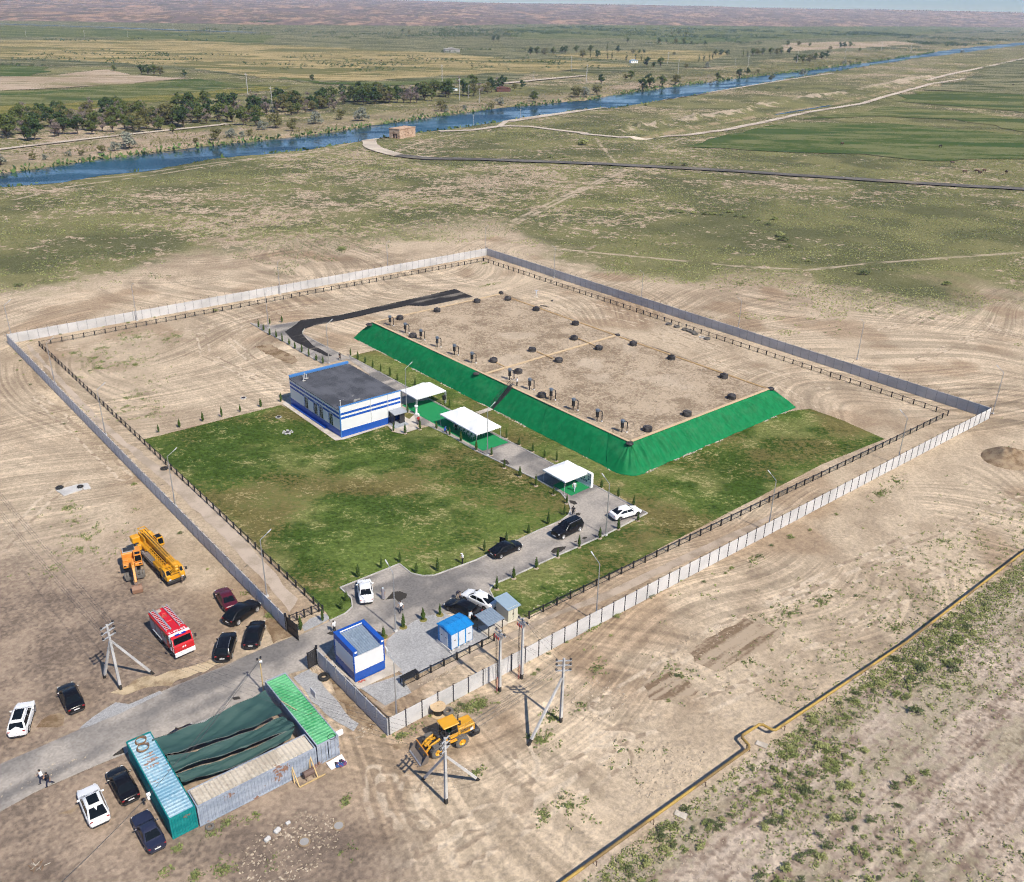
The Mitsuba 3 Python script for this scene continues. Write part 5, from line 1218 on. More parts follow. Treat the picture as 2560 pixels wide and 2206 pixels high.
def utility_pole(label, base_, struts, h, join, dirs, levels, sp=(-0.75, 0.75), arm=0.85, w=0.3):
    k = thing('utility_pole', label, 'utility pole')
    a, b = sqpole((*base_, -0.05), (*base_, h), w, 0.2)
    put('pole', a, 'm_pole_concrete', None, k)
    put('tarred_foot', b, 'm_tar', None, k)
    for s in struts:
        a, b = sqpole((*s, -0.05), (base_[0] * 0.97 + s[0] * 0.03, base_[1] * 0.97 + s[1] * 0.03, join), 0.26, 0.2)
        put('strut', a, 'm_pole_concrete', None, k)
        put('tarred_foot', b, 'm_tar', None, k)
    return k, insulators(k, base_, dirs, arm, levels, sp)
pl, wl = utility_pole('concrete utility pole braced by two slanting legs, beside the red fire engine', (-43.53,78.87), [(-46.18,80.75), (-40.84,81.59)], 9.0, 6.7, 62, (7.4, 8.1, 8.8))
pm_, wm = utility_pole('concrete utility pole braced by two slanting legs, in front of the wheel loader', (-5.74,63.69), [(-8.30,66.64), (-2.66,66.74)], 8.4, 6.0, 62, (6.9, 7.5, 8.1))
pr, wr = utility_pole('concrete utility pole with a single slanting leg, right of the wheel loader', (5.89,75.07), [(2.33,71.53)], 8.7, 6.2, 5, (7.1, 7.8, 8.4))
pa, wa = utility_pole('concrete pole with cable boxes straddling the near right wall, nearer the near corner', (-0.85,79.77), [], 8.6, 0, -50, (8.2,), (-0.7, 0, 0.7), 0.9)
pb_, wb = utility_pole('concrete pole with cable boxes straddling the near right wall, beyond the first cable pole', (1.65,81.98), [], 8.6, 0, -50, (8.2,), (-0.7, 0, 0.7), 0.9)
mat('m_cable_red', (0.42, 0.03, 0.03), 0.6)
for k, bp in ((pa, (-0.85,79.77)), (pb_, (1.65,81.98))):
    for j in range(4):
        o = at(bp, -0.5, -0.12 + 0.1 * j)
        put('riser_cable', tube([(*at(bp, -0.5, 0.3 - 0.2 * j), 8.0), (*o, 7.2), (*o, 1.2 if j else 0.1)], 0.016, 5), 'm_black', None, k)
    put('riser_pipe', tube([(*at(bp, -0.28, 0.15), 2.1), (*at(bp, -0.3, 0.15), 0.05)], 0.05, 7), 'm_cable_red', None, k)
    put('cable_end', cat(*[lathe([(0.02, 0), (0.06, 0.1), (0.03, 0.25), (0.06, 0.3), (0.015, 0.5)], 7).apply_translation((*at(bp, -0.5, 0.4 - 0.35 * j), 7.6)) for j in range(3)]), 'm_cable_red', None, k)
    put('switch_box', cat(bx(0.7, 0.5, 0.35, (0, 0, 0)), bx(1.5, 0.1, 0.1, (0, 0, 0.4))), 'm_steel', X(*at(bp, -0.15, 0.1), 7.5, rz=-50), k)
wire_n = 0
mat('m_wire', (0.07, 0.07, 0.075), 0.6)
def wires(name, label, pairs, sag, r=0.014):
    t = thing(name, label, 'wires')
    for p, q in pairs:
        p, q = np.array(p), np.array(q)
        s = np.linspace(0, 1, 13)
        c = p + (q - p) * s[:, None]
        c[:, 2] -= sag * 4 * s * (1 - s)
        put('wire', tube(c, r, 4), 'm_wire', None, t)
wires('overhead_wires', 'overhead wires between the pole by the fire engine and the pole by the loader', list(zip(wl, wm)), 0.9)
wires('overhead_wires', 'overhead wires between the pole by the loader and the single-legged pole', list(zip(wm, wr)), 0.25)
far_l = [p + np.array([-52, 55, 0.0]) for p in wl]
wires('overhead_wires', 'overhead wires running off to the left from the pole by the fire engine', list(zip(wl, far_l)), 0.9)
wires('overhead_wires', 'overhead wires from the single-legged pole to the first cable pole', list(zip(wr[:3], wa)), 0.15)
wires('overhead_wires', 'overhead wires from the single-legged pole to the second cable pole', list(zip(wr[3:], wb)), 0.15)
fp = thing('floodlight_pole', 'slim timber pole with white floodlight and camera at the green container end', 'pole')
fb = np.array((-27.42,78.84))
put('pole', tube([(*fb, 0), (*(fb + (0.02, 0.05)), 4.6)], 0.07, 7), 'm_yellow_timber', None, fp)
put('floodlight', bx(0.34, 0.16, 0.3, (0, 0, 0), b=0.02), 'm_white', X(*fb, 4.4, rz=20, rx=25) @ X(0.1, -0.15, 0), fp)
put('camera', cat(bx(0.16, 0.16, 0.24, (-0.25, 0, 0)), bx(0.16, 0.16, 0.24, (0.12, 0.1, 0.2))), 'm_black', X(*fb, 4.55), fp)
c1, c2 = (*(-33.69,61.26), 2.5), (*fb, 4.5)
wires('service_cable', 'dark cable crossing from the floodlight pole over the blue container and off to the left', [(c2, c1), ((c1[0], c1[1], 2.6), (*(-37.49,51.25), 3.0)), (c2, (*(-31.58,66.19), 2.7))], 0.15, 0.028)
put('bracket', cat(bx(0.35, 0.25, 0.3, (0, 0, 0)), bx(0.2, 0.4, 0.12, (-0.1, -0.3, -0.05))), 'm_white', X(*(-33.65,61.75), 2.35, rz=39), thing('cable_bracket', 'white cable bracket on the edge of the blue container roof', 'bracket'))

# ---------------------------------------------------------------- yellow pipe
def pipe_colour(p, n, uv):
    return mix((0.36, 0.235, 0.06), (0.19, 0.125, 0.05), smoothstep(0.45, 0.65, fbm(p.x * 0.4, p.y * 0.4, p.z, 3)))
scene['m_pipe'] = {'type': 'twosided', 'bsdf': {'type': 'principled', 'base_color': proc(pipe_colour), 'roughness': 0.5, 'specular': 0.4}}
gp_ = thing('gas_pipe', 'long yellow painted pipe on low supports with a square loop, edging the field', 'pipe')
pd0, pd1 = np.array((8.71,57.24)), np.array((72.58,109.23))
pdir = (pd1 - pd0) / np.linalg.norm(pd1 - pd0)
A_ = [pd0 - pdir * 40, np.array((25.54,71.10)), np.array((24.88,72.63)), np.array((27.45,74.58)), np.array((28.62,73.51)), np.array((48.90,89.17)), pd1, pd1 + pdir * 120]
pts = []
for i, p in enumerate(A_):
    if 0 < i < 5:
        for s, o in ((0.6, A_[i - 1]), (0.25, A_[i - 1]), (0.25, A_[i + 1]), (0.6, A_[i + 1])):
            pts.append(p + (o - p) / np.linalg.norm(o - p) * s)
    else:
        pts.append(p)
for i, (a, b) in enumerate(((0, 3), (2, 17), (16, len(pts)))):
    put('pipe', tube([(*p, 0.8) for p in pts[a:b]], 0.155, 10), 'm_pipe', None, gp_, smooth=40)
L = LineString(pts)
for d in np.arange(2, L.length, 7.5):
    p = L.interpolate(d)
    put('support', cat(bx(0.12, 0.5, 0.06, (0, 0, 0.58)), bar((0, -0.2, -0.1), (0, -0.2, 0.6), 0.06), bar((0, 0.2, -0.1), (0, 0.2, 0.6), 0.06)), 'm_rust', X(p.x, p.y, 0, rz=math.degrees(math.atan2(pdir[1], pdir[0]))), gp_)

# ---------------------------------------------------------------- cars
def paint(key, rgb, rough=0.28, coat=1.0, spec=0.5):
    scene[key] = {'type': 'twosided', 'bsdf': {'type': 'principled', 'base_color': {'type': 'rgb', 'value': list(rgb)}, 'roughness': rough, 'specular': spec, 'clearcoat': coat, 'clearcoat_gloss': 0.92}}
    return key
paint('m_car_black', (0.006, 0.006, 0.008), 0.22, 0.45, 0.3); paint('m_car_white', (0.72, 0.73, 0.74)); paint('m_car_wine', (0.075, 0.006, 0.014)); paint('m_car_navy', (0.018, 0.022, 0.05), 0.4, 0.5)
mat('m_car_glass', (0.006, 0.008, 0.010), 0.07, 0.0, 0.4)
mat('m_tyre', (0.022, 0.022, 0.022), 0.85)
mat('m_tyre_dusty', (0.13, 0.12, 0.11), 0.9)
mat('m_rim', (0.5, 0.5, 0.52), 0.3, 0.7)
mat('m_rim_dark', (0.12, 0.12, 0.125), 0.35, 0.5)
mat('m_plate', (0.75, 0.75, 0.75), 0.4)
mat('m_lamp_red', (0.30, 0.012, 0.015), 0.2)
mat('m_lamp_clear', (0.62, 0.63, 0.64), 0.15)
mat('m_plastic', (0.028, 0.028, 0.03), 0.6)

def manifold(m):
    m = m.copy(); m.merge_vertices()
    return m3.Manifold(m3.Mesh(np.asarray(m.vertices, np.float32), np.asarray(m.faces, np.uint32)))
def from_manifold(m):
    q = m.to_mesh()
    return trimesh.Trimesh(q.vert_properties[:, :3], q.tri_verts, process=False)
def lerp_at(x, tab):
    return np.interp(x, [a for a, _ in tab], [b for _, b in tab])
def pane(pts, out, t=0.012):
    p = np.array(pts, float)
    n = np.cross(p[1] - p[0], p[2] - p[0])
    n /= np.linalg.norm(n)
    if n @ np.array(out) < 0:
        n = -n
    return trimesh.convex.convex_hull(np.vstack([p + n * t, p - n * 0.02]))
CARS = {  # length, width, belt profile, cabin (rear base, roof rear, roof front, windshield base), belt z, roof z, wheel radius
    'sedan': (4.75, 1.82, [(-1, .72), (-.97, .93), (-.8, 1.0), (-.55, 1.0), (.1, .95), (.45, .92), (.75, .80), (.93, .68), (1, .50)], (-1.62, -.92, .42, 1.14), .97, 1.44, .33),
    'fastback': (4.85, 1.86, [(-1, .74), (-.97, .98), (-.8, 1.03), (-.55, 1.02), (.1, .95), (.45, .92), (.75, .80), (.93, .67), (1, .50)], (-2.0, -.95, .42, 1.15), .98, 1.43, .34),
    'old_sedan': (4.6, 1.70, [(-1, .80), (-.985, .97), (-.8, .98), (-.55, .97), (.1, .94), (.45, .93), (.8, .86), (.97, .78), (1, .62)], (-1.45, -.80, .20, .80), .95, 1.40, .31),
    'suv': (4.65, 1.86, [(-1, .82), (-.97, 1.08), (-.8, 1.13), (-.5, 1.12), (.1, 1.08), (.45, 1.06), (.75, .96), (.93, .84), (1, .60)], (-2.18, -1.72, .25, 1.02), 1.10, 1.64, .37),
    'big_suv': (5.0, 1.97, [(-1, .85), (-.98, 1.12), (-.8, 1.18), (-.5, 1.17), (.1, 1.14), (.45, 1.13), (.8, 1.06), (.96, .98), (1, .66)], (-2.38, -2.12, .30, 1.05), 1.16, 1.76, .40),
    'coupe_suv': (4.8, 1.92, [(-1, .80), (-.97, 1.08), (-.8, 1.12), (-.5, 1.11), (.1, 1.06), (.45, 1.04), (.75, .93), (.93, .80), (1, .58)], (-2.22, -1.35, .25, 1.05), 1.08, 1.62, .38),
}
WIDTH = [(-1, .74), (-.975, .86), (-.88, .95), (-.5, 1), (.5, 1), (.8, .965), (.92, .88), (.975, .79), (1, .66)]
def car_proto(kind, roof_glass=False, rails=False, open_door=False, open_trunk=False, rim='m_rim'):
    L, W, belt, (r0, r1, f1, f0), zb, zr, wr = CARS[kind]
    C = Proto()
    xs = [-1, -.985, -.97, -.9, -.75, -.55, -.3, 0, .3, .5, .65, .8, .9, .96, .985, 1]
    rings = []
    for x in xs:
        w = W / 2 * lerp_at(x, WIDTH)
        zs = lerp_at(x, belt)
        lo = .22 + .16 * max(0, abs(x) - .9) / .1
        half = [(0, lo), (.80 * w, lo), (.955 * w, lo + .09), (w, .5 * lo + .5 * zs), (.985 * w, zs - .11), (.925 * w, zs - .03), (.70 * w, zs + .012), (.35 * w, zs + .026)]
        ring = [(x * L / 2, y, z) for y, z in half] + [(x * L / 2, 0, zs + .03)] + [(x * L / 2, -y, z) for y, z in half[:0:-1]]
        rings.append(ring)
    wx = (-L / 2 + .92, L / 2 - .88)
    b = manifold(loft(rings))
    for x in wx:
        for s in (-1, 1):
            b = b - manifold(cyl(wr + .055, .34, (x, s * (W / 2 - .1), wr), 24, 'y'))
    wb, wt = W / 2 * .915, W / 2 * .70
    rr = []
    for x, k in ((r0 - .06, 0), (r0, 0.02), (r1, 1), ((r1 + f1) / 2, 1.06), (f1, 1), (f0, 0.02), (f0 + .06, 0)):
        zt = zb + (zr - zb) * k
        w2 = wb * .93 + (wt - wb * .93) * min(k, 1)
        h = [(wb, zb - .22), (wb * .975, zb - .03), (w2 * 1.05, max(zt - .07, zb - .028)), (w2 * .93, max(zt - .012, zb - .02)), (w2 * .5, zt + .008)]
        rr.append([(x, y, z) for y, z in h] + [(x, 0, zt + .018)] + [(x, -y, z) for y, z in h[::-1]])
    cab = loft(rr)
    if kind == 'convertible':
        cab = cab
    b = b + manifold(cab)
    C.add('body', from_manifold(b), 'm_paint', 32)
    C.add('underside', bx(L - .5, W - .32, .2, (0, 0, .16)), 'm_plastic')
    ky = lambda z: wb * .975 + (wt * 1.05 - wb * .975) * (z - zb) / (zr - .07 - zb)
    C.add('windscreen', pane([(f0 - .06, -wb * .86, zb + .03), (f0 - .06, wb * .86, zb + .03), (f1 + .03, wt * .88, zr - .03), (f1 + .03, -wt * .88, zr - .03)], (1, 0, .6), .022), 'm_car_glass')
    C.add('rear_window', pane([(r0 + .05, -wb * .82, zb + .04), (r0 + .05, wb * .82, zb + .04), (r1 - .03, wt * .86, zr - .03), (r1 - .03, -wt * .86, zr - .03)], (-1, 0, .6), .022), 'm_car_glass')
    xm = (f0 + f1 + r1 + r0) / 4 + .12
    z0, z1 = zb + .015, zr - .10
    for s in (-1, 1):
        for a0, a1, t0, t1 in ((xm + .04, f0 - .28, xm + .04, f1 + .03), (r0 + .42 if kind in ('fastback', 'coupe_suv') else r0 + .3, xm - .04, r1 + .05, xm - .04)):
            q = [(a0, s * ky(z0), z0), (a1, s * ky(z0), z0), (t1, s * ky(z1), z1), (t0, s * ky(z1), z1)]
            C.add('side_window', pane(q, (0, s, .3), .014), 'm_car_glass')
        for x in (xm - .18, xm - 1.12):
            C.add('door_handle', bx(.2, .03, .035, (x, s * (W / 2 - .004), zb - .16)), 'm_paint')
        C.add('mirror', bx(.12, .24, .15, (f0 - .42, s * (W / 2 + .06), zb - .02), b=.03), 'm_paint')
        C.add('sill', bx(L - 2.7, .05, .12, (0, s * (W / 2 - .035), .2)), 'm_plastic')
    for x in wx:
        for s in (-1, 1):
            y = s * (W / 2 - .11)
            C.add('wheel', lathe([(wr - .11, -.1), (wr - .02, -.1), (wr, -.07), (wr, .07), (wr - .02, .1), (wr - .11, .1)], 20).apply_transform(X(x, y, wr, rx=-90 * s)), 'm_tyre', 40)
            sp_ = [bx(.05, wr - .12, .02, (0, (wr - .12) / 2, .085)).apply_transform(X(rz=72 * i)) for i in range(5)]
            C.add('rim', cat(lathe([(wr - .115, .09), (wr - .15, .05), (0, .03)], 20), *sp_).apply_transform(X(x, y, wr, rx=-90 * s)), rim, False, 'wheel')
    zf, ztl = lerp_at(.9, belt) - .12, lerp_at(-.95, belt) - .2
    for s in (-1, 1):
        C.add('headlight', bx(.22, .34, .12, (L / 2 - .19, s * W * .335, zf - .05), rz=-s * 22, b=.03), 'm_lamp_clear')
        C.add('taillight', bx(.16, .36, .13, (-L / 2 + .10, s * W * .33, ztl), rz=s * 16, b=.03), 'm_lamp_red')
    C.add('grille', bx(.08, W * .42, .2, (L / 2 - .035, 0, .42), b=.02), 'm_plastic')
    C.add('number_plate', bx(.02, .52, .115, (-L / 2 - .004, 0, .62)), 'm_plate')
    C.add('number_plate', bx(.02, .52, .115, (L / 2 + .012, 0, .38)), 'm_plate')
    C.add('bumper', bx(.1, W * .7, .18, (-L / 2 + .035, 0, .26), b=.02), 'm_plastic')
    C.add('badge', cyl(.05, .02, (-L / 2 + .0, 0, .80), 10, 'x'), 'm_rim')
    if roof_glass:
        C.add('sunroof', pane([(r1 + .35, -wt * .66, zr + .066), (r1 + .35, wt * .66, zr + .066), (f1 - .12, wt * .66, zr + .066), (f1 - .12, -wt * .66, zr + .066)], (0, 0, 1), .014), 'm_car_glass')
    if rails:
        for s in (-1, 1):
            C.add('roof_rail', tube([(r1 + .1, s * wt * .98, zr - .0), (r1 + .2, s * wt * .98, zr + .05), (f1 - .2, s * wt * .98, zr + .05), (f1 - .05, s * wt * .98, zr)], .022, 6), 'm_rim')
    if open_door:
        D = X(f0 - .25, W / 2 - .02, 0, rz=118)
        C.add('open_door', cat(bx(1.02, .09, zb - .34, (.51, 0, .30)), bx(.05, .05, zr - zb - .1, (.2, 0, zb - .04), M=X(0, 0, 0)), bx(.8, .05, .05, (.6, 0, zr - .15))).apply_transform(D), 'm_paint')
        C.add('door_window', bx(.76, .02, zr - zb - .14, (.6, 0, zb - .02)).apply_transform(D), 'm_car_glass')
    if open_trunk:
        D = X(r0 - .02, 0, zb + .02, ry=62)
        C.add('trunk_lid', bx(.62, W * .74, .06, (-.31, 0, 0), b=.02).apply_transform(D), 'm_paint')
        C.add('trunk_opening', bx(.6, W * .66, .03, (-L / 2 + .42, 0, zb + .012)), 'm_plastic')
    return C
_cars = {}
def car(rear, front, kind, colour, label, **opt):
    sig = (kind, tuple(sorted(opt.items())))
    if sig not in _cars:
        _cars[sig] = car_proto(kind, **opt)
    rear, front = np.array(rear), np.array(front)
    c = (rear + front) / 2
    k = thing('parked_car', label, 'car')
    z = 0.09 if opt.get('_z') else 0.02
    _cars[sig].stamp(k, X(*c, CARZ, rz=math.degrees(math.atan2(*(front - rear)[::-1])), s=1.07), {'m_paint': colour})
CARZ = 0.03
car((-51.21,71.29), (-52.35,75.37), 'suv', 'm_car_white', 'white car with black sunroof parked at the left edge of the dirt lot', roof_glass=True, rails=True)
car((-46.56,74.84), (-49.65,78.73), 'sedan', 'm_car_black', 'black saloon parked alone on dirt left of the three-legged pole')
car((-35.99,62.81), (-39.14,66.54), 'sedan', 'm_car_black', 'black saloon beside the teal container, right of the white sunroof car')
car((-37.89,60.21), (-40.76,63.95), 'coupe_suv', 'm_car_white', 'white car with sunroof between black saloon and navy saloon', roof_glass=True)
car((-31.51,57.43), (-34.43,60.95), 'old_sedan', 'm_car_navy', 'old navy saloon at the front left, next to the teal container end')
car((-34.89,69.56), (-33.55,71.72), 'sedan', 'm_car_black', 'dark car half hidden under the upper shade net by the road')
car((-35.38,93.85), (-37.61,97.26), 'sedan', 'm_car_wine', 'dark red saloon parked by the shaded wall, nearest the yellow crane')
car((-34.40,91.40), (-32.89,94.04), 'coupe_suv', 'm_car_black', 'black estate car standing at an angle behind the dark red saloon', rim='m_rim')
car((-30.81,86.56), (-31.09,90.43), 'sedan', 'm_car_black', 'black saloon nearest the left gate leaf', rails=False)
car((-33.46,83.85), (-33.96,88.11), 'suv', 'm_car_black', 'black car between the fire engine and the saloon by the gate', rails=True)
CARZ = 0.10
car((-18.42,95.79), (-19.36,99.87), 'sedan', 'm_car_white', 'white saloon in the parking bay at the corner of the big lawn')
car((-2.26,107.22), (1.08,110.10), 'fastback', 'm_car_black', 'black saloon with its left door open at the lawn edge', open_door=True)
car((10.37,116.12), (6.44,112.51), 'big_suv', 'm_car_black', 'large black car driving down the road past the single-peaked marquee', rails=True, roof_glass=True)
car((15.46,118.34), (19.70,120.78), 'fastback', 'm_car_white', 'white saloon parked at the end of the road, by the right lawn corner', rim='m_rim_dark')
car((-2.18,95.15), (-5.52,97.69), 'fastback', 'm_car_white', 'white saloon beside the cream shed, facing up the road', rim='m_rim_dark')
car((-4.26,93.37), (-7.52,95.41), 'sedan', 'm_car_black', 'black saloon with open boot beside the ribbed canopy', open_trunk=True, rim='m_rim_dark')

# ---------------------------------------------------------------- lorries and machines
def wheel(key, r, w, M, tyre='m_tyre', rim='m_rim_dark', lug=0):
    """wheel standing with its axle along y; M places its centre"""
    m = [lathe([(r * .55, -w / 2), (r * .9, -w / 2), (r, -w * .36), (r, w * .36), (r * .9, w / 2), (r * .55, w / 2)], 26).apply_transform(X(rx=-90))]
    for i in range(lug):
        a = i * 2 * math.pi / lug
        for s in (-1, 1):
            m.append(bx(r * .16, w * .46, r * .07, (0, s * w * .24, r - .01), rz=s * 28).apply_transform(X(ry=math.degrees(a) + s * 6)))
    k = put('wheel', cat(m), tyre, M, key)
    put('rim', cat(*[lathe([(r * .56, w * .46), (r * .42, w * .2), (r * .16, w * .22), (r * .15, w * .42), (0, w * .43)], 18).apply_transform(X(rx=-90 * s)) for s in (-1, 1)]), rim, M, k)
    return k
paint('m_fire_red', (0.50, 0.010, 0.018), 0.32)
mat('m_shutter', (0.30, 0.30, 0.31), 0.45, 0.2)
mat('m_alu', (0.42, 0.46, 0.50), 0.35, 0.4)
mat('m_light_blue', (0.01, 0.02, 0.28), 0.15)
fr, ff = np.mean([(-43.72,89.11), (-41.95,90.38)], 0), np.mean([(-38.91,83.87), (-37.10,85.20)], 0)
FL = float(np.linalg.norm(ff - fr))
ft = thing('fire_engine', 'red and white fire engine with two ladders on its roof', 'fire engine')
F = X(*((fr + ff) / 2), 0.0, rz=math.degrees(math.atan2(*(ff - fr)[::-1])))
h_ = FL / 2
put('chassis', cat(bx(FL - .5, .9, .3, (-.1, 0, .75)), bx(FL - 1, 2.2, .25, (-.3, 0, 1.0))), 'm_plastic', F, ft)
bl = 5.0
bc = -h_ + bl / 2
put('body', cat(bx(bl, 2.35, 2.0, (bc, 0, 1.0), b=.04), bx(bl, .06, .28, (bc, 1.19, 2.74)), bx(bl, .06, .28, (bc, -1.19, 2.74)), bx(.06, 2.3, .28, (-h_ + .03, 0, 2.74))), 'm_fire_red', F, ft)
for s in (-1, 1):
    for i in range(3):
        put('roller_shutter', cat(*[bx(bl / 3 - .22, .03, .085, (-h_ + bl / 3 * (i + .5), s * 1.20, 1.15 + .1 * j)) for j in range(13)]), 'm_shutter', F, ft)
    put('mudguard', bx(2.6, .1, .12, (-h_ + 2.0, s * 1.2, .98)), 'm_white', F, ft)
put('deck', bx(bl - .3, 2.2, .05, (bc, 0, 2.99)), 'm_fire_red', F, ft)
for s, n_ in ((1, 1), (-1, 2)):
    ld = put('ladder', cat(*[bx(bl + .1, .07, .16, (bc - .05, s * .82 + o, 3.1)) for o in (-.25, .25)], *([bx(bl - .4, .09, .1, (bc, s * .82 + .38, 3.08))] if n_ == 2 else [])), 'm_alu', F, ft)
    for i in range(13):
        put('rung', cyl(.03, .46, (-h_ + .25 + i * .375, s * .82, 3.19), 6, 'y'), 'm_frame_white', F, ld)
put('hatch_box', cat(bx(1.1, .7, .18, (bc + .3, 0, 3.04), b=.03), bx(.8, .5, .14, (bc - 1.4, .1, 3.04), b=.03)), 'm_fire_red', F, ft)
put('hose_reel', cat(*[tube([(.3 * math.cos(a), .3 * math.sin(a), .07 * j) for a in np.arange(12) * math.pi / 6], .035, 5, True) for j in range(3)]), 'm_red_dull', F @ X(bc - .4, -.1, 3.06), ft)
put('grey_box', bx(.5, .5, .2, (bc - 1.9, -.15, 3.04), b=.02), 'm_paving', F, ft)
cf = h_ - .1
cab = side_prism([(cf - 3.25, 1.0), (cf, 1.0), (cf, 1.95), (cf - .16, 2.05), (cf - .42, 2.95), (cf - .62, 3.02), (cf - 3.25, 3.02)], -1.2, 1.2)
put('cab', cab, 'm_fire_red', F, ft)
put('white_band', cat(bx(.42, 2.46, .05, (cf - 1.0, 0, 3.022)), *[bx(.42, .04, 2.0, (cf - 1.0, s * 1.215, 1.03)) for s in (-1, 1)]), 'm_white', F, ft)
put('windscreen', pane([(cf - .18, -1.06, 2.1), (cf - .18, 1.06, 2.1), (cf - .40, 1.02, 2.85), (cf - .40, -1.02, 2.85)], (1, 0, .2), .015), 'm_car_glass', F, ft)
for s in (-1, 1):
    for a, b in ((cf - .85, cf - .35), (cf - 2.1, cf - 1.3), (cf - 3.05, cf - 2.3)):
        put('side_window', bx(b - a, .03, .7, ((a + b) / 2, s * 1.205, 2.08)), 'm_car_glass', F, ft)
    put('door_frame', bx(.08, .035, 1.75, (cf - .3, s * 1.205, 1.1)), 'm_white', F, ft)
    put('mirror', cat(bx(.1, .22, .5, (cf - .05, s * 1.5, 2.25), b=.02), bar((cf - .3, s * 1.2, 2.6), (cf - .05, s * 1.48, 2.7), .03)), 'm_plastic', F, ft)
    put('headlight', cat(bx(.05, .42, .2, (cf + .075, s * .88, .82), b=.01)), 'm_rim_dark', F, ft)
    put('emblem', bx(.02, .17, .2, (cf + .012, s * .13, 1.55), b=.005), 'm_white', F, ft)
put('bumper', bx(.22, 2.45, .55, (cf + .02, 0, .58), b=.03), 'm_white', F, ft)
put('number_plate', bx(.02, .6, .13, (cf + .14, 0, .72)), 'm_plate', F, ft)
put('grille_line', cat(bx(.015, 1.5, .02, (cf + .008, 0, 1.28)), bx(.015, 1.7, .02, (cf + .008, 0, 1.16))), 'm_plastic', F, ft)
lbm = put('light_bar', bx(.22, 1.3, .14, (cf - .62, 0, 3.03), b=.03), 'm_light_blue', F, ft)
put('light_centre', bx(.2, .3, .145, (cf - .62, 0, 3.035), b=.03), 'm_white', F, lbm)
tx = meshkit.text_mesh('13-06-1', .34, .01, True)
tx.apply_translation((-tx.bounds[1][0] / 2, -.17, 0))
put('fleet_number', tx, 'm_white', F @ X(cf - 1.55, 0, 3.022, rz=-90), ft)
put('cab_step', cat(*[bx(.5, .25, .06, (cf - .8, s * 1.15, z)) for s in (-1, 1) for z in (.5, .8)], *[bx(.9, .5, .5, (cf - 2.6, s * .95, .5)) for s in (-1, 1)]), 'm_plastic', F, ft)
for x_ in (cf - .95, -h_ + 2.55, -h_ + 1.3):
    for s in (-1, 1):
        wheel(ft, .56, .42, F @ X(x_, s * 1.0, .56), 'm_tyre', 'm_rim_dark')

paint('m_yellow', (0.60, 0.29, 0.012), 0.4, 0.3)
mat('m_deck_grey', (0.30, 0.29, 0.28), 0.7)
cr = thing('mobile_crane', 'yellow truck crane with its boom lowered over the cab', 'crane')
K = X(*(np.array((-44.49,98.94)) + 5.75 * np.array([math.cos(math.radians(132)), math.sin(math.radians(132))]) + (0.35, .35)), 0.0, rz=-48)
L2 = 5.75
put('carrier', cat(bx(11.2, .9, .45, (-.1, 0, .75)), bx(7.6, 2.5, .14, (-1.9, 0, 1.3)), bx(1.2, 2.5, .4, (-5.1, 0, .95), b=.04)), 'm_plastic', K, cr)
put('deck', cat(bx(7.0, .72, .05, (-1.9, -.86, 1.445)), bx(4.2, .6, .05, (-.6, .9, 1.445)), bx(1.3, 2.4, .06, (-5.0, 0, 1.44))), 'm_deck_grey', K, cr)
for s in (-1, 1):
    put('side_box', cat(bx(2.1, .5, .62, (2.2, s * 1.0, 1.3), b=.03)), 'm_yellow', K, cr)
    put('mudguard', cat(bx(2.8, .5, .06, (-3.6, s * 1.0, 1.22)), bx(6.5, .05, .35, (-1.9, s * 1.24, 1.0))), 'm_plastic' if s > 0 else 'm_deck_grey', K, cr)
for x_ in (4.0, 2.4 - 0.2, -2.6, -4.0):
    for s in (-1, 1):
        wheel(cr, .56, .42, K @ X(x_, s * 1.0, .56), 'm_tyre', 'm_rim_dark')
ccab = side_prism([(3.55, .85), (5.55, .85), (5.75, 1.0), (5.75, 1.55), (5.55, 1.65), (5.2, 2.3), (3.7, 2.35), (3.55, 2.2)], -1.22, 1.22)
put('cab', ccab, 'm_yellow', K, cr)
put('windscreen', pane([(5.53, -1.1, 1.72), (5.53, 1.1, 1.72), (5.24, 1.08, 2.24), (5.24, -1.08, 2.24)], (1, 0, .4), .015), 'm_car_glass', K, cr)
for s in (-1, 1):
    put('side_window', bx(.85, .03, .5, (4.75, s * 1.225, 1.68)), 'm_car_glass', K, cr)
    put('mirror', cat(bx(.1, .22, .42, (5.6, s * 1.5, 1.75)), bar((5.4, s * 1.2, 2.2), (5.6, s * 1.45, 2.1), .03)), 'm_plastic', K, cr)
    put('headlight', bx(.06, .3, .18, (5.76, s * .85, 1.0)), 'm_lamp_clear', K, cr)
put('bumper', bx(.35, 2.5, .42, (5.72, 0, .52), b=.04), 'm_plastic', K, cr)
put('cab_front', bx(.05, .9, .3, (5.76, .2, 1.15)), 'm_yellow', K, cr)
put('turntable', cyl(1.0, .25, (-3.1, 0, 1.45), 24), 'm_plastic', K, cr)
put('slewing_frame', cat(bx(2.9, 1.9, .35, (-3.6, 0, 1.7), b=.04), bx(2.4, .12, 1.2, (-4.1, .48, 2.0)), bx(2.4, .12, 1.2, (-4.1, -.48, 2.0))), 'm_yellow', K, cr)
put('counterweight', bx(1.1, 1.1, .85, (-5.0, -1.15, 2.05), b=.05), 'm_yellow', K, cr)
put('winch', cat(cyl(.34, .9, (-4.9, .55, 2.75), 16, 'y'), bx(1.2, .6, .7, (-4.6, .95, 2.05), b=.05)), 'm_yellow', K, cr)
put('fuel_tank', bx(.55, .5, .8, (-3.05, -1.3, 1.75), b=.05), 'm_yellow', K, cr)
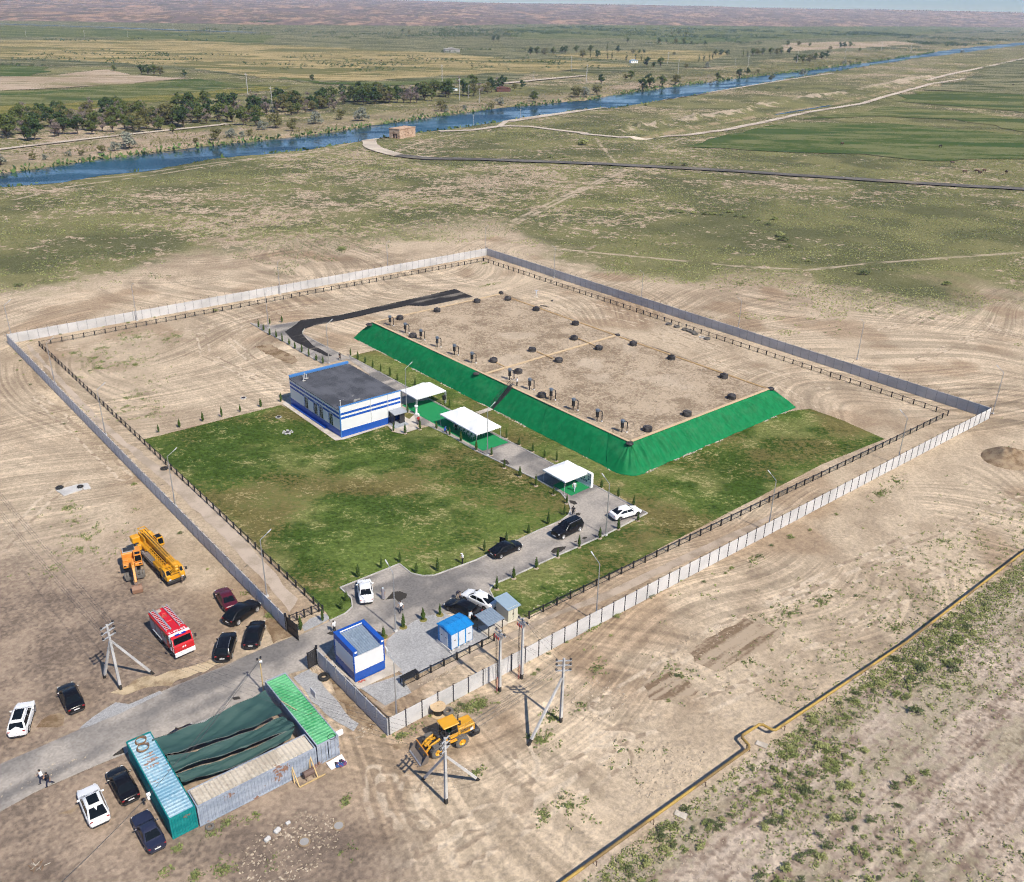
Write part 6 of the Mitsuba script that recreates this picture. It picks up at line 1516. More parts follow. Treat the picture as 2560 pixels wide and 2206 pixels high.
oc = put('operator_cab', side_prism([(-3.5, 1.6), (-2.2, 1.6), (-1.9, 2.0), (-2.15, 3.0), (-3.4, 3.05), (-3.5, 2.9)], .85, 1.7), 'm_yellow', K, cr)
put('window', cat(pane([(-1.93, .92, 2.05), (-1.93, 1.63, 2.05), (-2.14, 1.6, 2.95), (-2.14, .95, 2.95)], (1, 0, .3), .015), bx(1.0, .03, .75, (-2.75, 1.71, 2.1)), bx(.9, .72, .02, (-2.85, 1.27, 3.035))), 'm_car_glass', K, oc)
def boom_box(x0, x1, z0, z1, w, h):
    a = math.degrees(math.atan2(z1 - z0, x1 - x0))
    return bx(math.hypot(x1 - x0, z1 - z0), w, h, (0, 0, -h / 2), b=.03).apply_transform(X((x0 + x1) / 2, .15, (z0 + z1) / 2, ry=-a))
put('boom', cat(boom_box(-5.4, 3.6, 2.95, 2.85, .72, .8)), 'm_yellow', K, cr)
put('boom_section', boom_box(3.3, 5.5, 2.86, 2.80, .58, .6), 'm_yellow', K, cr)
put('boom_head', cat(*[bx(.75, .05, .75, (5.75, .15 + s * .28, 2.3)) for s in (-1, 1)], cyl(.26, .4, (5.85, .15, 2.45), 14, 'y'), cyl(.22, .4, (5.9, .15, 2.9), 14, 'y')), 'm_yellow', K, cr)
put('boom_groove', cat(*[bx(8.6, .07, .02, (-.9, .15 + o, 3.32), M=X(z=-.0)).apply_transform(X(ry=.64)) for o in (-.2, .2)]), 'm_plastic', K, cr)
put('hoist_rope', cat(*[tube([(-4.8, .15 + o, 3.15), (-2, .15 + o, 3.45), (5.2, .15 + o, 3.32)], .02, 4) for o in (-.12, .12)]), 'm_plastic', K, cr)
put('boom_top_frame', cat(*[bx(1.6, .07, .09, (-5.1, .15 + s * .5, 3.35)) for s in (-1, 1)], *[bx(.07, 1.0, .09, (x_, .15, 3.35)) for x_ in (-5.85, -5.1, -4.4)]), 'm_yellow', K, cr)
jb = []
for i in range(11):
    xa, xb = -2.7 + i * .66, -2.7 + (i + 1) * .66
    c0 = [(xa, -.62, 2.4), (xa, -.62, 2.95), (xa, -1.1, 2.65)]
    c1 = [(xb, -.62, 2.4), (xb, -.62, 2.95), (xb, -1.1, 2.65)]
    for a in range(3):
        jb += [bar(c0[a], c1[a], .06), bar(c0[a], c1[(a + 1) % 3], .04), bar(c0[a], c0[(a + 1) % 3], .04)]
put('lattice_jib', cat(jb), 'm_yellow', K, cr)
put('jib_foot', cat(*[bar((4.6, -.8 + .4 * i, 2.5), (6.0, -.6 + .35 * i, 2.1), .06) for i in range(4)], *[bar((5.2, -.8 + .4 * i, 2.9), (6.0, -.4 + .3 * i, 2.1), .05) for i in range(4)], bar((6.0, -.7, 2.1), (6.0, .6, 2.1), .08), bar((5.2, -.9, 2.9), (5.2, .5, 2.9), .07)), 'm_yellow', K, cr)
put('lift_cylinder', bar((-2.2, .15, 1.8), (.9, .15, 2.45), .26), 'm_plastic', K, cr)
put('hook_block', cat(bx(.18, .3, .5, (6.2, .55, .75), b=.04), cyl(.2, .2, (6.2, .55, 1.15), 12, 'y'), tube([(6.2, .55, .75), (6.2, .55, .6), (6.28, .55, .5), (6.2, .55, .4), (6.1, .55, .48)], .05, 6)), mat('m_hook', (0.12, 0.09, 0.075), 0.6), K, cr)
put('hook_rope', cat(*[tube([(5.4, .15 + o, 2.9), (6.2, .55 + o * .5, 1.2)], .02, 4) for o in (-.1, .1)]), 'm_plastic', K, cr)
put('outrigger', cat(*[bx(.45, 2.6, .3, (x_, 0, .85)) for x_ in (3.0, -5.4)], *[cat(cyl(.08, .5, (x_, s * 1.2, .45), 8), cyl(.2, .06, (x_, s * 1.2, .4), 10)) for x_ in (3.0, -5.4) for s in (-1, 1)]), 'm_plastic', K, cr)
put('tool_pile', cat(*[tube([(-.4 + .25 * i, -.3 - .1 * (i % 3), 1.6 + .05 * i), (.1 + .3 * i, -.25, 1.65), (.5 + .2 * i, -.4, 1.55)], .05, 5) for i in range(6)], bx(.5, .4, .35, (1.0, .1, 1.48))), 'm_plastic', K, cr)

paint('m_orange', (0.62, 0.24, 0.035), 0.45, 0.2)
ex = thing('wheeled_excavator', 'orange wheeled excavator with its bucket resting on the ground beside the crane', 'excavator')
E0 = np.array((-50.26,100.71)) + 1.35 * np.array([math.cos(math.radians(118)), math.sin(math.radians(118))]) 
Q = X(*E0, 0.0, rz=-64)
put('undercarriage', cat(bx(4.2, .8, .5, (0, 0, .75), b=.05), bx(.5, 2.0, .35, (1.35, 0, .6)), bx(.5, 2.0, .35, (-1.35, 0, .6)), bx(.12, 2.3, .5, (2.25, 0, .35), b=.02)), 'm_tyre_dusty', Q, ex)
for x_ in (1.4, -1.4):
    for s in (-1, 1):
        for o in (.82, 1.16):
            wheel(ex, .52, .28, Q @ X(x_, s * o, .52), 'm_tyre_dusty', 'm_rim_dark')
put('turntable', cyl(.62, .25, (-.2, 0, 1.2), 20), 'm_plastic', Q, ex)
put('upper_body', cat(bx(3.3, 2.45, .5, (-.75, 0, 1.42), b=.06), bx(1.5, 2.45, .75, (-1.65, 0, 1.9), b=.08)), 'm_orange', Q, ex)
put('engine_hood', bx(1.15, 1.65, .16, (-1.7, -.25, 2.62), b=.04), 'm_deck_grey', Q, ex)
put('engine_cover', cat(bx(1.0, 1.4, .12, (-1.7, -.2, 2.76), b=.04)), 'm_plastic', Q, ex)
put('counterweight', bx(.5, 2.45, .9, (-2.45, 0, 1.45), b=.12), 'm_orange', Q, ex)
put('tool_box', cat(bx(.75, .75, .3, (-.25, -.78, 1.9), b=.03), bx(.6, .75, .2, (.55, -.78, 1.9), b=.03)), 'm_orange', Q, ex)
ec = put('cab', cat(side_prism([(-.75, 1.9), (.75, 1.9), (.95, 2.2), (.72, 3.1), (-.65, 3.15), (-.75, 3.0)], .3, 1.22)), 'm_orange', Q, ex)
put('window', cat(pane([(.93, .36, 2.25), (.93, 1.16, 2.25), (.73, 1.14, 3.0), (.73, .38, 3.0)], (1, 0, .3), .02), bx(1.0, .03, .72, (.05, 1.225, 2.3)), bx(1.0, .03, .72, (.05, .297, 2.3)), bx(.55, .66, .02, (.3, .76, 3.132))), 'm_car_glass', Q, ec)
def arm(pts, w, hs):
    m = []
    for (p, q), h in zip(zip(pts, pts[1:]), hs):
        a = math.degrees(math.atan2(q[1] - p[1], q[0] - p[0]))
        m.append(bx(math.hypot(q[0] - p[0], q[1] - p[1]) + h * .5, w, h, (0, 0, -h / 2), b=.04).apply_transform(X((p[0] + q[0]) / 2, 0, (p[1] + q[1]) / 2, ry=-a)))
    return cat(m)
put('boom', arm([(.5, 1.9), (1.8, 3.0), (3.3, 2.75)], .38, [.5, .46]), 'm_orange', Q, ex)
put('stick', arm([(3.1, 2.9), (4.6, 1.4)], .3, [.38]), 'm_orange', Q, ex)
put('cylinder', cat(bar((.9, .22, 1.7), (2.0, .22, 2.75), .13), bar((.9, -.22, 1.7), (2.0, -.22, 2.75), .13), bar((1.9, 0, 3.25), (3.0, 0, 3.2), .12)), 'm_orange', Q, ex)
put('bucket_link', cat(bar((4.0, .12, 2.1), (4.8, .12, 1.3), .08), bar((4.6, .1, 1.5), (4.95, .1, .95), .12), bar((4.6, -.1, 1.5), (4.95, -.1, .95), .12)), 'm_rust', Q, ex)
bk = side_prism([(3.85, .95), (4.35, 1.0), (4.75, .65), (4.72, .12), (4.35, .0), (4.28, .1), (4.58, .22), (4.58, .58), (4.25, .85), (3.9, .85)], -.62, .62)
put('bucket', cat(bk, *[side_prism([(3.85, .95), (4.35, 1.0), (4.75, .65), (4.72, .12), (4.35, .0)], s * .62 - .02, s * .62 + .02) for s in (-1, 1)], *[bx(.2, .1, .05, (4.26, -.5 + .25 * i, .0)) for i in range(5)]), mat('m_bucket', (0.23, 0.13, 0.085), 0.65), Q @ X(.7), ex)
for s in (-1, 1):
    put('lamp', cat(bx(.14, .3, .12, (1.0, s * .95, 1.8), b=.02)), 'm_plastic', Q, ex)
    put('mirror', bx(.06, .22, .35, (.95, s * 1.38, 2.2 if s > 0 else 1.9)), 'm_plastic', Q, ex)

ld = thing('wheel_loader', 'yellow wheel loader with its bucket down, in front of the near wall corner', 'wheel loader')
W0 = np.mean([(-4.65,71.19), (-6.99,69.70)], 0) + 1.0 * np.array([math.cos(math.radians(123)), math.sin(math.radians(123))])
Y = X(*W0, 0.0, rz=-147)
paint('m_loader', (0.62, 0.31, 0.02), 0.42, 0.3)
for x_ in (1.42, -1.42):
    for s in (-1, 1):
        wheel(ld, .72, .52, Y @ X(x_, s * .93, .72), 'm_tyre_dusty', 'm_loader', 22)
put('rear_frame', cat(bx(3.2, .9, .6, (-1.6, 0, .75), b=.05), bx(.9, 1.5, .5, (-.5, 0, .85), b=.04)), 'm_plastic', Y, ld)
put('front_frame', cat(bx(1.6, .8, .6, (1.3, 0, .7), b=.05), bx(.3, .9, .9, (1.0, 0, 1.2), b=.03)), 'm_plastic', Y, ld)
put('engine_hood', cat(bx(2.0, 1.5, .95, (-2.15, 0, 1.3), b=.07), bx(.12, 1.3, .5, (-3.15, 0, 1.45), b=.02)), 'm_loader', Y, ld)
put('hood_vent', cat(*[bx(1.4, .03, .07, (-2.1, s * .76, 1.95 - .14 * i)) for s in (-1, 1) for i in range(3)]), 'm_plastic', Y, ld)
put('hood_label', bx(.35, .03, .35, (-2.75, .76, 1.45)), 'm_white', Y, ld)
put('counterweight', bx(.75, 2.1, .75, (-3.3, 0, .62), b=.15), 'm_plastic', Y, ld)
put('exhaust', tube([(-1.75, -.45, 2.2), (-1.75, -.45, 2.85), (-1.85, -.45, 3.0)], .06, 8), 'm_plastic', Y, ld)
put('air_cleaner', cyl(.17, .4, (-1.6, .15, 2.24), 12), 'm_plastic', Y, ld)
lc = put('cab', cat(*[bar((x_, s * .66, 1.35), (x_ + (.12 if x_ < 0 else -.05), s * .62, 3.0), .09) for x_ in (-1.15, .35) for s in (-1, 1)], bx(1.6, 1.4, .25, (-.4, 0, 1.25), b=.03)), 'm_plastic', Y, ld)
put('cab_roof', bx(1.85, 1.6, .14, (-.35, 0, 3.0), b=.05), 'm_loader', Y, ld)
put('cab_panel', cat(*[bx(1.5, .05, .55, (-.4, s * .7, 1.3), b=.01) for s in (-1, 1)], *[bx(1.1, .35, .07, (-.3, s * .95, 1.2)) for s in (-1, 1)]), 'm_loader', Y, ld)
put('window', cat(bx(.02, 1.15, 1.1, (.33, 0, 1.85)), *[bx(.65, .02, 1.1, (-.75, s * .64, 1.85)) for s in (-1, 1)]), 'm_car_glass', Y, lc)
put('seat', cat(bx(.5, .5, .12, (-.55, 0, 1.75)), bx(.12, .5, .6, (-.8, 0, 1.8))), mat('m_seat_green', (0.015, 0.10, 0.05), 0.6), Y, lc)
put('fender', cat(*[bx(.9, .5, .06, (1.5, s * .93, 1.5), rz=0, b=.02) for s in (-1, 1)]), 'm_tyre_dusty', Y, ld)
put('lift_arm', cat(*[arm([(.95, 1.75), (2.0, 1.35), (2.75, .55)], .16, [.3, .28]).apply_translation((0, s * .5, 0)) for s in (-1, 1)], bar((2.1, -.5, 1.25), (2.1, .5, 1.25), .2)), 'm_loader', Y, ld)
put('tilt_link', cat(arm([(1.75, 1.55), (2.35, 1.2)], .2, [.35]), bar((.95, 0, 1.7), (1.8, 0, 1.7), .16)), 'm_loader', Y, ld)
put('lift_cylinder', cat(*[bar((1.0, s * .35, .9), (2.0, s * .4, 1.2), .12) for s in (-1, 1)]), 'm_rim', Y, ld)
bprof = [(2.7, 1.15), (2.62, .55), (2.75, .1), (3.65, .04), (3.65, .1), (2.85, .2), (2.74, .55), (2.8, 1.1)]
put('bucket', cat(side_prism(bprof, -1.28, 1.28), *[side_prism([(2.66, 1.1), (2.62, .55), (2.75, .08), (3.62, .04), (3.2, .62), (2.8, 1.15)], s * 1.28 - .03, s * 1.28 + .03) for s in (-1, 1)], *[bx(.26, .1, .06, (3.74, -1.1 + .315 * i, .03)) for i in range(8)]), mat('m_bucket_grey', (0.20, 0.17, 0.15), 0.5, 0.3), Y, ld)
put('bucket_lip', bx(.14, 2.5, .03, (3.55, 0, .1)), 'm_steel', Y, ld)
put('bucket_edge', bar((2.72, -1.28, 1.15), (2.72, 1.28, 1.15), .1), 'm_orange', Y, ld)

# ---------------------------------------------------------------- people
def ball(c, r, s=(1, 1, 1), n=2):
    m = trimesh.creation.icosphere(n)
    m.apply_transform(np.diag([r * s[0], r * s[1], r * s[2], 1]))
    m.apply_translation(c)
    return m
def cap_(p, q, r, r2=None, n=1):
    return trimesh.convex.convex_hull(np.vstack([ball(p, r, n=n).vertices, ball(q, r if r2 is None else r2, n=n).vertices]))
def union(ms, size=0.045, it=8):
    u = m3.Manifold.batch_boolean([manifold(m) for m in ms], m3.OpType.Add)
    if size:
        t = from_manifold(u.refine_to_length(size))
        t.merge_vertices()
        trimesh.smoothing.filter_taubin(t, iterations=it)
        return t
    return from_manifold(u)
def hand(wrist, elbow, side):
    w, e = np.array(wrist), np.array(elbow)
    d = (w - e) / np.linalg.norm(w - e)
    s = np.cross(d, [0, side, 0.3]); s /= np.linalg.norm(s) + 1e-9
    k = np.cross(s, d)
    palm = [cap_(w + d * .02, w + d * .085, .024, .03), cap_(w + d * .03 + s * .02, w + d * .09 + s * .025, .018), cap_(w + d * .03 - s * .02, w + d * .09 - s * .025, .018)]
    for i, (o, l) in enumerate(((-.033, .06), (-.011, .072), (.011, .068), (.033, .052))):
        a = w + d * .085 + s * o
        b = a + d * l * .55 + k * .004
        palm += [cap_(a, b, .0105, .0095), cap_(b, b + d * l * .4 + k * .018, .0095, .008)]
    a = w + d * .03 + s * .034
    palm += [cap_(a, a + d * .035 + s * .028, .013, .011), cap_(a + d * .035 + s * .028, a + d * .065 + s * .032, .011, .009)]
    return palm
POSES = {  # hips, knees, ankles, shoulders, elbows, wrists; x forward, y left
    'stand': dict(kn=((.02, .11, .50), (.02, -.11, .50)), an=((0, .12, .09), (0, -.12, .09)), el=((-.04, .29, 1.13), (-.04, -.29, 1.13)), wr=((.05, .30, .87), (.05, -.30, .87)), lean=0.0, nod=0.0),
    'walk': dict(kn=((.20, .10, .51), (-.06, -.10, .50)), an=((.26, .10, .10), (-.38, -.10, .16)), el=((-.17, .27, 1.15), (.10, -.27, 1.14)), wr=((-.14, .28, .90), (.30, -.25, .95)), lean=0.03, nod=0.0),
    'phone': dict(kn=((.03, .10, .50), (.02, -.12, .50)), an=((0, .11, .09), (0, -.14, .09)), el=((.05, .28, 1.13), (.05, -.28, 1.13)), wr=((.30, .10, 1.18), (.30, -.08, 1.18)), lean=0.02, nod=0.05),
    'film': dict(kn=((.03, .10, .50), (.02, -.12, .50)), an=((0, .11, .09), (0, -.14, .09)), el=((.18, .27, 1.28), (.18, -.27, 1.28)), wr=((.36, .09, 1.48), (.36, -.08, 1.48)), lean=-0.02, nod=0.0),
    'bend': dict(kn=((.03, .10, .50), (.02, -.12, .50)), an=((0, .11, .09), (0, -.14, .09)), el=((.42, .22, .98), (.42, -.22, .98)), wr=((.55, .14, .80), (.55, -.14, .80)), lean=0.36, nod=0.12),
    'sit': dict(kn=((.42, .13, .55), (.42, -.13, .55)), an=((.34, .13, .09), (.34, -.13, .09)), el=((.10, .27, .72), (.10, -.27, .72)), wr=((.36, .14, .62), (.36, -.14, .62)), lean=0.08, nod=0.04),
}
_people = {}
def body(pose):
    if pose in _people:
        return _people[pose]
    P = POSES[pose]
    dz = -.42 if pose == 'sit' else 0
    l = P['lean']
    hip = np.array((0, 0, .95 + dz))
    chest = hip + (l * .75, 0, .36 - .3 * l * l * 2)
    neck = hip + (l * 1.15, 0, .56 - .55 * l * l * 2)
    head = neck + (.02 + l * .5 + P['nod'], 0, .15 - P['nod'] * .6)
    sh = [neck + (0, s * .19, -.07) for s in (1, -1)]
    hp = [hip + (0, s * .095, -.03) for s in (1, -1)]
    B = [cap_(hip, chest, .135, .15), cap_(chest, neck - (0, 0, .08), .15, .11), cap_(neck - (0, 0, .05), head - (0.01, 0, .06), .058, .055), ball(head, .1, (.98, .78, 1.18)), cap_(head + (.085, 0, -.005), head + (.108, 0, -.03), .013, .016), cap_(head + (.06, 0, -.09), head + (.085, 0, -.095), .035)]
    B += [ball(head + (0, s * .08, -.01), .028, (.7, .4, 1.2), 1) for s in (1, -1)]
    S, Tr, Sh, Hd = [cap_(hip + (0, 0, .02), chest, .155, .172), cap_(chest, neck - (0, 0, .085), .172, .12), cap_(sh[0], sh[1], .085)], [cap_(hip, hip + (0, 0, .06), .152, .15)], [], []
    for i in (0, 1):
        kn, an, el, wr = (np.array(P[k][i]) for k in ('kn', 'an', 'el', 'wr'))
        B += [cap_(sh[i], el, .056, .043), cap_(el, wr, .043, .028), cap_(hp[i], kn, .088, .056), cap_(kn, an, .055, .04), cap_(an - (.04, 0, .04), an + (.15, 0, -.055), .038, .03)]
        S += [cap_(sh[i], sh[i] * .25 + el * .75, .074, .066)]
        Tr += [cap_(hp[i], kn, .108, .076), cap_(kn, an, .076, .062)]
        Sh += [trimesh.convex.convex_hull(np.vstack([ball(an + (-.05, 0, -.04), .052, (1, .9, 1)).vertices, ball(an + (.16, 0, -.06), .04, (1.2, 1, .8)).vertices]))]
        Hd += hand(wr, el, 1 - 2 * i)
    skin = from_manifold(manifold(union(B, .06, 6)) + manifold(union(Hd, 0)))
    hair = from_manifold(manifold(ball(head + (-.012, 0, .02), .108, (1.0, .84, 1.14))) - manifold(bx(.3, .4, .4, tuple(head + (.20, 0, -.36)))) - manifold(bx(.3, .4, .3, tuple(head + (.05, 0, -.38)))))
    face = cat(*[ball(head + (.090, s * .033, .012), .011, n=1) for s in (-1, 1)], bx(.012, .045, .009, tuple(head + (.098, 0, -.062))))
    cap = cat(ball(head + (-.008, 0, .045), .112, (1, .86, .85)), thick(sheet([(head[0] + .08, -.07), (head[0] + .2, -.055), (head[0] + .2, .055), (head[0] + .08, .07)], head[2] + .075), .012))
    _people[pose] = dict(body=base(skin, 40), shirt=base(union(S, .07, 8), 40), trousers=base(union(Tr, .07, 8), 40), shoes=base(cat(Sh), 40), hair=base(hair, 40), cap=base(cap, 40), face=base(face), head=head,
                         robe=base(loft([[(hip[0] + r * .85 * math.cos(a), r * math.sin(a), z) for a in np.arange(16) * math.pi / 8] for z, r in ((.1, .26), (.5, .22), (.95 + dz, .19), (1.3 + dz, .20), (1.47 + dz, .12))]), 40), scarf=base(ball(head + (-.015, 0, .0), .125, (1, .88, 1.2)), 40))
    return _people[pose]
mat('m_skin', (0.42, 0.25, 0.17), 0.55)
mat('m_hair', (0.02, 0.017, 0.015), 0.6)
mat('m_shoe', (0.03, 0.028, 0.027), 0.5)
CL = {'white': (0.74, 0.75, 0.76), 'black': (0.018, 0.018, 0.022), 'navy': (0.02, 0.024, 0.05), 'blue': (0.03, 0.10, 0.42), 'grey': (0.22, 0.21, 0.24), 'pale': (0.50, 0.56, 0.62), 'red': (0.38, 0.03, 0.03), 'khaki': (0.36, 0.3, 0.22)}
for n_, c_ in CL.items():
    mat(f'm_cloth_{n_}', c_, 0.85)
def person(p, facing, pose, top, legs, label, z=0.02, hat=None, robe=None, s=1.0):
    b = body(pose)
    k = thing('person', label, 'person')
    M = X(*p, z, rz=facing, s=s)
    put('body', b['body'], 'm_skin', M, k)
    put('shirt', b['shirt'], f'm_cloth_{top}', M, k)
    put('trousers', b['trousers'], f'm_cloth_{legs}', M, k)
    put('shoes', b['shoes'], 'm_shoe', M, k)
    put('face', b['face'], 'm_hair', M, k)
    put('hair', b['hair'], 'm_hair', M, k)
    if hat:
        put('cap', b['cap'], f'm_cloth_{hat}', M, k)
    if robe:
        put('robe', b['robe'], f'm_cloth_{robe}', M, k)
        put('scarf', b['scarf'], 'm_cloth_pale', M, k)
    return M
person((-45.77,65.24), 215, 'walk', 'white', 'navy', 'person in white shirt walking on the approach road, left of a companion')
person((-44.95,64.90), 215, 'walk', 'black', 'navy', 'person in black shirt walking on the approach road beside one in white')
person((-21.43,89.73), 150, 'phone', 'white', 'black', 'person in white shirt standing behind the gatehouse, holding a phone', 0.09)
M = person((-16.42,96.90), 250, 'stand', 'grey', 'grey', 'person in long grey robe and pale headscarf beside the damp patch', 0.09, robe='grey')
person((-13.75,94.11), 230, 'walk', 'white', 'navy', 'person in white shirt walking on the road beside the street lamp', 0.09)
person((-6.77,97.29), 300, 'bend', 'navy', 'khaki', 'person in dark shirt and shorts leaning over the black saloon bonnet', 0.09)
person((-4.93,92.09), 70, 'bend', 'pale', 'khaki', 'person in pale clothes bending at the open boot of the black saloon', 0.09)
person((-6.55,105.51), 200, 'phone', 'white', 'black', 'person in white jacket and cap at the lawn edge below the black saloon', 0.09, hat='white')
person((9.56,119.15), 80, 'stand', 'black', 'black', 'person in black standing at the lawn point before the large black car', 0.09)
put('bag', bx(.12, .34, .42, (0, 0, 0), b=.05), 'm_white', X(*(9.23,119.61), 0.12, rz=20), thing('white_bag', 'white bag held by the person in black at the lawn point', 'bag'))
person((10.15,127.00), 255, 'walk', 'white', 'pale', 'person in white shirt and pale trousers on the small green carpet', 0.11)
person((-17.37,151.44), 120, 'phone', 'red', 'black', 'person in red and black at the porch end of the drive', 0.09, hat=None)
put('balloon', lathe([(0, 0), (.1, .04), (.2, .2), (.22, .4), (.16, .6), (0, .68)], 12), 'm_white', X(*(-17.34,151.31), 1.75), thing('white_balloon', 'white balloon held up by the person in red and black', 'balloon'))
person((-12.24,147.92), 40, 'sit', 'blue', 'navy', 'person in bright blue sitting on the kerb before the double-peaked marquee', 0.06, hat='blue')
person((-10.32,149.47), -50, 'stand', 'black', 'black', 'person in black with white headscarf at the edge of the chair rows', 0.11, hat='white', s=.95)
person((0.75,161.68), 210, 'film', 'white', 'black', 'person in white jacket standing at the stair top on the mound', TOP)
person((-37.83,184.15), -50, 'walk', 'black', 'black', 'person in black on the drive behind the main building roof', 0.09)

# ---------------------------------------------------------------- things lying about
def tyre_thing(p, r, w, z, label, m='m_tyre_dusty', tilt=0):
    t = thing('loose_tyre', label, 'tyre')
    put('carcass', lathe([(r * .5, w), (r * .62, w * 1.02), (r * .9, w), (r, w * .8), (r, w * .2), (r * .9, 0), (r * .62, 0), (r * .5, w * .2), (r * .5, w)], 22), m, X(*p, z, rx=tilt), t, smooth=40)
tyre_thing((-21.10,81.40), .68, .35, .03, 'large black tyre lying by the wall near the right gate leaf', 'm_tyre')
tyre_thing((-6.44,76.08), .62, .42, .03, 'large dusty tyre lying right beside the cable reel')
tyre_thing((-27.69,60.26), .42, .2, .03, 'grey tyre lying at the grey-blue container corner')
tyre_thing((-71.51,124.62), .6, .25, .14, 'black tyre lying on the left end of the concrete slab', 'm_tyre')
tyre_thing((-68.45,125.12), .5, .2, .14, 'black tyre lying on the right end of the concrete slab', 'm_tyre')
tyre_thing((-57.55,131.96), .62, .25, .05, 'black tyre lying by the inner fence at the lawn edge', 'm_tyre')
for p in ((-33.58,205.86),):
    pass
sl = thing('concrete_slab', 'cracked pale concrete slab lying on the dirt left of the wall', 'slab')
for i, pts in enumerate(([(-71.91,124.06),(-69.27,126.08),(-67.78,124.49),(-69.78,122.26)], [(-69.24,126.14),(-67.89,126.59),(-66.60,124.82),(-67.60,124.39)])):
    put('slab', prism(Polygon(pts).buffer(-0.03), 0.0, 0.14), 'm_concrete', None, sl)
rl = thing('cable_reel', 'large wooden reel of black cable standing behind the wheel loader', 'cable reel')
R0 = X(*(np.array((-7.52,75.66)) + (0, .25)), 0.02)
put('cable', cyl(.48, 1.0, (0, 0, .1), 22), 'm_black', R0, rl)
for z in (0.0, 1.06):
    fl_ = put('flange', cyl(.86, .09, (0, 0, z), 28), 'm_plank', R0, rl)
    for i in range(6):
        put('board_joint', bx(1.5 - .5 * abs(i - 2.5) / 2.5, .012, .012, (0, -.62 + .25 * i, z + .085)), 'm_plank_worn', R0, fl_)
put('hub', cyl(.07, .03, (0, 0, 1.145), 10), 'm_black', R0, rl)
for i, p in enumerate([(38.25,213.35),(39.91,211.48),(41.53,209.35),(42.48,208.55),(43.09,207.63),(43.51,206.16),(44.75,204.37),(45.74,202.88)]):
    t = thing('concrete_ring', f'round dusty ring by the far right fence, {ORD[i]} from the left', 'ring', 'rings along the far right fence')
    put('ring', lathe([(.5, 0), (.72, 0), (.74, .4), (.5, .42), (.48, .2), (.5, 0)], 18) if i != 6 else lathe([(.5, 0), (.72, 0), (.72, .12), (.5, .14), (.5, 0)], 18), 'm_concrete' if i == 6 else 'm_tyre_dusty', X(*p, 0.02, s=1.0), t, smooth=40)
    put('lid', cyl(.5, .05, (0, 0, .3), 14), 'm_rubber', X(*p, 0.02), t) if i in (0, 7) else None
mh = Proto().add('ring', lathe([(.4, 0), (.52, 0), (.52, .14), (.4, .14), (.4, 0)], 18), 'm_concrete').add('cover', cyl(.4, .12, (0, 0, 0), 16), 'm_rubber')
for p, lb in (((-40.60,146.95), 'round well cover with pale blocks on the lawn left of the building'), ((-43.83,153.51), 'pale round well cover on the lawn near the building corner'), ((-52.86,162.32), 'round well cover on the dirt left of the building'), ((-18.51,58.85), 'dusty manhole cover in the rubble patch at the bottom'), ((-15.67,60.74), 'dusty manhole cover in the rubble patch, right of the other'), ((-1.31,140.42), 'dark drain cover in the drive before the marquees'), ((-11.00,99.71), 'dark drain cover in the road near the parking bay')):
    flat_ = 'drain' in lb
    mh.stamp(thing('manhole', lb, 'manhole cover'), X(*p, -0.06 if flat_ else (-.06 if 'dusty' in lb else .0), s=.75 if flat_ else 1.1), {'m_concrete': 'm_rubber'} if flat_ else ({'m_concrete': 'm_dug', 'm_rubber': 'm_deck_grey'} if 'dusty' in lb else {}))
for j in range(7):
    a = j * .9
    q = np.array((-40.60,146.95)) + (.85 * math.cos(a), .85 * math.sin(a))
    put('block', bx(.4, .25, .18, (0, 0, 0), b=.03), 'm_concrete', X(*q, 0.04, rz=math.degrees(a) + 70), thing('concrete_block', f'grey concrete block, {ORD[j]} of those around the well cover', 'block', 'blocks round the well cover'))
for p, s, lb in (((-21.98,58.99), .7, 'tilted pale concrete lump at the left end of the rubble bank'), ((-21.30,59.98), .75, 'pale concrete lump on the rubble bank, above the other'), ((-20.50,60.91), .5, 'small pale concrete lump high on the rubble bank')):
    put('lump', bx(.9, .6, .45, (0, 0, 0), b=.1), 'm_concrete', X(*p, 0.0, rz=s * 80, s=s, rx=12), thing('concrete_lump', lb, 'rubble'))
for p, lb in (((27.11,72.24), 'pale flat sheet of litter beside the pipe loop'), ((17.01,62.79), 'pale scrap of litter below the pipe'), ((87.80,153.26), 'small pale scrap')):
    if 'small' not in lb:
        put('sheet', thick(grid(np.array([[(x_, y_, .05 + .12 * meshkit.noise(np.array([x_ * 3, y_ * 3, 1.0]), 3)) for x_ in np.linspace(-.35, .35, 6)] for y_ in np.linspace(-.6, .6, 8)])), .01), 'm_paving', X(*p, 0, rz=60), thing('litter_sheet', lb, 'litter'))
bn_ = thing('bone_heap', 'small heap of pale dry brushwood on the dirt at bottom left', 'brushwood')
for i in range(16):
    a = r_.uniform(0, 6.28)
    q = np.array((-41.72,55.67)) + (r_.normal(0, .35), r_.normal(0, .22))
    put('stick', bar((*q, r_.uniform(.03, .15)), (q[0] + .5 * math.cos(a), q[1] + .5 * math.sin(a), r_.uniform(.05, .3)), .04), 'm_paving' if i % 2 else 'm_cable_rust', None, bn_)
tp = thing('survey_tripod', 'small white tripod with a flat top standing on the dirt behind the mound', 'tripod')
TP = X(*(5.72,233.99), 0.02)
put('leg', cat(*[bar((0, 0, 1.5), (.45 * math.cos(a), .45 * math.sin(a), 0), .05) for a in (0.5, 2.6, 4.7)]), 'm_white', TP, tp)
put('body', cat(cyl(.16, .7, (0, 0, 1.3), 10), bx(1.1, .35, .06, (0, 0, 2.05), rz=-15)), 'm_kiosk_door', TP, tp)
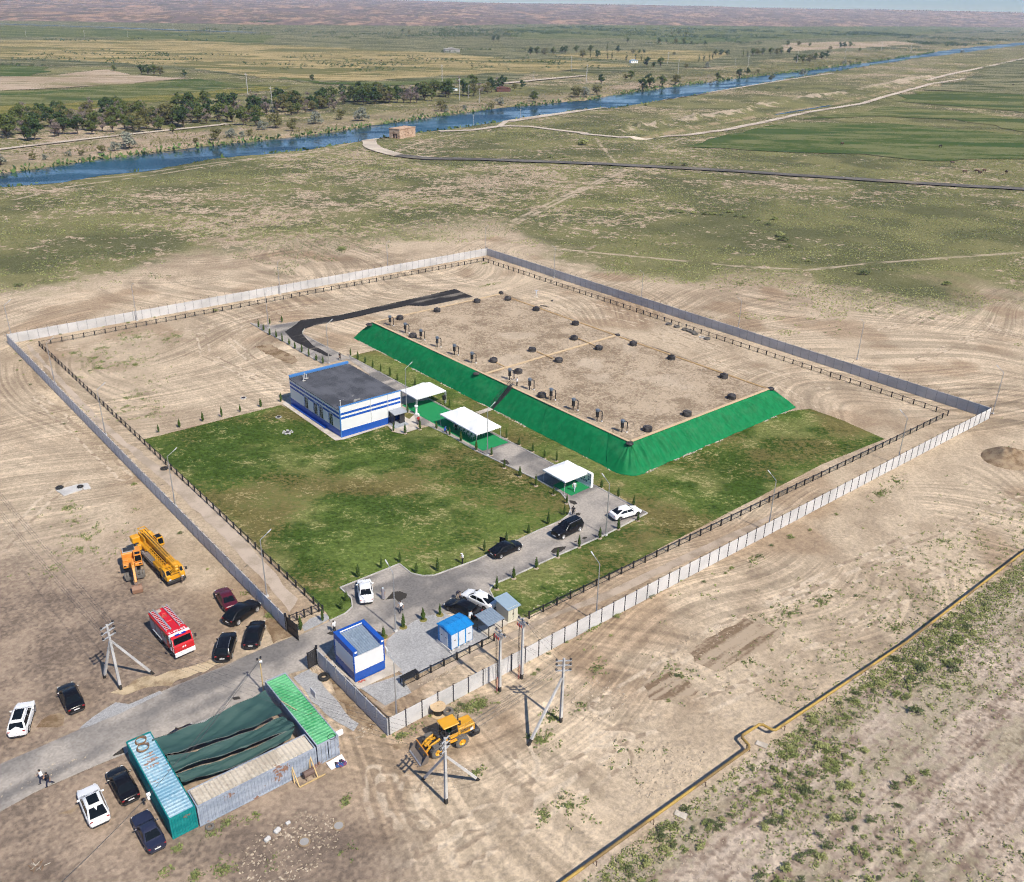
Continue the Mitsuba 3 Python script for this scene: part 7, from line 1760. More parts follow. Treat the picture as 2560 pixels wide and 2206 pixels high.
put('valve', cyl(.3, .25, (0, 0, 0), 12), 'm_rubber', X(*(9.88,231.44), 0), thing('valve_cover', 'small black valve cover on the dirt behind the mound', 'cover'))
put('pile', cat(*[bar((a * .2 - 1.0, 0.1 * a, .1 + .1 * (a % 2)), (a * .2 + .6, .3 - .1 * a, .25), .12) for a in range(6)]), 'm_black', X(*(7.50,226.16), 0.02, rz=-30), thing('pipe_heap', 'small heap of dark pipes behind the back edge of the mound', 'pipes'))

# ---------------------------------------------------------------- vegetation
def leaf(key, rgb, trans=0.25):
    scene[key] = {'type': 'principledthin', 'base_color': {'type': 'rgb', 'value': list(rgb)}, 'roughness': 0.7, 'diff_trans': trans * 2, 'spec_trans': 0.0}
    return key
for key, c in (('m_leaf_green', (0.132, 0.163, 0.054)), ('m_leaf_dark', (0.070, 0.109, 0.043)), ('m_leaf_olive', (0.186, 0.178, 0.078)), ('m_leaf_silver', (0.264, 0.279, 0.225)), ('m_leaf_grey', (0.256, 0.209, 0.194)), ('m_leaf_yellow', (0.295, 0.310, 0.078)),
               ('m_leaf_conifer', (0.085, 0.132, 0.039)), ('m_shrub_a', (0.25, 0.285, 0.11)), ('m_shrub_b', (0.37, 0.385, 0.165)), ('m_shrub_c', (0.165, 0.195, 0.092)), ('m_reed', (0.132, 0.202, 0.070)), ('m_dry', (0.388, 0.295, 0.171))):
    leaf(key, c)
matte('m_bark', (0.105, 0.08, 0.06))
def leaves(c, s, rg, flat=0.4):
    """a leaf-sized quad at each of the points c, sized s, turned at random"""
    n = len(c)
    d = rg.normal(size=(n, 3)); d[:, 2] *= flat
    d /= np.linalg.norm(d, axis=1, keepdims=True)
    e = np.cross(d, rg.normal(size=(n, 3)))
    e /= np.linalg.norm(e, axis=1, keepdims=True)
    s = np.asarray(s)[:, None] if np.ndim(s) else s
    a, b = d * s, e * s * rg.uniform(.45, .8, (n, 1))
    v = np.stack([c - a, c - b * .9, c + a, c + b], 1).reshape(-1, 3)
    i = np.arange(n)[:, None] * 4
    return trimesh.Trimesh(v, np.vstack([i + [0, 1, 2], i + [0, 2, 3]]), process=False)
def blob_points(blobs, n, rg, shell=0.55):
    p = []
    w = np.array([b[3] ** 2 for b in blobs]); w = w / w.sum()
    for k in rg.choice(len(blobs), n, p=w):
        x, y, z, r = blobs[k]
        d = rg.normal(size=3); d /= np.linalg.norm(d)
        if d[2] < -.4: d[2] *= -.5
        p.append(np.array([x, y, z]) + d * r * rg.uniform(shell, 1.05) * [1, 1, .85])
    return np.array(p)
def branches(tips, base_, r, rg):
    m = [tube([(0, 0, -.2), (rg.normal(0, .15), rg.normal(0, .15), base_ * .5), (0, 0, base_)], [r, r * .8, r * .7], 6)]
    for t in tips:
        t = np.array(t[:3])
        q = np.array([0, 0, base_ * .85])
        mid = (q + t) / 2 + rg.normal(0, .2, 3)
        m.append(tube([q, mid, t], [r * .5, r * .33, r * .12], 5))
    return cat(m)
def tree_kind(seed, h, spread, trunk, nb, n, size, leafm, flat=.5, sparse=False):
    rg = np.random.default_rng(seed)
    blobs = []
    for i in range(nb):
        a, q = rg.uniform(0, 6.28), spread * math.sqrt(rg.uniform(0, 1)) * .72
        z = trunk + (h - trunk) * rg.uniform(.18, .9) * (1 - .35 * q / spread)
        blobs.append((q * math.cos(a), q * math.sin(a), z, spread * rg.uniform(.30, .48)))
    blobs.append((0, 0, h - spread * .4, spread * .4))
    P = Proto()
    P.add('trunk', branches(blobs, trunk, .035 * h * .8, rg), 'm_bark')
    if sparse:
        tw = []
        for b in blobs:
            for k in range(7):
                d = rg.normal(size=3); d[2] = abs(d[2]) + .3; d /= np.linalg.norm(d)
                c = np.array(b[:3])
                tw.append(tube([c - d * b[3] * .5, c + d * b[3] * rg.uniform(.7, 1.2)], [.05, .02], 3))
        P.add('twigs', cat(tw), 'm_leaf_grey')
    P.add('crown', leaves(blob_points(blobs, n, rg, .45), rg.uniform(.7, 1.35, n) * size, rg, flat), leafm)
    return P
TREES = {}
for i in range(5):
    TREES['round', i] = tree_kind(10 + i, 8, 3.3 + .3 * (i % 3), 1.5, 12, 640, .42, ['m_leaf_green', 'm_leaf_dark', 'm_leaf_olive', 'm_leaf_dark', 'm_leaf_green'][i])
for i in range(3):
    TREES['bare', i] = tree_kind(30 + i, 8, 3.0, 1.5, 9, 240, .30, 'm_leaf_grey', sparse=True)
for i in range(2):
    TREES['poplar', i] = tree_kind(40 + i, 10, 1.3, 1.0, 8, 420, .40, ['m_leaf_dark', 'm_leaf_green'][i])
for i in range(2):
    TREES['silver', i] = tree_kind(50 + i, 4, 2.6, .3, 8, 420, .30, ['m_leaf_silver', 'm_leaf_olive'][i])
TLAB = {'round': ('leafy_tree', 'leafy green tree standing on the far river bank', 'tree', 'leafy trees beyond the river'), 'bare': ('bare_tree', 'half bare grey-brown tree standing among the river bank trees', 'tree', 'bare trees beyond the river'),
        'poplar': ('poplar_tree', 'narrow upright tree standing in the farmland beyond the river', 'tree', 'narrow trees beyond the river'), 'silver': ('bank_bush', 'grey-green bush at the edge of the river', 'bush', 'bushes along the river')}
def plant(kind, x, y, h, i, wide=1.0):
    name, lab, c_, g_ = TLAB[kind]
    n = {'round': 5, 'bare': 3, 'poplar': 2, 'silver': 2}[kind]
    full = {'round': 8, 'bare': 8, 'poplar': 10, 'silver': 4}[kind]
    h = min(h, 13.5 if kind != 'silver' else 9)
    z = max(float(gz(x, y)), -1.6) - .1
    TREES[kind, i % n].stamp(thing(name, lab, c_, g_), X(x, y, z, rz=i * 77 % 360, s=h / full * wide, sz=h / full))
GROVE = [(-281.7,516.7,12.0),(-264.2,513.2,11.3),(-271.9,565.2,10.7),(-252.9,540.3,9.2),(-248.5,554.6,9.9),(-237.8,552.8,8.3),(-229.4,561.2,7.9),(-224.1,569.2,12.5),(-205.1,579.7,11.5),(-193.1,613.3,10.5),(-173.2,596.4,10.6),(-181.4,655.1,15.5),(-167.4,677.1,15.9),(-157.6,659.5,6.1),(-155.2,669.5,6.2),(-309.5,589.4,10.3),(-302.9,598.6,9.8),(-285.7,593.4,10.2),(-268.7,621.4,11.6),(-245.7,616.8,10.3),(-237.1,664.1,12.1),(-230.3,665.3,12.1),(-216.9,593.1,14.4),(-206.0,669.9,12.0),(-251.2,599.3,10.6),(-294.5,550.8,10.7),(-282.4,570.8,10.4),
         (-157.2,659.5,6.6),(-146.9,712.3,14.2),(-129.5,756.2,15.0),(-119.9,761.9,15.7),(-112.0,747.7,17.3),(-106.1,754.9,16.2),(-96.7,762.9,15.0),(-77.2,785.9,13.5),(-72.4,827.8,14.2),(-59.6,816.5,14.0),(-39.2,835.1,10.2),(-25.1,876.0,13.6),(-62.2,818.7,12.0),(-124.4,760.9,12.6),(-174.6,706.9,13.1),(-160.9,698.9,9.4),(-149.5,690.6,9.8),(-101.9,758.2,11.2)]
r0 = np.random.default_rng(9)
GROVE = [(x_, y_, h_ * 1.15) for x_, y_, h_ in GROVE]
GROVE += [(x_ + r0.normal(0, 6), y_ + r0.uniform(4, 34), h_ * r0.uniform(.7, 1.05)) for x_, y_, h_ in GROVE] + [(x_ + r0.normal(0, 9), y_ + r0.uniform(14, 40), h_ * r0.uniform(.7, 1.0)) for x_, y_, h_ in GROVE[::2]] + [(x_ + r0.normal(0, 9), y_ - r0.uniform(2, 14), h_ * r0.uniform(.5, .8)) for x_, y_, h_ in GROVE[1::3]]
for i, (x_, y_, h_) in enumerate(GROVE):
    plant('round', x_, y_, h_, i)
for i, (x_, y_, h_) in enumerate([(-269.5,512.4,10.9),(-259.5,526.3,10.0),(-255.8,560.5,11.0),(-244.8,555.2,8.4),(-247.7,591.9,9.9),(-223.4,588.1,10.8),(-197.6,600.3,9.8),(-189.7,618.0,9.0),(-173.6,656.5,14.4),(-281.3,610.6,8.2),(-263.3,622.4,10.5),(-196.2,702.7,12.5),(-273.2,579.9,10.4),(-293.1,569.0,9.4), (-133.1,688.5,12.0),(-135.4,737.1,10.4),(-85.7,759.1,17.4),(-81.2,760.0,15.0),(-58.7,944.4,9.3),(-143.2,713.0,10.7),(-91.7,760.3,13.7),(-156.9,710.4,11.9)]):
    plant('bare', x_, y_, h_, i)
for i, (x_, y_, h_) in enumerate([(-202.4,487.7,9.0),(-209.6,470.9,4.2),(-206.9,479.0,5.1),(-169.6,527.1,6.8),(-163.6,537.5,5.5),(-150.0,584.9,12.8),(-156.0,576.5,5.8),(-216.3,462.6,2.9),(-221.4,459.4,2.9),(-233.0,446.1,3.3),(-227.0,446.8,2.9),(-176.1,514.1,3.1),(-158.8,541.5,3.7),(-156.5,548.4,3.7),(-239.3,429.6,5.6),(-137.1,572.2,5.8), (-131.1,611.4,8.7),(-119.4,638.9,6.9),(-104.1,632.8,9.4),(-21.0,736.8,5.4),(12.9,818.3,7.3),(51.7,840.7,13.7),(-14.7,761.4,6.2),(-56.8,702.9,8.0),(-40.6,722.0,3.5),(-143.9,609.3,4.1),(-53.6,703.5,4.6), (49.8,848.8,12.3),(59.3,846.6,13.1),(70.8,871.1,13.1),(258.2,1341.9,8.6),(225.5,1316.6,6.5),(210.5,1060.7,3.7),(304.8,1241.5,4.9), (360.5,1236.0,8.7),(293.5,1129.0,7.1),(503.8,1515.8,6.2),(520.1,1539.6,5.5),(930.6,2069.1,6.6),(563.5,1632.9,4.2)]):
    plant('silver', x_, y_, h_, i, 1.0)
for i, (x_, y_, h_) in enumerate([(17.9,1601.6,14.7),(28.7,1606.0,14.0),(41.0,1596.2,13.9),(56.6,1640.4,12.7),(73.2,1687.1,12.3),(78.9,1689.6,14.3),(99.1,1714.7,13.3),(99.3,1534.7,14.9),(126.5,1752.1,19.1),(122.2,1543.5,14.2),(175.5,1747.5,14.9),(253.7,2322.3,12.4),(199.2,1724.1,9.2),(210.5,1728.8,8.4),(221.6,1750.2,7.7),(327.8,2319.7,14.7),(346.2,2329.8,10.3),(368.5,2327.6,12.5),(383.8,2307.5,13.6),(404.6,2318.7,8.0),(421.9,2246.1,11.1),(506.5,3156.9,13.9),(483.1,3140.3,10.8),(520.1,3092.2,10.6),(174.2,1329.4,14.6),(181.4,1317.0,8.0),(192.7,1330.5,13.0),(269.0,1704.5,6.7),(343.9,1719.1,11.0),(350.8,1706.2,11.8),(363.2,1711.2,11.8),(411.5,1730.6,17.2),(424.2,1751.7,18.3),(439.4,1774.3,17.7),(2.8,922.7,8.5),(85.4,1003.8,10.2),(123.3,1070.1,10.4),(117.8,1075.3,6.5),(12.6,796.0,8.9),(121.0,943.3,12.7),(131.1,972.5,13.8),(146.4,990.2,12.6),(165.0,1018.1,12.5),(227.8,1112.0,9.6),(265.4,1169.8,11.0),(280.0,1193.4,9.5),
                                  (454.6,1778.4,15.5),(467.8,1783.8,17.0),(484.1,1815.8,16.4),(506.6,1842.5,13.9),(430.8,1520.5,22.9),(438.2,1511.0,23.6),(453.4,1528.5,23.1),(479.7,1588.8,22.1),(505.4,1639.0,18.7),(530.6,1691.5,15.0),(616.0,2263.7,13.6),(653.5,2308.6,12.8),(674.5,2293.0,9.2),(725.4,2230.0,13.6),(737.1,2235.6,14.8),(761.5,2272.2,13.9),(657.8,2083.8,9.5),(706.1,2042.3,8.4), (-394.4,1010.4,10.3),(-385.8,1005.1,10.8),(-377.4,999.9,11.3),(-370.3,998.1,10.7),(-439.4,1050.1,7.0),(-206.3,964.3,7.1),(-339.8,980.7,8.1),(-327.1,2755.3,12.4),(-310.9,2767.6,9.3),(-201.2,2665.8,8.9),(-59.1,2243.9,16.3),(-49.5,2249.4,12.5),(-23.8,2554.7,8.5)]):
    plant('round', x_, y_, h_, i * 3 + 1)
for i, (x_, y_, h_) in enumerate([(111.6,1539.4,11.2),(134.6,1495.7,12.7),(142.7,1511.6,16.5),(157.2,1765.5,17.1),(159.3,1455.5,15.6),(178.0,1499.2,12.4),(184.7,1482.9,10.1),(270.2,1471.3,11.6),(280.3,1486.9,14.6),(291.6,1503.2,14.1),(307.6,1560.1,12.3),(377.7,1656.4,22.6),(389.4,1675.7,22.9)]):
    plant('poplar', x_, y_, h_, i)
BELT = np.array(sorted(p[:2] for p in GROVE))
for i in range(90):
    x_, y_ = BELT[r0.integers(len(BELT))] + (r0.normal(0, 11), r0.normal(4, 9))
    if y_ > piecewise(np.array(x_), RIVER_FAR, np) + 22:
        plant('bare' if i % 5 < 2 else 'round', x_, y_, r0.uniform(5.5, 11), i)
# the far plain's scattered trees and hedges, too many and too small to tell apart
rg = np.random.default_rng(21)
pts, sz = [], []
for (x0, y0, x1, y1, n, s) in ((-900, 1500, 1900, 3300, 520, 2.2), (-300, 2400, 1500, 4400, 900, 2.8), (-700, 1100, 200, 1500, 160, 1.6), (300, 1300, 1700, 2300, 420, 2.2), (1000, 2500, 3200, 5200, 700, 3.0)):
    for _ in range(n):
        x_, y_ = rg.uniform(x0, x1), rg.uniform(y0, y1)
        if meshkit.fbm(np.array([x_ / 230, y_ / 330, 0]), 3, 4) > .53 and y_ > piecewise(np.array(x_), RIVER_FAR, np) + 40:
            k = rg.integers(1, 5) if rg.uniform() < .7 else rg.integers(5, 12)
            row = rg.uniform(4, 9)
            for j in range(k):
                c = np.array([x_ + j * row + rg.normal(0, 1), y_ + rg.normal(0, 2), 0])
                m = 9
                pts.append(c + rg.normal(size=(m, 3)) * [s * .7, s * .7, s * .42] + [0, 0, s * 1.0]); sz += [s * .62] * m
put('far_trees', leaves(np.vstack(pts), np.array(sz), rg), 'm_leaf_dark', label='scattered far trees and hedges across the plain', category='trees', kind='stuff')
pts = rg.normal(size=(2600, 3)) * [26, 7, 1.7] + [0, 0, 4.2]
c_ = (-933.0,3678.4)
put('far_grove', leaves(pts + [c_[0], c_[1], 0], rg.uniform(1.2, 2.2, len(pts)), rg), 'm_leaf_dark', label='dark oblong grove in front of the far dunes', category='trees', kind='stuff')
# reeds along the water
pts = []
for x_ in np.arange(-420, 900, .8):
    if meshkit.fbm(np.array([x_ / 17, 0, 5.0]), 3, 6) > .36:
        y_ = piecewise(np.array(x_), RIVER_FAR, np) + rg.uniform(-3, 4)
        pts.append((x_, y_, rg.uniform(-1.8, .6)))
        pts.append((x_ + rg.normal(), y_ + rg.uniform(-1, 3), rg.uniform(-1.8, 1.2)))
for x_ in np.arange(-420, 800, 1.3):
    if meshkit.fbm(np.array([x_ / 9, 3, 5.0]), 3, 6) > .46:
        pts.append((x_, piecewise(np.array(x_), RIVER_NEAR, np) - rg.uniform(-1, 5), rg.uniform(-1.3, -.2)))
put('reeds', leaves(np.array(pts), rg.uniform(.6, 1.6, len(pts)), rg, 2.0), 'm_reed', label='green reeds and low growth along the river banks', category='reeds', kind='stuff')

# ground cover of the steppe
def scatter(name, label, P, s, m, flat=.5, lift=.5):
    P = np.asarray(P, float)
    z = gz(P[:, 0], P[:, 1]) + np.asarray(s) * lift
    put(name, leaves(np.c_[P, z], s, rg, flat), m, label=label, category='ground cover', kind='stuff')
N_ = 420000
d_ = 150 + 520 * rg.uniform(0, 1, N_) ** 1.1
cand = np.c_[d_ * rg.uniform(-.72, .74, N_), d_]
yb_ = STEPPE(cand[:, 0])
rv = piecewise(cand[:, 0], RIVER_NEAR, np)
cov_ = meshkit.fbm(np.c_[cand / [34, 26], cand[:, :1] * 0], 3, 12) * .7 + meshkit.fbm(np.c_[cand / 5.5, cand[:, :1] * 0 + 4], 3, 13) * .45
edge = (cand[:, 1] - yb_ + (meshkit.fbm(np.c_[cand / 22, cand[:, :1] * 0], 3, 14) - .5) * 70) / 40
keep = (cov_ + np.clip(edge, -1, 0) * .35 > .515) & (edge > -.9) & (cand[:, 1] < rv - 8) & (cand[:, 0] > -480)
for pts_ in PALE_PATHS:
    keep &= line_dist(cand[:, 0], cand[:, 1], pts_, np) > 1.6
for pl_, w_ in ((((-48.4,584.8),(-29.7,592.9),(-13.6,614.8),(-6.1,620.1),(7.4,618.2),(41.1,589.3), (42.2,584.6),(62.5,573.5),(81.2,578.7),(103.9,588.1),(135.2,620.6),(168.6,665.4),(227.8,750.8),(299.7,836.1)), 4), (((-62.0,481.4),(-46.0,472.5),(-16.3,473.4),(33.4,467.2), (46.7,465.6),(80.1,458.2),(116.8,448.6),(149.3,438.3),(190.9,425.8),(228.9,417.4)), 5)):
    keep &= line_dist(cand[:, 0], cand[:, 1], list(pl_), np) > w_
cand = cand[keep]
tone = meshkit.fbm(np.c_[cand / 45, cand[:, :1] * 0 + 7], 3, 15) + rg.normal(0, .09, len(cand))
for nm, lo, hi, m in (('grass_tufts', -9, .46, 'm_shrub_c'), ('grass_tufts', .46, .56, 'm_shrub_a'), ('grass_tufts', .56, 9, 'm_shrub_b')):
    q = cand[(tone > lo) & (tone <= hi)]
    scatter(nm, f'{dict(m_shrub_c="dark green", m_shrub_a="olive", m_shrub_b="yellowish")[m]} low tufts scattered over the steppe', q, rg.uniform(.11, .28, len(q)), m)
xs_ = rg.uniform(-330, 700, 26000)
ys_ = piecewise(xs_, RIVER_FAR, np) + np.abs(rg.normal(0, 62, 26000)) + 1
k_ = meshkit.fbm(np.c_[xs_ / 16, ys_ / 16, xs_ * 0], 3, 31) > .5
q = np.c_[xs_, ys_][k_]
scatter('undergrowth', 'low scrub and weeds under and before the river bank trees', q, rg.uniform(.2, .75, len(q)), 'm_leaf_olive', .8, .8)
# weeds in and round the yard
WEEDS = [((-89.74,182.86), 4.5, 3.5, 130), ((-88.46,197.19), 6, 2.5, 90), ((-91.57,189.65), 4, 2, 60), ((-96.56,185.38), 3, 1.5, 40), ((-87.41,176.95), 3, 2, 70), ((-81.84,182.35), 6, 2, 70), ((-89.02,172.44), 3, 2, 40), ((-75.10,171.03), 6, 3, 60), ((-74.79,162.10), 7, 3, 80), ((-74.35,157.20), 6, 3, 80), ((-68.41,153.15), 6, 3, 60), ((-79.38,195.62), 7, 2.6, 140), ((-87.04,196.04), 6, 2.5, 70), ((-87.96,179.02), 5, 3, 90), ((-80.63,179.42), 5, 3, 60), ((-70.58,158.35), 6, 4, 60), ((-62.65,111.68), 4, 3, 120), ((-64.84,114.41), 3, 2, 60), ((-60.26,109.51), 2, 3, 60), ((-67.92,118.46), 3, 2, 60), ((-60.53,106.88), 3, 2, 50), ((-62.10,102.25), 3, 2, 30), ((-56.43,104.91), 3, 1, 30), ((-56.74,119.66), 2, 1, 30), ((-56.82,112.83), 2, 2, 20),
         ((-4.34,77.03), 2.2, 1.0, 90), ((-3.07,77.33), 1.6, 1.2, 70), ((-11.01,72.68), 2.2, .5, 70), ((-13.11,72.51), .8, .4, 30), ((3.10,82.77), 1, .8, 50), ((3.66,72.23), 1.6, 1.2, 60), ((5.00,75.74), 1, .7, 40), ((7.04,88.67), 2, .6, 30), ((10.52,91.73), 2, .5, 30), ((13.49,94.57), 1.2, .5, 40), ((-3.01,67.69), 1, .3, 25), ((6.24,63.70), 3, 1.5, 60), ((3.94,62.44), 1.5, .8, 40), ((8.04,77.91), 3, 1.5, 35), ((10.37,84.15), 5, 2, 40),
         ((-30.36,92.88), 1.2, .5, 30), ((-34.22,97.78), 1, .4, 15), ((-25.01,55.71), 1.0, .7, 40), ((-21.67,57.18), .8, .7, 40), ((-27.33,55.06), .6, .4, 25), ((-29.97,57.80), .5, .3, 18), ((-26.26,60.97), .8, .3, 20), ((-23.81,61.80), 1, .3, 16), ((-27.26,59.61), .7, .4, 15), ((-30.05,55.25), .6, .5, 18), ((-15.50,63.57), .6, .4, 25), ((-14.37,57.84), 1, .6, 30), ((-21.71,56.90), .8, .8, 30),
         ((20.36,82.91), 3, 1.5, 33), ((28.15,85.69), 6, 3, 66), ((41.30,98.49), 7, 2, 82), ((36.47,95.65), 5, 2, 55), ((43.65,99.95), 5, 2, 38), ((18.95,84.68), 2, 1.5, 16), ((13.00,70.28), 4, 2, 33), ((32.57,93.80), 4, 2, 27), ((49.28,93.06), 7, 3, 88), ((56.15,100.36), 8, 3, 66), ((34.12,80.86), 4, 2, 33), ((25.75,99.35), 4, 1, 22), ((29.57,104.79), 2, .6, 13), ((52.55,107.12), 5, 1.5, 27),
         ((64.23,132.62), 4, 1.2, 40), ((59.84,128.29), 5, 1.0, 60), ((63.84,114.37), 8, 2, 60), ((57.03,108.91), 6, 2, 40), ((34.61,108.12), 3, 1, 20), ((46.62,267.22), 14, 5, 260), ((64.91,252.33), 14, 4, 240), ((77.46,241.39), 9, 2, 80), ((87.15,246.38), 12, 3, 90), ((94.14,230.70), 16, 4, 70), ((107.36,223.11), 12, 5, 70), ((80.17,211.63), 8, 3, 30), ((-7.39,245.74), 5, .8, 50), ((-9.74,268.29), 6, 1.2, 40)]
W = []
for (x_, y_), a, b, n in WEEDS:
    th = rg.uniform(0, 6.28, n); r = np.abs(rg.normal(0, .62, n))
    p = np.c_[r * np.cos(th) * a, r * np.sin(th) * b * 1.5]
    W.append(p @ np.array([U, V]) * 1.0 + [x_, y_])
W = np.vstack(W)
W = W[meshkit.fbm(np.c_[W / 1.6, W[:, :1] * 0], 3, 30) > .47]
W = np.repeat(W, 5, 0) + rg.normal(0, .2, (len(W) * 5, 2))
sel = rg.uniform(0, 1, len(W)) < .6
scatter('weeds', 'green weeds growing in patches on the sandy ground', W[sel], rg.uniform(.07, .19, sel.sum()), 'm_shrub_a', 1, .6)
scatter('weeds', 'dull dark weeds growing in patches on the sandy ground', W[~sel], rg.uniform(.06, .17, (~sel).sum()), 'm_shrub_c', 1, .6)
# stones and clods
OCTA = trimesh.Trimesh([(1, 0, 0), (-1, 0, 0), (0, 1, 0), (0, -1, 0), (0, 0, 1), (0, 0, -1)], [(0, 2, 4), (2, 1, 4), (1, 3, 4), (3, 0, 4), (2, 0, 5), (1, 2, 5), (3, 1, 5), (0, 3, 5)], process=False)
def stones(name, label, P, s, m):
    P = np.asarray(P, float)
    b = OCTA
    n = len(P)
    R = rg.normal(size=(n, 6, 3)) * .25 + b.vertices[None]
    v = (R * (np.asarray(s)[:, None, None] * rg.uniform(.6, 1.3, (n, 1, 3)) * [1, 1, .6])) + np.c_[P, gz(P[:, 0], P[:, 1]) + np.asarray(s) * .15][:, None]
    f = (b.faces[None] + np.arange(n)[:, None, None] * 6).reshape(-1, 3)
    put(name, trimesh.Trimesh(v.reshape(-1, 3), f, process=False), m, label=label, category='stones', kind='stuff')
matte('m_stone', concrete_colour((0.29, 0.235, 0.18), (0.46, 0.385, 0.30), 1.5))
cm_ = mt[0] + (mt[1] - mt[0]) * rg.uniform(.01, .99, (5200, 1)) + (mt[3] - mt[0]) * rg.uniform(.02, .98, (5200, 1))
b_ = OCTA
s_ = rg.uniform(.04, .13, 5200)
v_ = (b_.vertices[None] + rg.normal(size=(5200, 6, 3)) * .22) * s_[:, None, None] + np.c_[cm_, np.full(5200, TOP) + s_ * .3][:, None]
put('stones', trimesh.Trimesh(v_.reshape(-1, 3), (b_.faces[None] + np.arange(5200)[:, None, None] * 6).reshape(-1, 3), process=False), 'm_stone', label='small stones strewn over the top of the mound', category='stones', kind='stuff')
fa, fb = np.array(PIPE_LINE[0]), np.array(PIPE_LINE[1])
fd = (fb - fa) / np.linalg.norm(fb - fa); fn = np.array([fd[1], -fd[0]])
q = fa + fd * rg.uniform(-15, 130, (10000, 1)) + fn * rg.uniform(1, 40, (10000, 1)) * np.array([1.0])
stones('clods', 'pale clods of earth all over the ploughed field', q, rg.uniform(.03, .13, len(q)), 'm_stone')
q = []
for (x_, y_), a, b, n in (((-19.67,58.31), 5, 3.5, 420), ((-7.91,82.44), 3.2, .6, 220), ((-14.34,73.70), 3, .7, 90), ((-5.95,66.53), 3, 2, 90), ((23.08,87.44), 9, 3, 275), ((16.60,68.70), 5, 3, 220), ((118.69,234.51), 24, 3, 600), ((9.94,78.50), 4, 3, 120), ((-45.77,66.64), 7, .8, 260), ((-22.36,82.92), .9, .4, 60), ((87.29,141.67), 4, 3, 120), ((4.80,96.43), 6, .6, 120)):
    th = rg.uniform(0, 6.28, n); r = np.sqrt(rg.uniform(0, 1, n))
    q.append(np.c_[r * np.cos(th) * a, r * np.sin(th) * b] @ np.array([U, V]) + [x_, y_])
q = np.vstack(q)
stones('rubble_stones', 'loose stones and lumps strewn over disturbed ground', q, rg.uniform(.04, .16, len(q)), 'm_stone')

# shrubs one by one
SHR = []
for i in range(6):
    r2 = np.random.default_rng(70 + i)
    bl_ = [(r2.normal(0, .35), r2.normal(0, .35), r2.uniform(.15, .45), r2.uniform(.22, .42)) for _ in range(7)]
    P = Proto()
    P.add('foliage', leaves(blob_points(bl_, 210, r2, .3), r2.uniform(.05, .13, 210), r2, .8), ['m_shrub_a', 'm_shrub_b', 'm_shrub_c', 'm_shrub_a', 'm_shrub_b', 'm_shrub_c'][i])
    P.add('stems', cat(*[tube([(0, 0, -.05), (b[0] * .6, b[1] * .6, b[2] * .7), b[:3]], [.02, .015, .008], 4) for b in bl_]), 'm_bark')
    SHR.append(P)
def shrub(x, y, s, i, lab, g):
    SHR[i % 6].stamp(thing('shrub', lab, 'shrub', g), X(x, y, float(gz(x, y)) - .03, rz=i * 61 % 360, s=s, sz=s * .9))
def growth(p, k):
    a, b = p @ U, p @ V
    return meshkit.fbm(np.array([a / 16, b / 4.5, k]), 3, 17)
n = i = 0
while n < 292 and i < 9000:
    i += 1
    p = fa + fd * rg.uniform(-14, 125) + fn * (rg.uniform(.8, 7) if rg.uniform() < .3 else rg.uniform(3, 36))
    if abs(p[0]) / p[1] > .64 or p[1] < 44 or growth(p, 5.0) < rg.uniform(.34, .56):
        continue
    shrub(*p, rg.uniform(.35, .95) * (1.0 if rg.uniform() < .85 else 1.5), i, 'low green shrub growing on the ploughed field beyond the yellow pipe', 'shrubs on the ploughed field')
    n += 1
q = np.vstack([fa + fd * rg.uniform(-20, 160, (11000, 1)) + fn * rg.uniform(.5, 48, (11000, 1)), fa + fd * rg.uniform(-20, 160, (7000, 1)) + fn * np.abs(rg.normal(0, 4, (7000, 1))) + fn * .5, fa + fd * rg.uniform(30, 160, (1200, 1)) - fn * np.abs(rg.normal(0, 7, (1200, 1)))])
g_ = meshkit.fbm(np.c_[q @ U / 16, q @ V / 4.5, q[:, 0] * 0 + 5], 3, 17)
q = q[g_ > rg.uniform(.32, .60, len(q))]
q = np.repeat(q, 7, 0) + rg.normal(0, .2, (len(q) * 7, 2))
t_ = rg.uniform(0, 1, len(q))
for nm, lo, hi, m, w_ in (('field_weeds', 0, .45, 'm_shrub_a', 'olive green'), ('field_weeds', .45, .8, 'm_shrub_b', 'pale yellowish'), ('field_weeds', .8, 1, 'm_shrub_c', 'dark green')):
    k = q[(t_ >= lo) & (t_ < hi)]
    scatter(nm, f'{w_} low weeds scattered over the ploughed field', k, rg.uniform(.06, .16, len(k)), m, .9, .7)
SPOT = [(46.4,355.7,0.9),(56.5,352.0,1.0),(59.7,351.4,1.0),(63.1,350.8,1.4),(67.7,349.8,1.4),(71.9,347.9,1.3),(73.9,348.1,1.3),(76.0,348.3,1.3),(77.9,347.1,0.9),(81.5,353.0,1.2),(83.2,353.1,1.2),(83.2,345.4,1.0),(85.9,344.7,1.3),(90.4,338.1,1.3),(92.0,331.1,1.3),(96.1,340.8,1.6),(91.5,314.1,2.3),(91.1,307.7,1.9),(90.7,298.2,1.4),(91.6,278.6,1.1),(104.1,264.5,1.9),(124.2,255.2,1.6),(103.4,238.0,0.6), (37.4,544.5,3.3),(23.8,485.7,1.6),(78.6,472.0,2.1),(84.0,467.1,2.1),(67.4,473.0,1.3),(103.3,779.4,3.0),(261.7,976.7,3.3), (-55.3,281.8,1.8),(-74.9,216.7,0.9),(-133.5,235.2,1.2), (16.5,485.6,1.7),(36.5,538.5,4.4)]
for i, (x_, y_, h_) in enumerate(SPOT):
    shrub(x_, y_, h_ / .72, i, 'dark rounded bush standing alone on the steppe beyond the compound', 'bushes on the steppe')
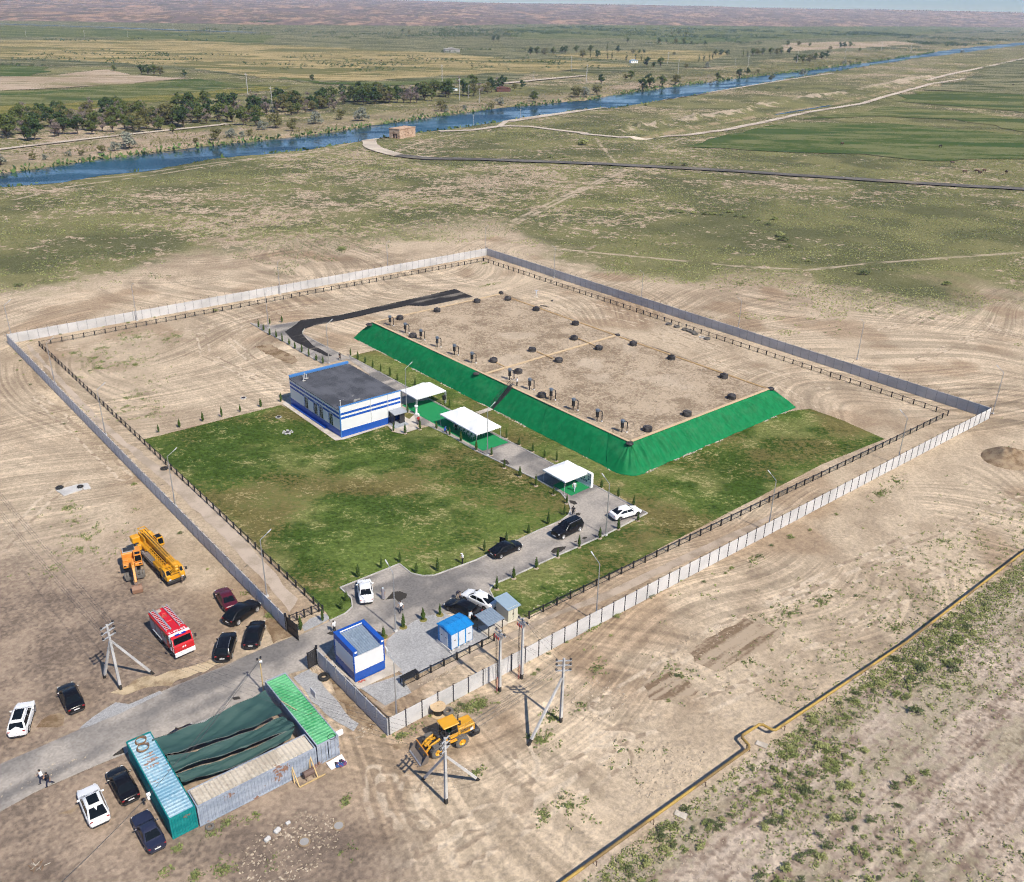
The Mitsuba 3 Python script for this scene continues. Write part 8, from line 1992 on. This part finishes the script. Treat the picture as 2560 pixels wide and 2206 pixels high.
for i, (x_, y_, h_) in enumerate([(13.7,94.2,0.6),(10.9,91.7,0.3),(4.9,86.4,0.3),(7.1,88.8,0.3),(12.7,90.3,0.2),(3.6,83.5,0.3),(3.0,82.8,0.4),(-0.9,77.8,0.3),(5.0,75.5,0.4),(4.0,72.2,0.5),(4.7,73.2,0.4),(-5.1,77.3,0.6),(-2.9,77.6,0.7),(-4.0,76.8,0.5),(-5.6,76.5,0.5),(-8.4,75.6,0.3),(-10.7,72.8,0.4),(-11.5,72.2,0.3),(-13.1,72.4,0.3),(3.8,62.0,0.3),(5.6,64.5,0.3),(-3.0,67.6,0.2), (13.7,94.5,0.4),(18.5,98.4,0.5),(20.0,99.9,0.4),(23.4,102.8,0.4),(26.5,102.2,0.4),(29.8,104.5,0.3),(30.9,105.8,0.4),(19.9,82.9,0.5),(18.1,78.7,0.3),(40.3,97.1,0.5),(46.3,99.6,0.4),(34.2,96.7,0.3),(32.1,88.1,0.3), (35.6,108.8,0.6),(41.4,114.2,0.7),(45.1,116.4,0.5),(38.1,111.8,0.4),(31.0,105.8,0.4),(23.2,102.6,0.5),(19.0,98.8,0.4),(50.5,121.3,0.4), (-86.1,153.2,0.3),(-81.8,148.7,0.3),(-78.3,145.6,0.2),(-101.0,172.2,0.2),(-97.0,167.0,0.2),(-103.6,174.7,0.3),(-108.5,184.2,0.4),(-105.5,180.1,0.4),(-109.5,192.5,0.5),(-97.5,203.3,0.3),(-104.9,197.3,0.4),(-93.0,206.5,0.6),(-88.0,211.0,0.5), (-48.1,112.0,0.5),(-60.6,126.4,0.6),(-41.4,103.0,0.3),(-22.3,77.1,0.1),(-30.3,92.7,0.5)]):
    shrub(x_, y_, max(h_, .35) / .8, i, 'small green weed bush on bare sandy ground by the compound walls', 'weed bushes round the walls')

# young conifers in rows
r2 = np.random.default_rng(5)
SAP = []
for i in range(3):
    n = 170
    t = r2.uniform(0, 1, n)
    rad = .21 * np.sin(np.clip(t * 1.05 + .08, 0, 1) * math.pi) ** .6 * (1 - .45 * t)
    a = r2.uniform(0, 6.28, n)
    c = np.c_[rad * np.cos(a) + .03 * t * (i - 1), rad * np.sin(a), .12 + t * 1.42]
    P = Proto()
    P.add('crown', cat(leaves(c, r2.uniform(.06, .11, n), r2, 1.6), lathe([(.03, .12), (.12, .35), (.13, .7), (.08, 1.15), (.01, 1.5)], 8)), 'm_leaf_conifer')
    P.add('stem', tube([(0, 0, -.05), (0, 0, .6)], .025, 5), 'm_bark')
    SAP.append(P)
ROWS = [
    ('along the far edge of the big lawn, counted from the left', [(-63.54,145.97),(-60.57,148.25),(-57.21,151.06),(-54.38,153.23),(-51.59,155.69),(-48.35,158.23),(-45.11,160.83)]),
    ('along the left kerb of the drive, counted from the porch', [(-21.61,148.42),(-19.41,147.48), (-16.87,149.30),(-13.91,149.70),(-11.28,147.04),(-9.12,144.57),(-6.21,141.09),(-3.51,139.40), (-1.19,134.68),(1.39,131.74),(4.02,128.62),(6.82,125.73),(8.78,122.97)]),
    ('along the lower edge of the big lawn, counted from the right', [(8.22,119.44),(5.72,116.68),(2.71,113.89),(-0.52,111.43),(-3.64,108.82),(-9.88,103.67),(-12.74,103.15),(-15.25,105.58),(-17.64,104.02),(-20.46,101.67), (-21.14,96.30),(-21.47,94.50),(-23.36,92.01),(-25.72,90.09)]),
    ('along the right kerb of the drive, counted from the marquee', [(-1.01,146.31),(1.29,143.62),(3.67,141.01),(5.63,138.47),(7.71,137.59), (14.65,128.33),(17.09,125.42),(19.23,122.70)]),
    ('along the edge of the right-hand lawn, counted from the parked white saloon', [(19.38,118.12),(16.12,115.53),(13.14,112.87),(9.96,110.37),(6.78,107.63), (3.70,104.76),(0.60,102.18), (-1.66,99.55)]),
    ('on the edge of the gravel yard, counted from the kiosk', [(-8.76,93.68),(-10.77,92.58),(-13.10,90.99),(-15.29,89.11)]),
    ('between the drive and the green bank, counted from its far end', [(-36.00,187.04),(-33.99,184.54),(-32.10,182.73),(-30.10,180.12),(-28.06,177.78),(-25.76,175.31),(-23.95,173.07),(-20.00,170.43), (-12.20,159.61)]),
    ('along the dirt side of the far drive, counted from its bend', [(-61.02,204.97),(-59.29,202.76),(-57.09,199.88),(-55.10,198.04),(-53.09,195.50),(-51.01,193.26),(-49.15,190.83),(-47.07,188.46),(-44.98,185.92),(-42.89,183.66),(-41.09,181.85)]),
    ('on the bare ground behind the drive bend', [(-59.05,207.71),(-56.47,209.20)]),
    ('beside the lamp by the truss marquee', [(-19.96,156.85)]),
]
for r, (where, row) in enumerate(ROWS):
    for i, p in enumerate(row):
        k = thing('young_conifer', f'{ORD[i]} young conifer {where}' if len(row) > 1 else f'lone young conifer {where}', 'sapling', 'young conifers in rows')
        SAP[(i + r) % 3].stamp(k, X(*p, 0.06, rz=i * 50, s=.95 + .12 * ((i * 7) % 4), sz=1.0 + .12 * ((i * 5 + r) % 4)))
        if r in (1, 3, 4, 5):
            put('soil_ring', cyl(.52 if r == 5 else .36, .05, (0, 0, .02), 12, r2=.4 if r == 5 else .3), 'm_stubble' if r != 5 else 'm_corn', X(*p, 0.05, rz=i * 33), k)

# ---------------------------------------------------------------- far poles, animals
P = Proto()
P.add('pole', lathe([(.2, -.3), (.14, 10)], 6), 'm_pole_concrete', 40)
P.add('crossarm', cat(bx(1.8, .14, .12, (0, 0, 9.3)), *[cyl(.09, .3, (x_, 0, 9.4), 6) for x_ in (-.8, 0, .8)]), 'm_pole_concrete')
for i, (x_, y_, h_) in enumerate([(-228.0,807.4,19.8),(-174.4,675.8,21.6),(-219.8,741.2,5.7),(-281.4,712.3,3.2), (-77.8,977.6,20.8),(-48.8,791.9,24.6),(-42.3,813.3,10.6),(-31.7,776.3,10.8),(-29.8,635.2,9.3),(1.4,691.3,7.9),(16.0,1048.4,8.5),(64.4,1202.6,11.8), (64.8,1211.4,19.1),(71.8,1030.7,20.0),(213.6,1405.7,18.9),(194.1,1188.3,26.2),(312.7,1334.8,24.9),(312.2,1411.9,10.5), (427.8,1507.3,24.6),(560.4,1688.2,32.3),(773.6,2104.0,27.1),(824.9,2074.2,27.0), (-971.8,1933.5,12.1),(-882.2,1992.2,13.4),(-812.6,2037.9,12.2),(-862.7,2299.8,11.0),(-943.7,2684.5,12.7),(-709.6,2259.9,11.9)]):
    h_ = min(h_, 17)
    P.stamp(thing('distant_pole', f'{ORD[i]} far utility pole near the river, counted from the left bank', 'utility pole', 'far utility poles'), X(x_, y_, float(gz(x_, y_)), rz=40, s=max(.8, h_ / 12), sz=h_ / 10))
P = Proto()
hb = union([cap_((-.55, 0, 1.15), (.45, 0, 1.15), .32, .33, 2), cap_((-.6, 0, 1.2), (-.3, 0, 1.15), .34, .3, 2), cap_((.55, 0, 1.25), (1.0, 0, 1.0), .2, .13, 2), cap_((.98, 0, 1.02), (1.18, 0, .55), .12, .07, 2)] + [cap_((x_, s * .17, 1.0), (x_ + d, s * .15, .55), .13, .065) for x_, d in ((.42, .03), (-.62, -.04)) for s in (-1, 1)] + [cap_((x_ + d, s * .15, .55), (x_ + d * .4, s * .15, .05), .06, .05) for x_, d in ((.42, .03), (-.62, -.12)) for s in (-1, 1)] + [cap_((.96, s * .07, 1.12), (.93, s * .08, 1.24), .03, .015) for s in (-1, 1)], .12, 4)
P.add('body', hb, 'm_hide', 50)
P.add('tail', tube([(-.88, 0, 1.3), (-1.0, 0, 1.0), (-.98, 0, .6)], [.05, .06, .03], 5), 'm_hair')
P.add('mane', cat(*[cap_((.5 + .1 * i, 0, 1.47 - .07 * i), (.56 + .1 * i, 0, 1.38 - .07 * i), .05) for i in range(5)]), 'm_hair')
mat('m_hide', (0.075, 0.035, 0.022), 0.6)
mat('m_hide_dark', (0.02, 0.016, 0.014), 0.6)
for i, (p, lb) in enumerate((((190.5,553.7), 'brown horse grazing on the green field right of the gravel track'), ((247.2,551.2), 'dark horse grazing farthest right on the green field'), ((226.1,486.3), 'brown horse alone on the pinkish strip below the green field'), ((219.5,457.0), 'brown horse left of the horse group at the right'), ((226.4,459.3), 'brown horse at the left of the group by the old road'), ((226.4,455.7), 'brown horse at the front of the group by the old road'), ((231.4,462.1), 'brown horse at the right of the group by the old road'), ((240.8,458.8), 'brown horse standing apart at the right of the group'), ((560.1,1099.2), 'dark animal alone in the far right pasture'))):
    P.stamp(thing('horse', lb, 'horse'), X(*p, float(gz(*p)) + .45, rz=[20, 200, 10, 180, 150, 30, 200, 90, 0][i], s=1.15), {'m_hide': 'm_hide_dark'} if 'dark' in lb else {})
for i, (x_, y_) in enumerate([(-203.3,1338.9),(-188.5,1331.5),(-178.6,1360.9),(-300.2,1273.0),(-236.5,1283.7),(-153.7,1390.2),(-129.4,1359.3),(-91.7,1399.6),(-61.1,1252.3),(-44.8,1246.8)]):
    P.stamp(thing('grazing_animal', 'dark animal grazing on the straw-coloured field beyond the river', 'livestock', 'animals on the straw field'), X(x_, y_, .5, rz=i * 70, s=1.25), {'m_hide': 'm_hide_dark'})
mat('m_red_dark', (0.11, 0.045, 0.035), 0.7)
hs = thing('farm_house', 'small white farmhouse among narrow trees beyond the river', 'house')
HM = X(*(165.7,1417.0), 0.3, rz=20)
put('wall', bx(11, 6, 3.4), 'm_white', HM, hs)
put('roof', side_prism([(-6, 3.4), (6, 3.4), (6, 3.7), (0, 5.2), (-6, 3.7)], -3.4, 3.4), 'm_sheet_blue', HM, hs)
put('window', cat(*[bx(1.2, .05, 1.2, (x_, -3.01, 1.2)) for x_ in (-3.5, 0, 3.5)]), 'm_glass', HM, hs)
for p, lb, w_, m_ in (((-59.0,884.0), 'white car-like hut between trees on the far bank', 5, 'm_white'), ((-14.6,886.3), 'low dark red shed beside a round tree on the far bank', 13, 'm_red_dark'), ((-2561.8,6531.1), 'tiny pale house with grey roof below the far dunes', 22, 'm_white'), ((-947.6,8772.9), 'tiny white hut below the far dunes', 12, 'm_white'), ((-114.1,1646.5), 'low dark sheds on the far pasture', 26, 'm_deck_grey')):
    t = thing('farm_shed', lb, 'shed')
    HM = X(*p, .2 if p[1] < 3000 else 3, rz=15)
    put('wall', bx(w_, w_ * .4, w_ * .16 + .8), m_, HM, t)
    put('roof', side_prism([(-w_ / 2 - .4, w_ * .16 + .8), (w_ / 2 + .4, w_ * .16 + .8), (w_ / 2 + .4, w_ * .16 + 1.1), (0, w_ * .16 + 1.1 + w_ * .09), (-w_ / 2 - .4, w_ * .16 + 1.1)], -w_ * .23, w_ * .23), 'm_sheet_blue' if m_ == 'm_white' else m_, HM, t)

# ---------------------------------------------------------------- air
put('haze', {'type': 'cube'}, 'm_air', X(0, 0, 0) @ np.array([[15000, 0, 0, 0], [0, 7950, 0, 7050], [0, 0, 90, 84.0], [0, 0, 0, 1.0]]), label='thin blue haze over the plain', category='haze', kind='stuff')
scene['haze']['interior'] = {'type': 'ref', 'id': 'air'}
scene['m_air'] = {'type': 'null'}
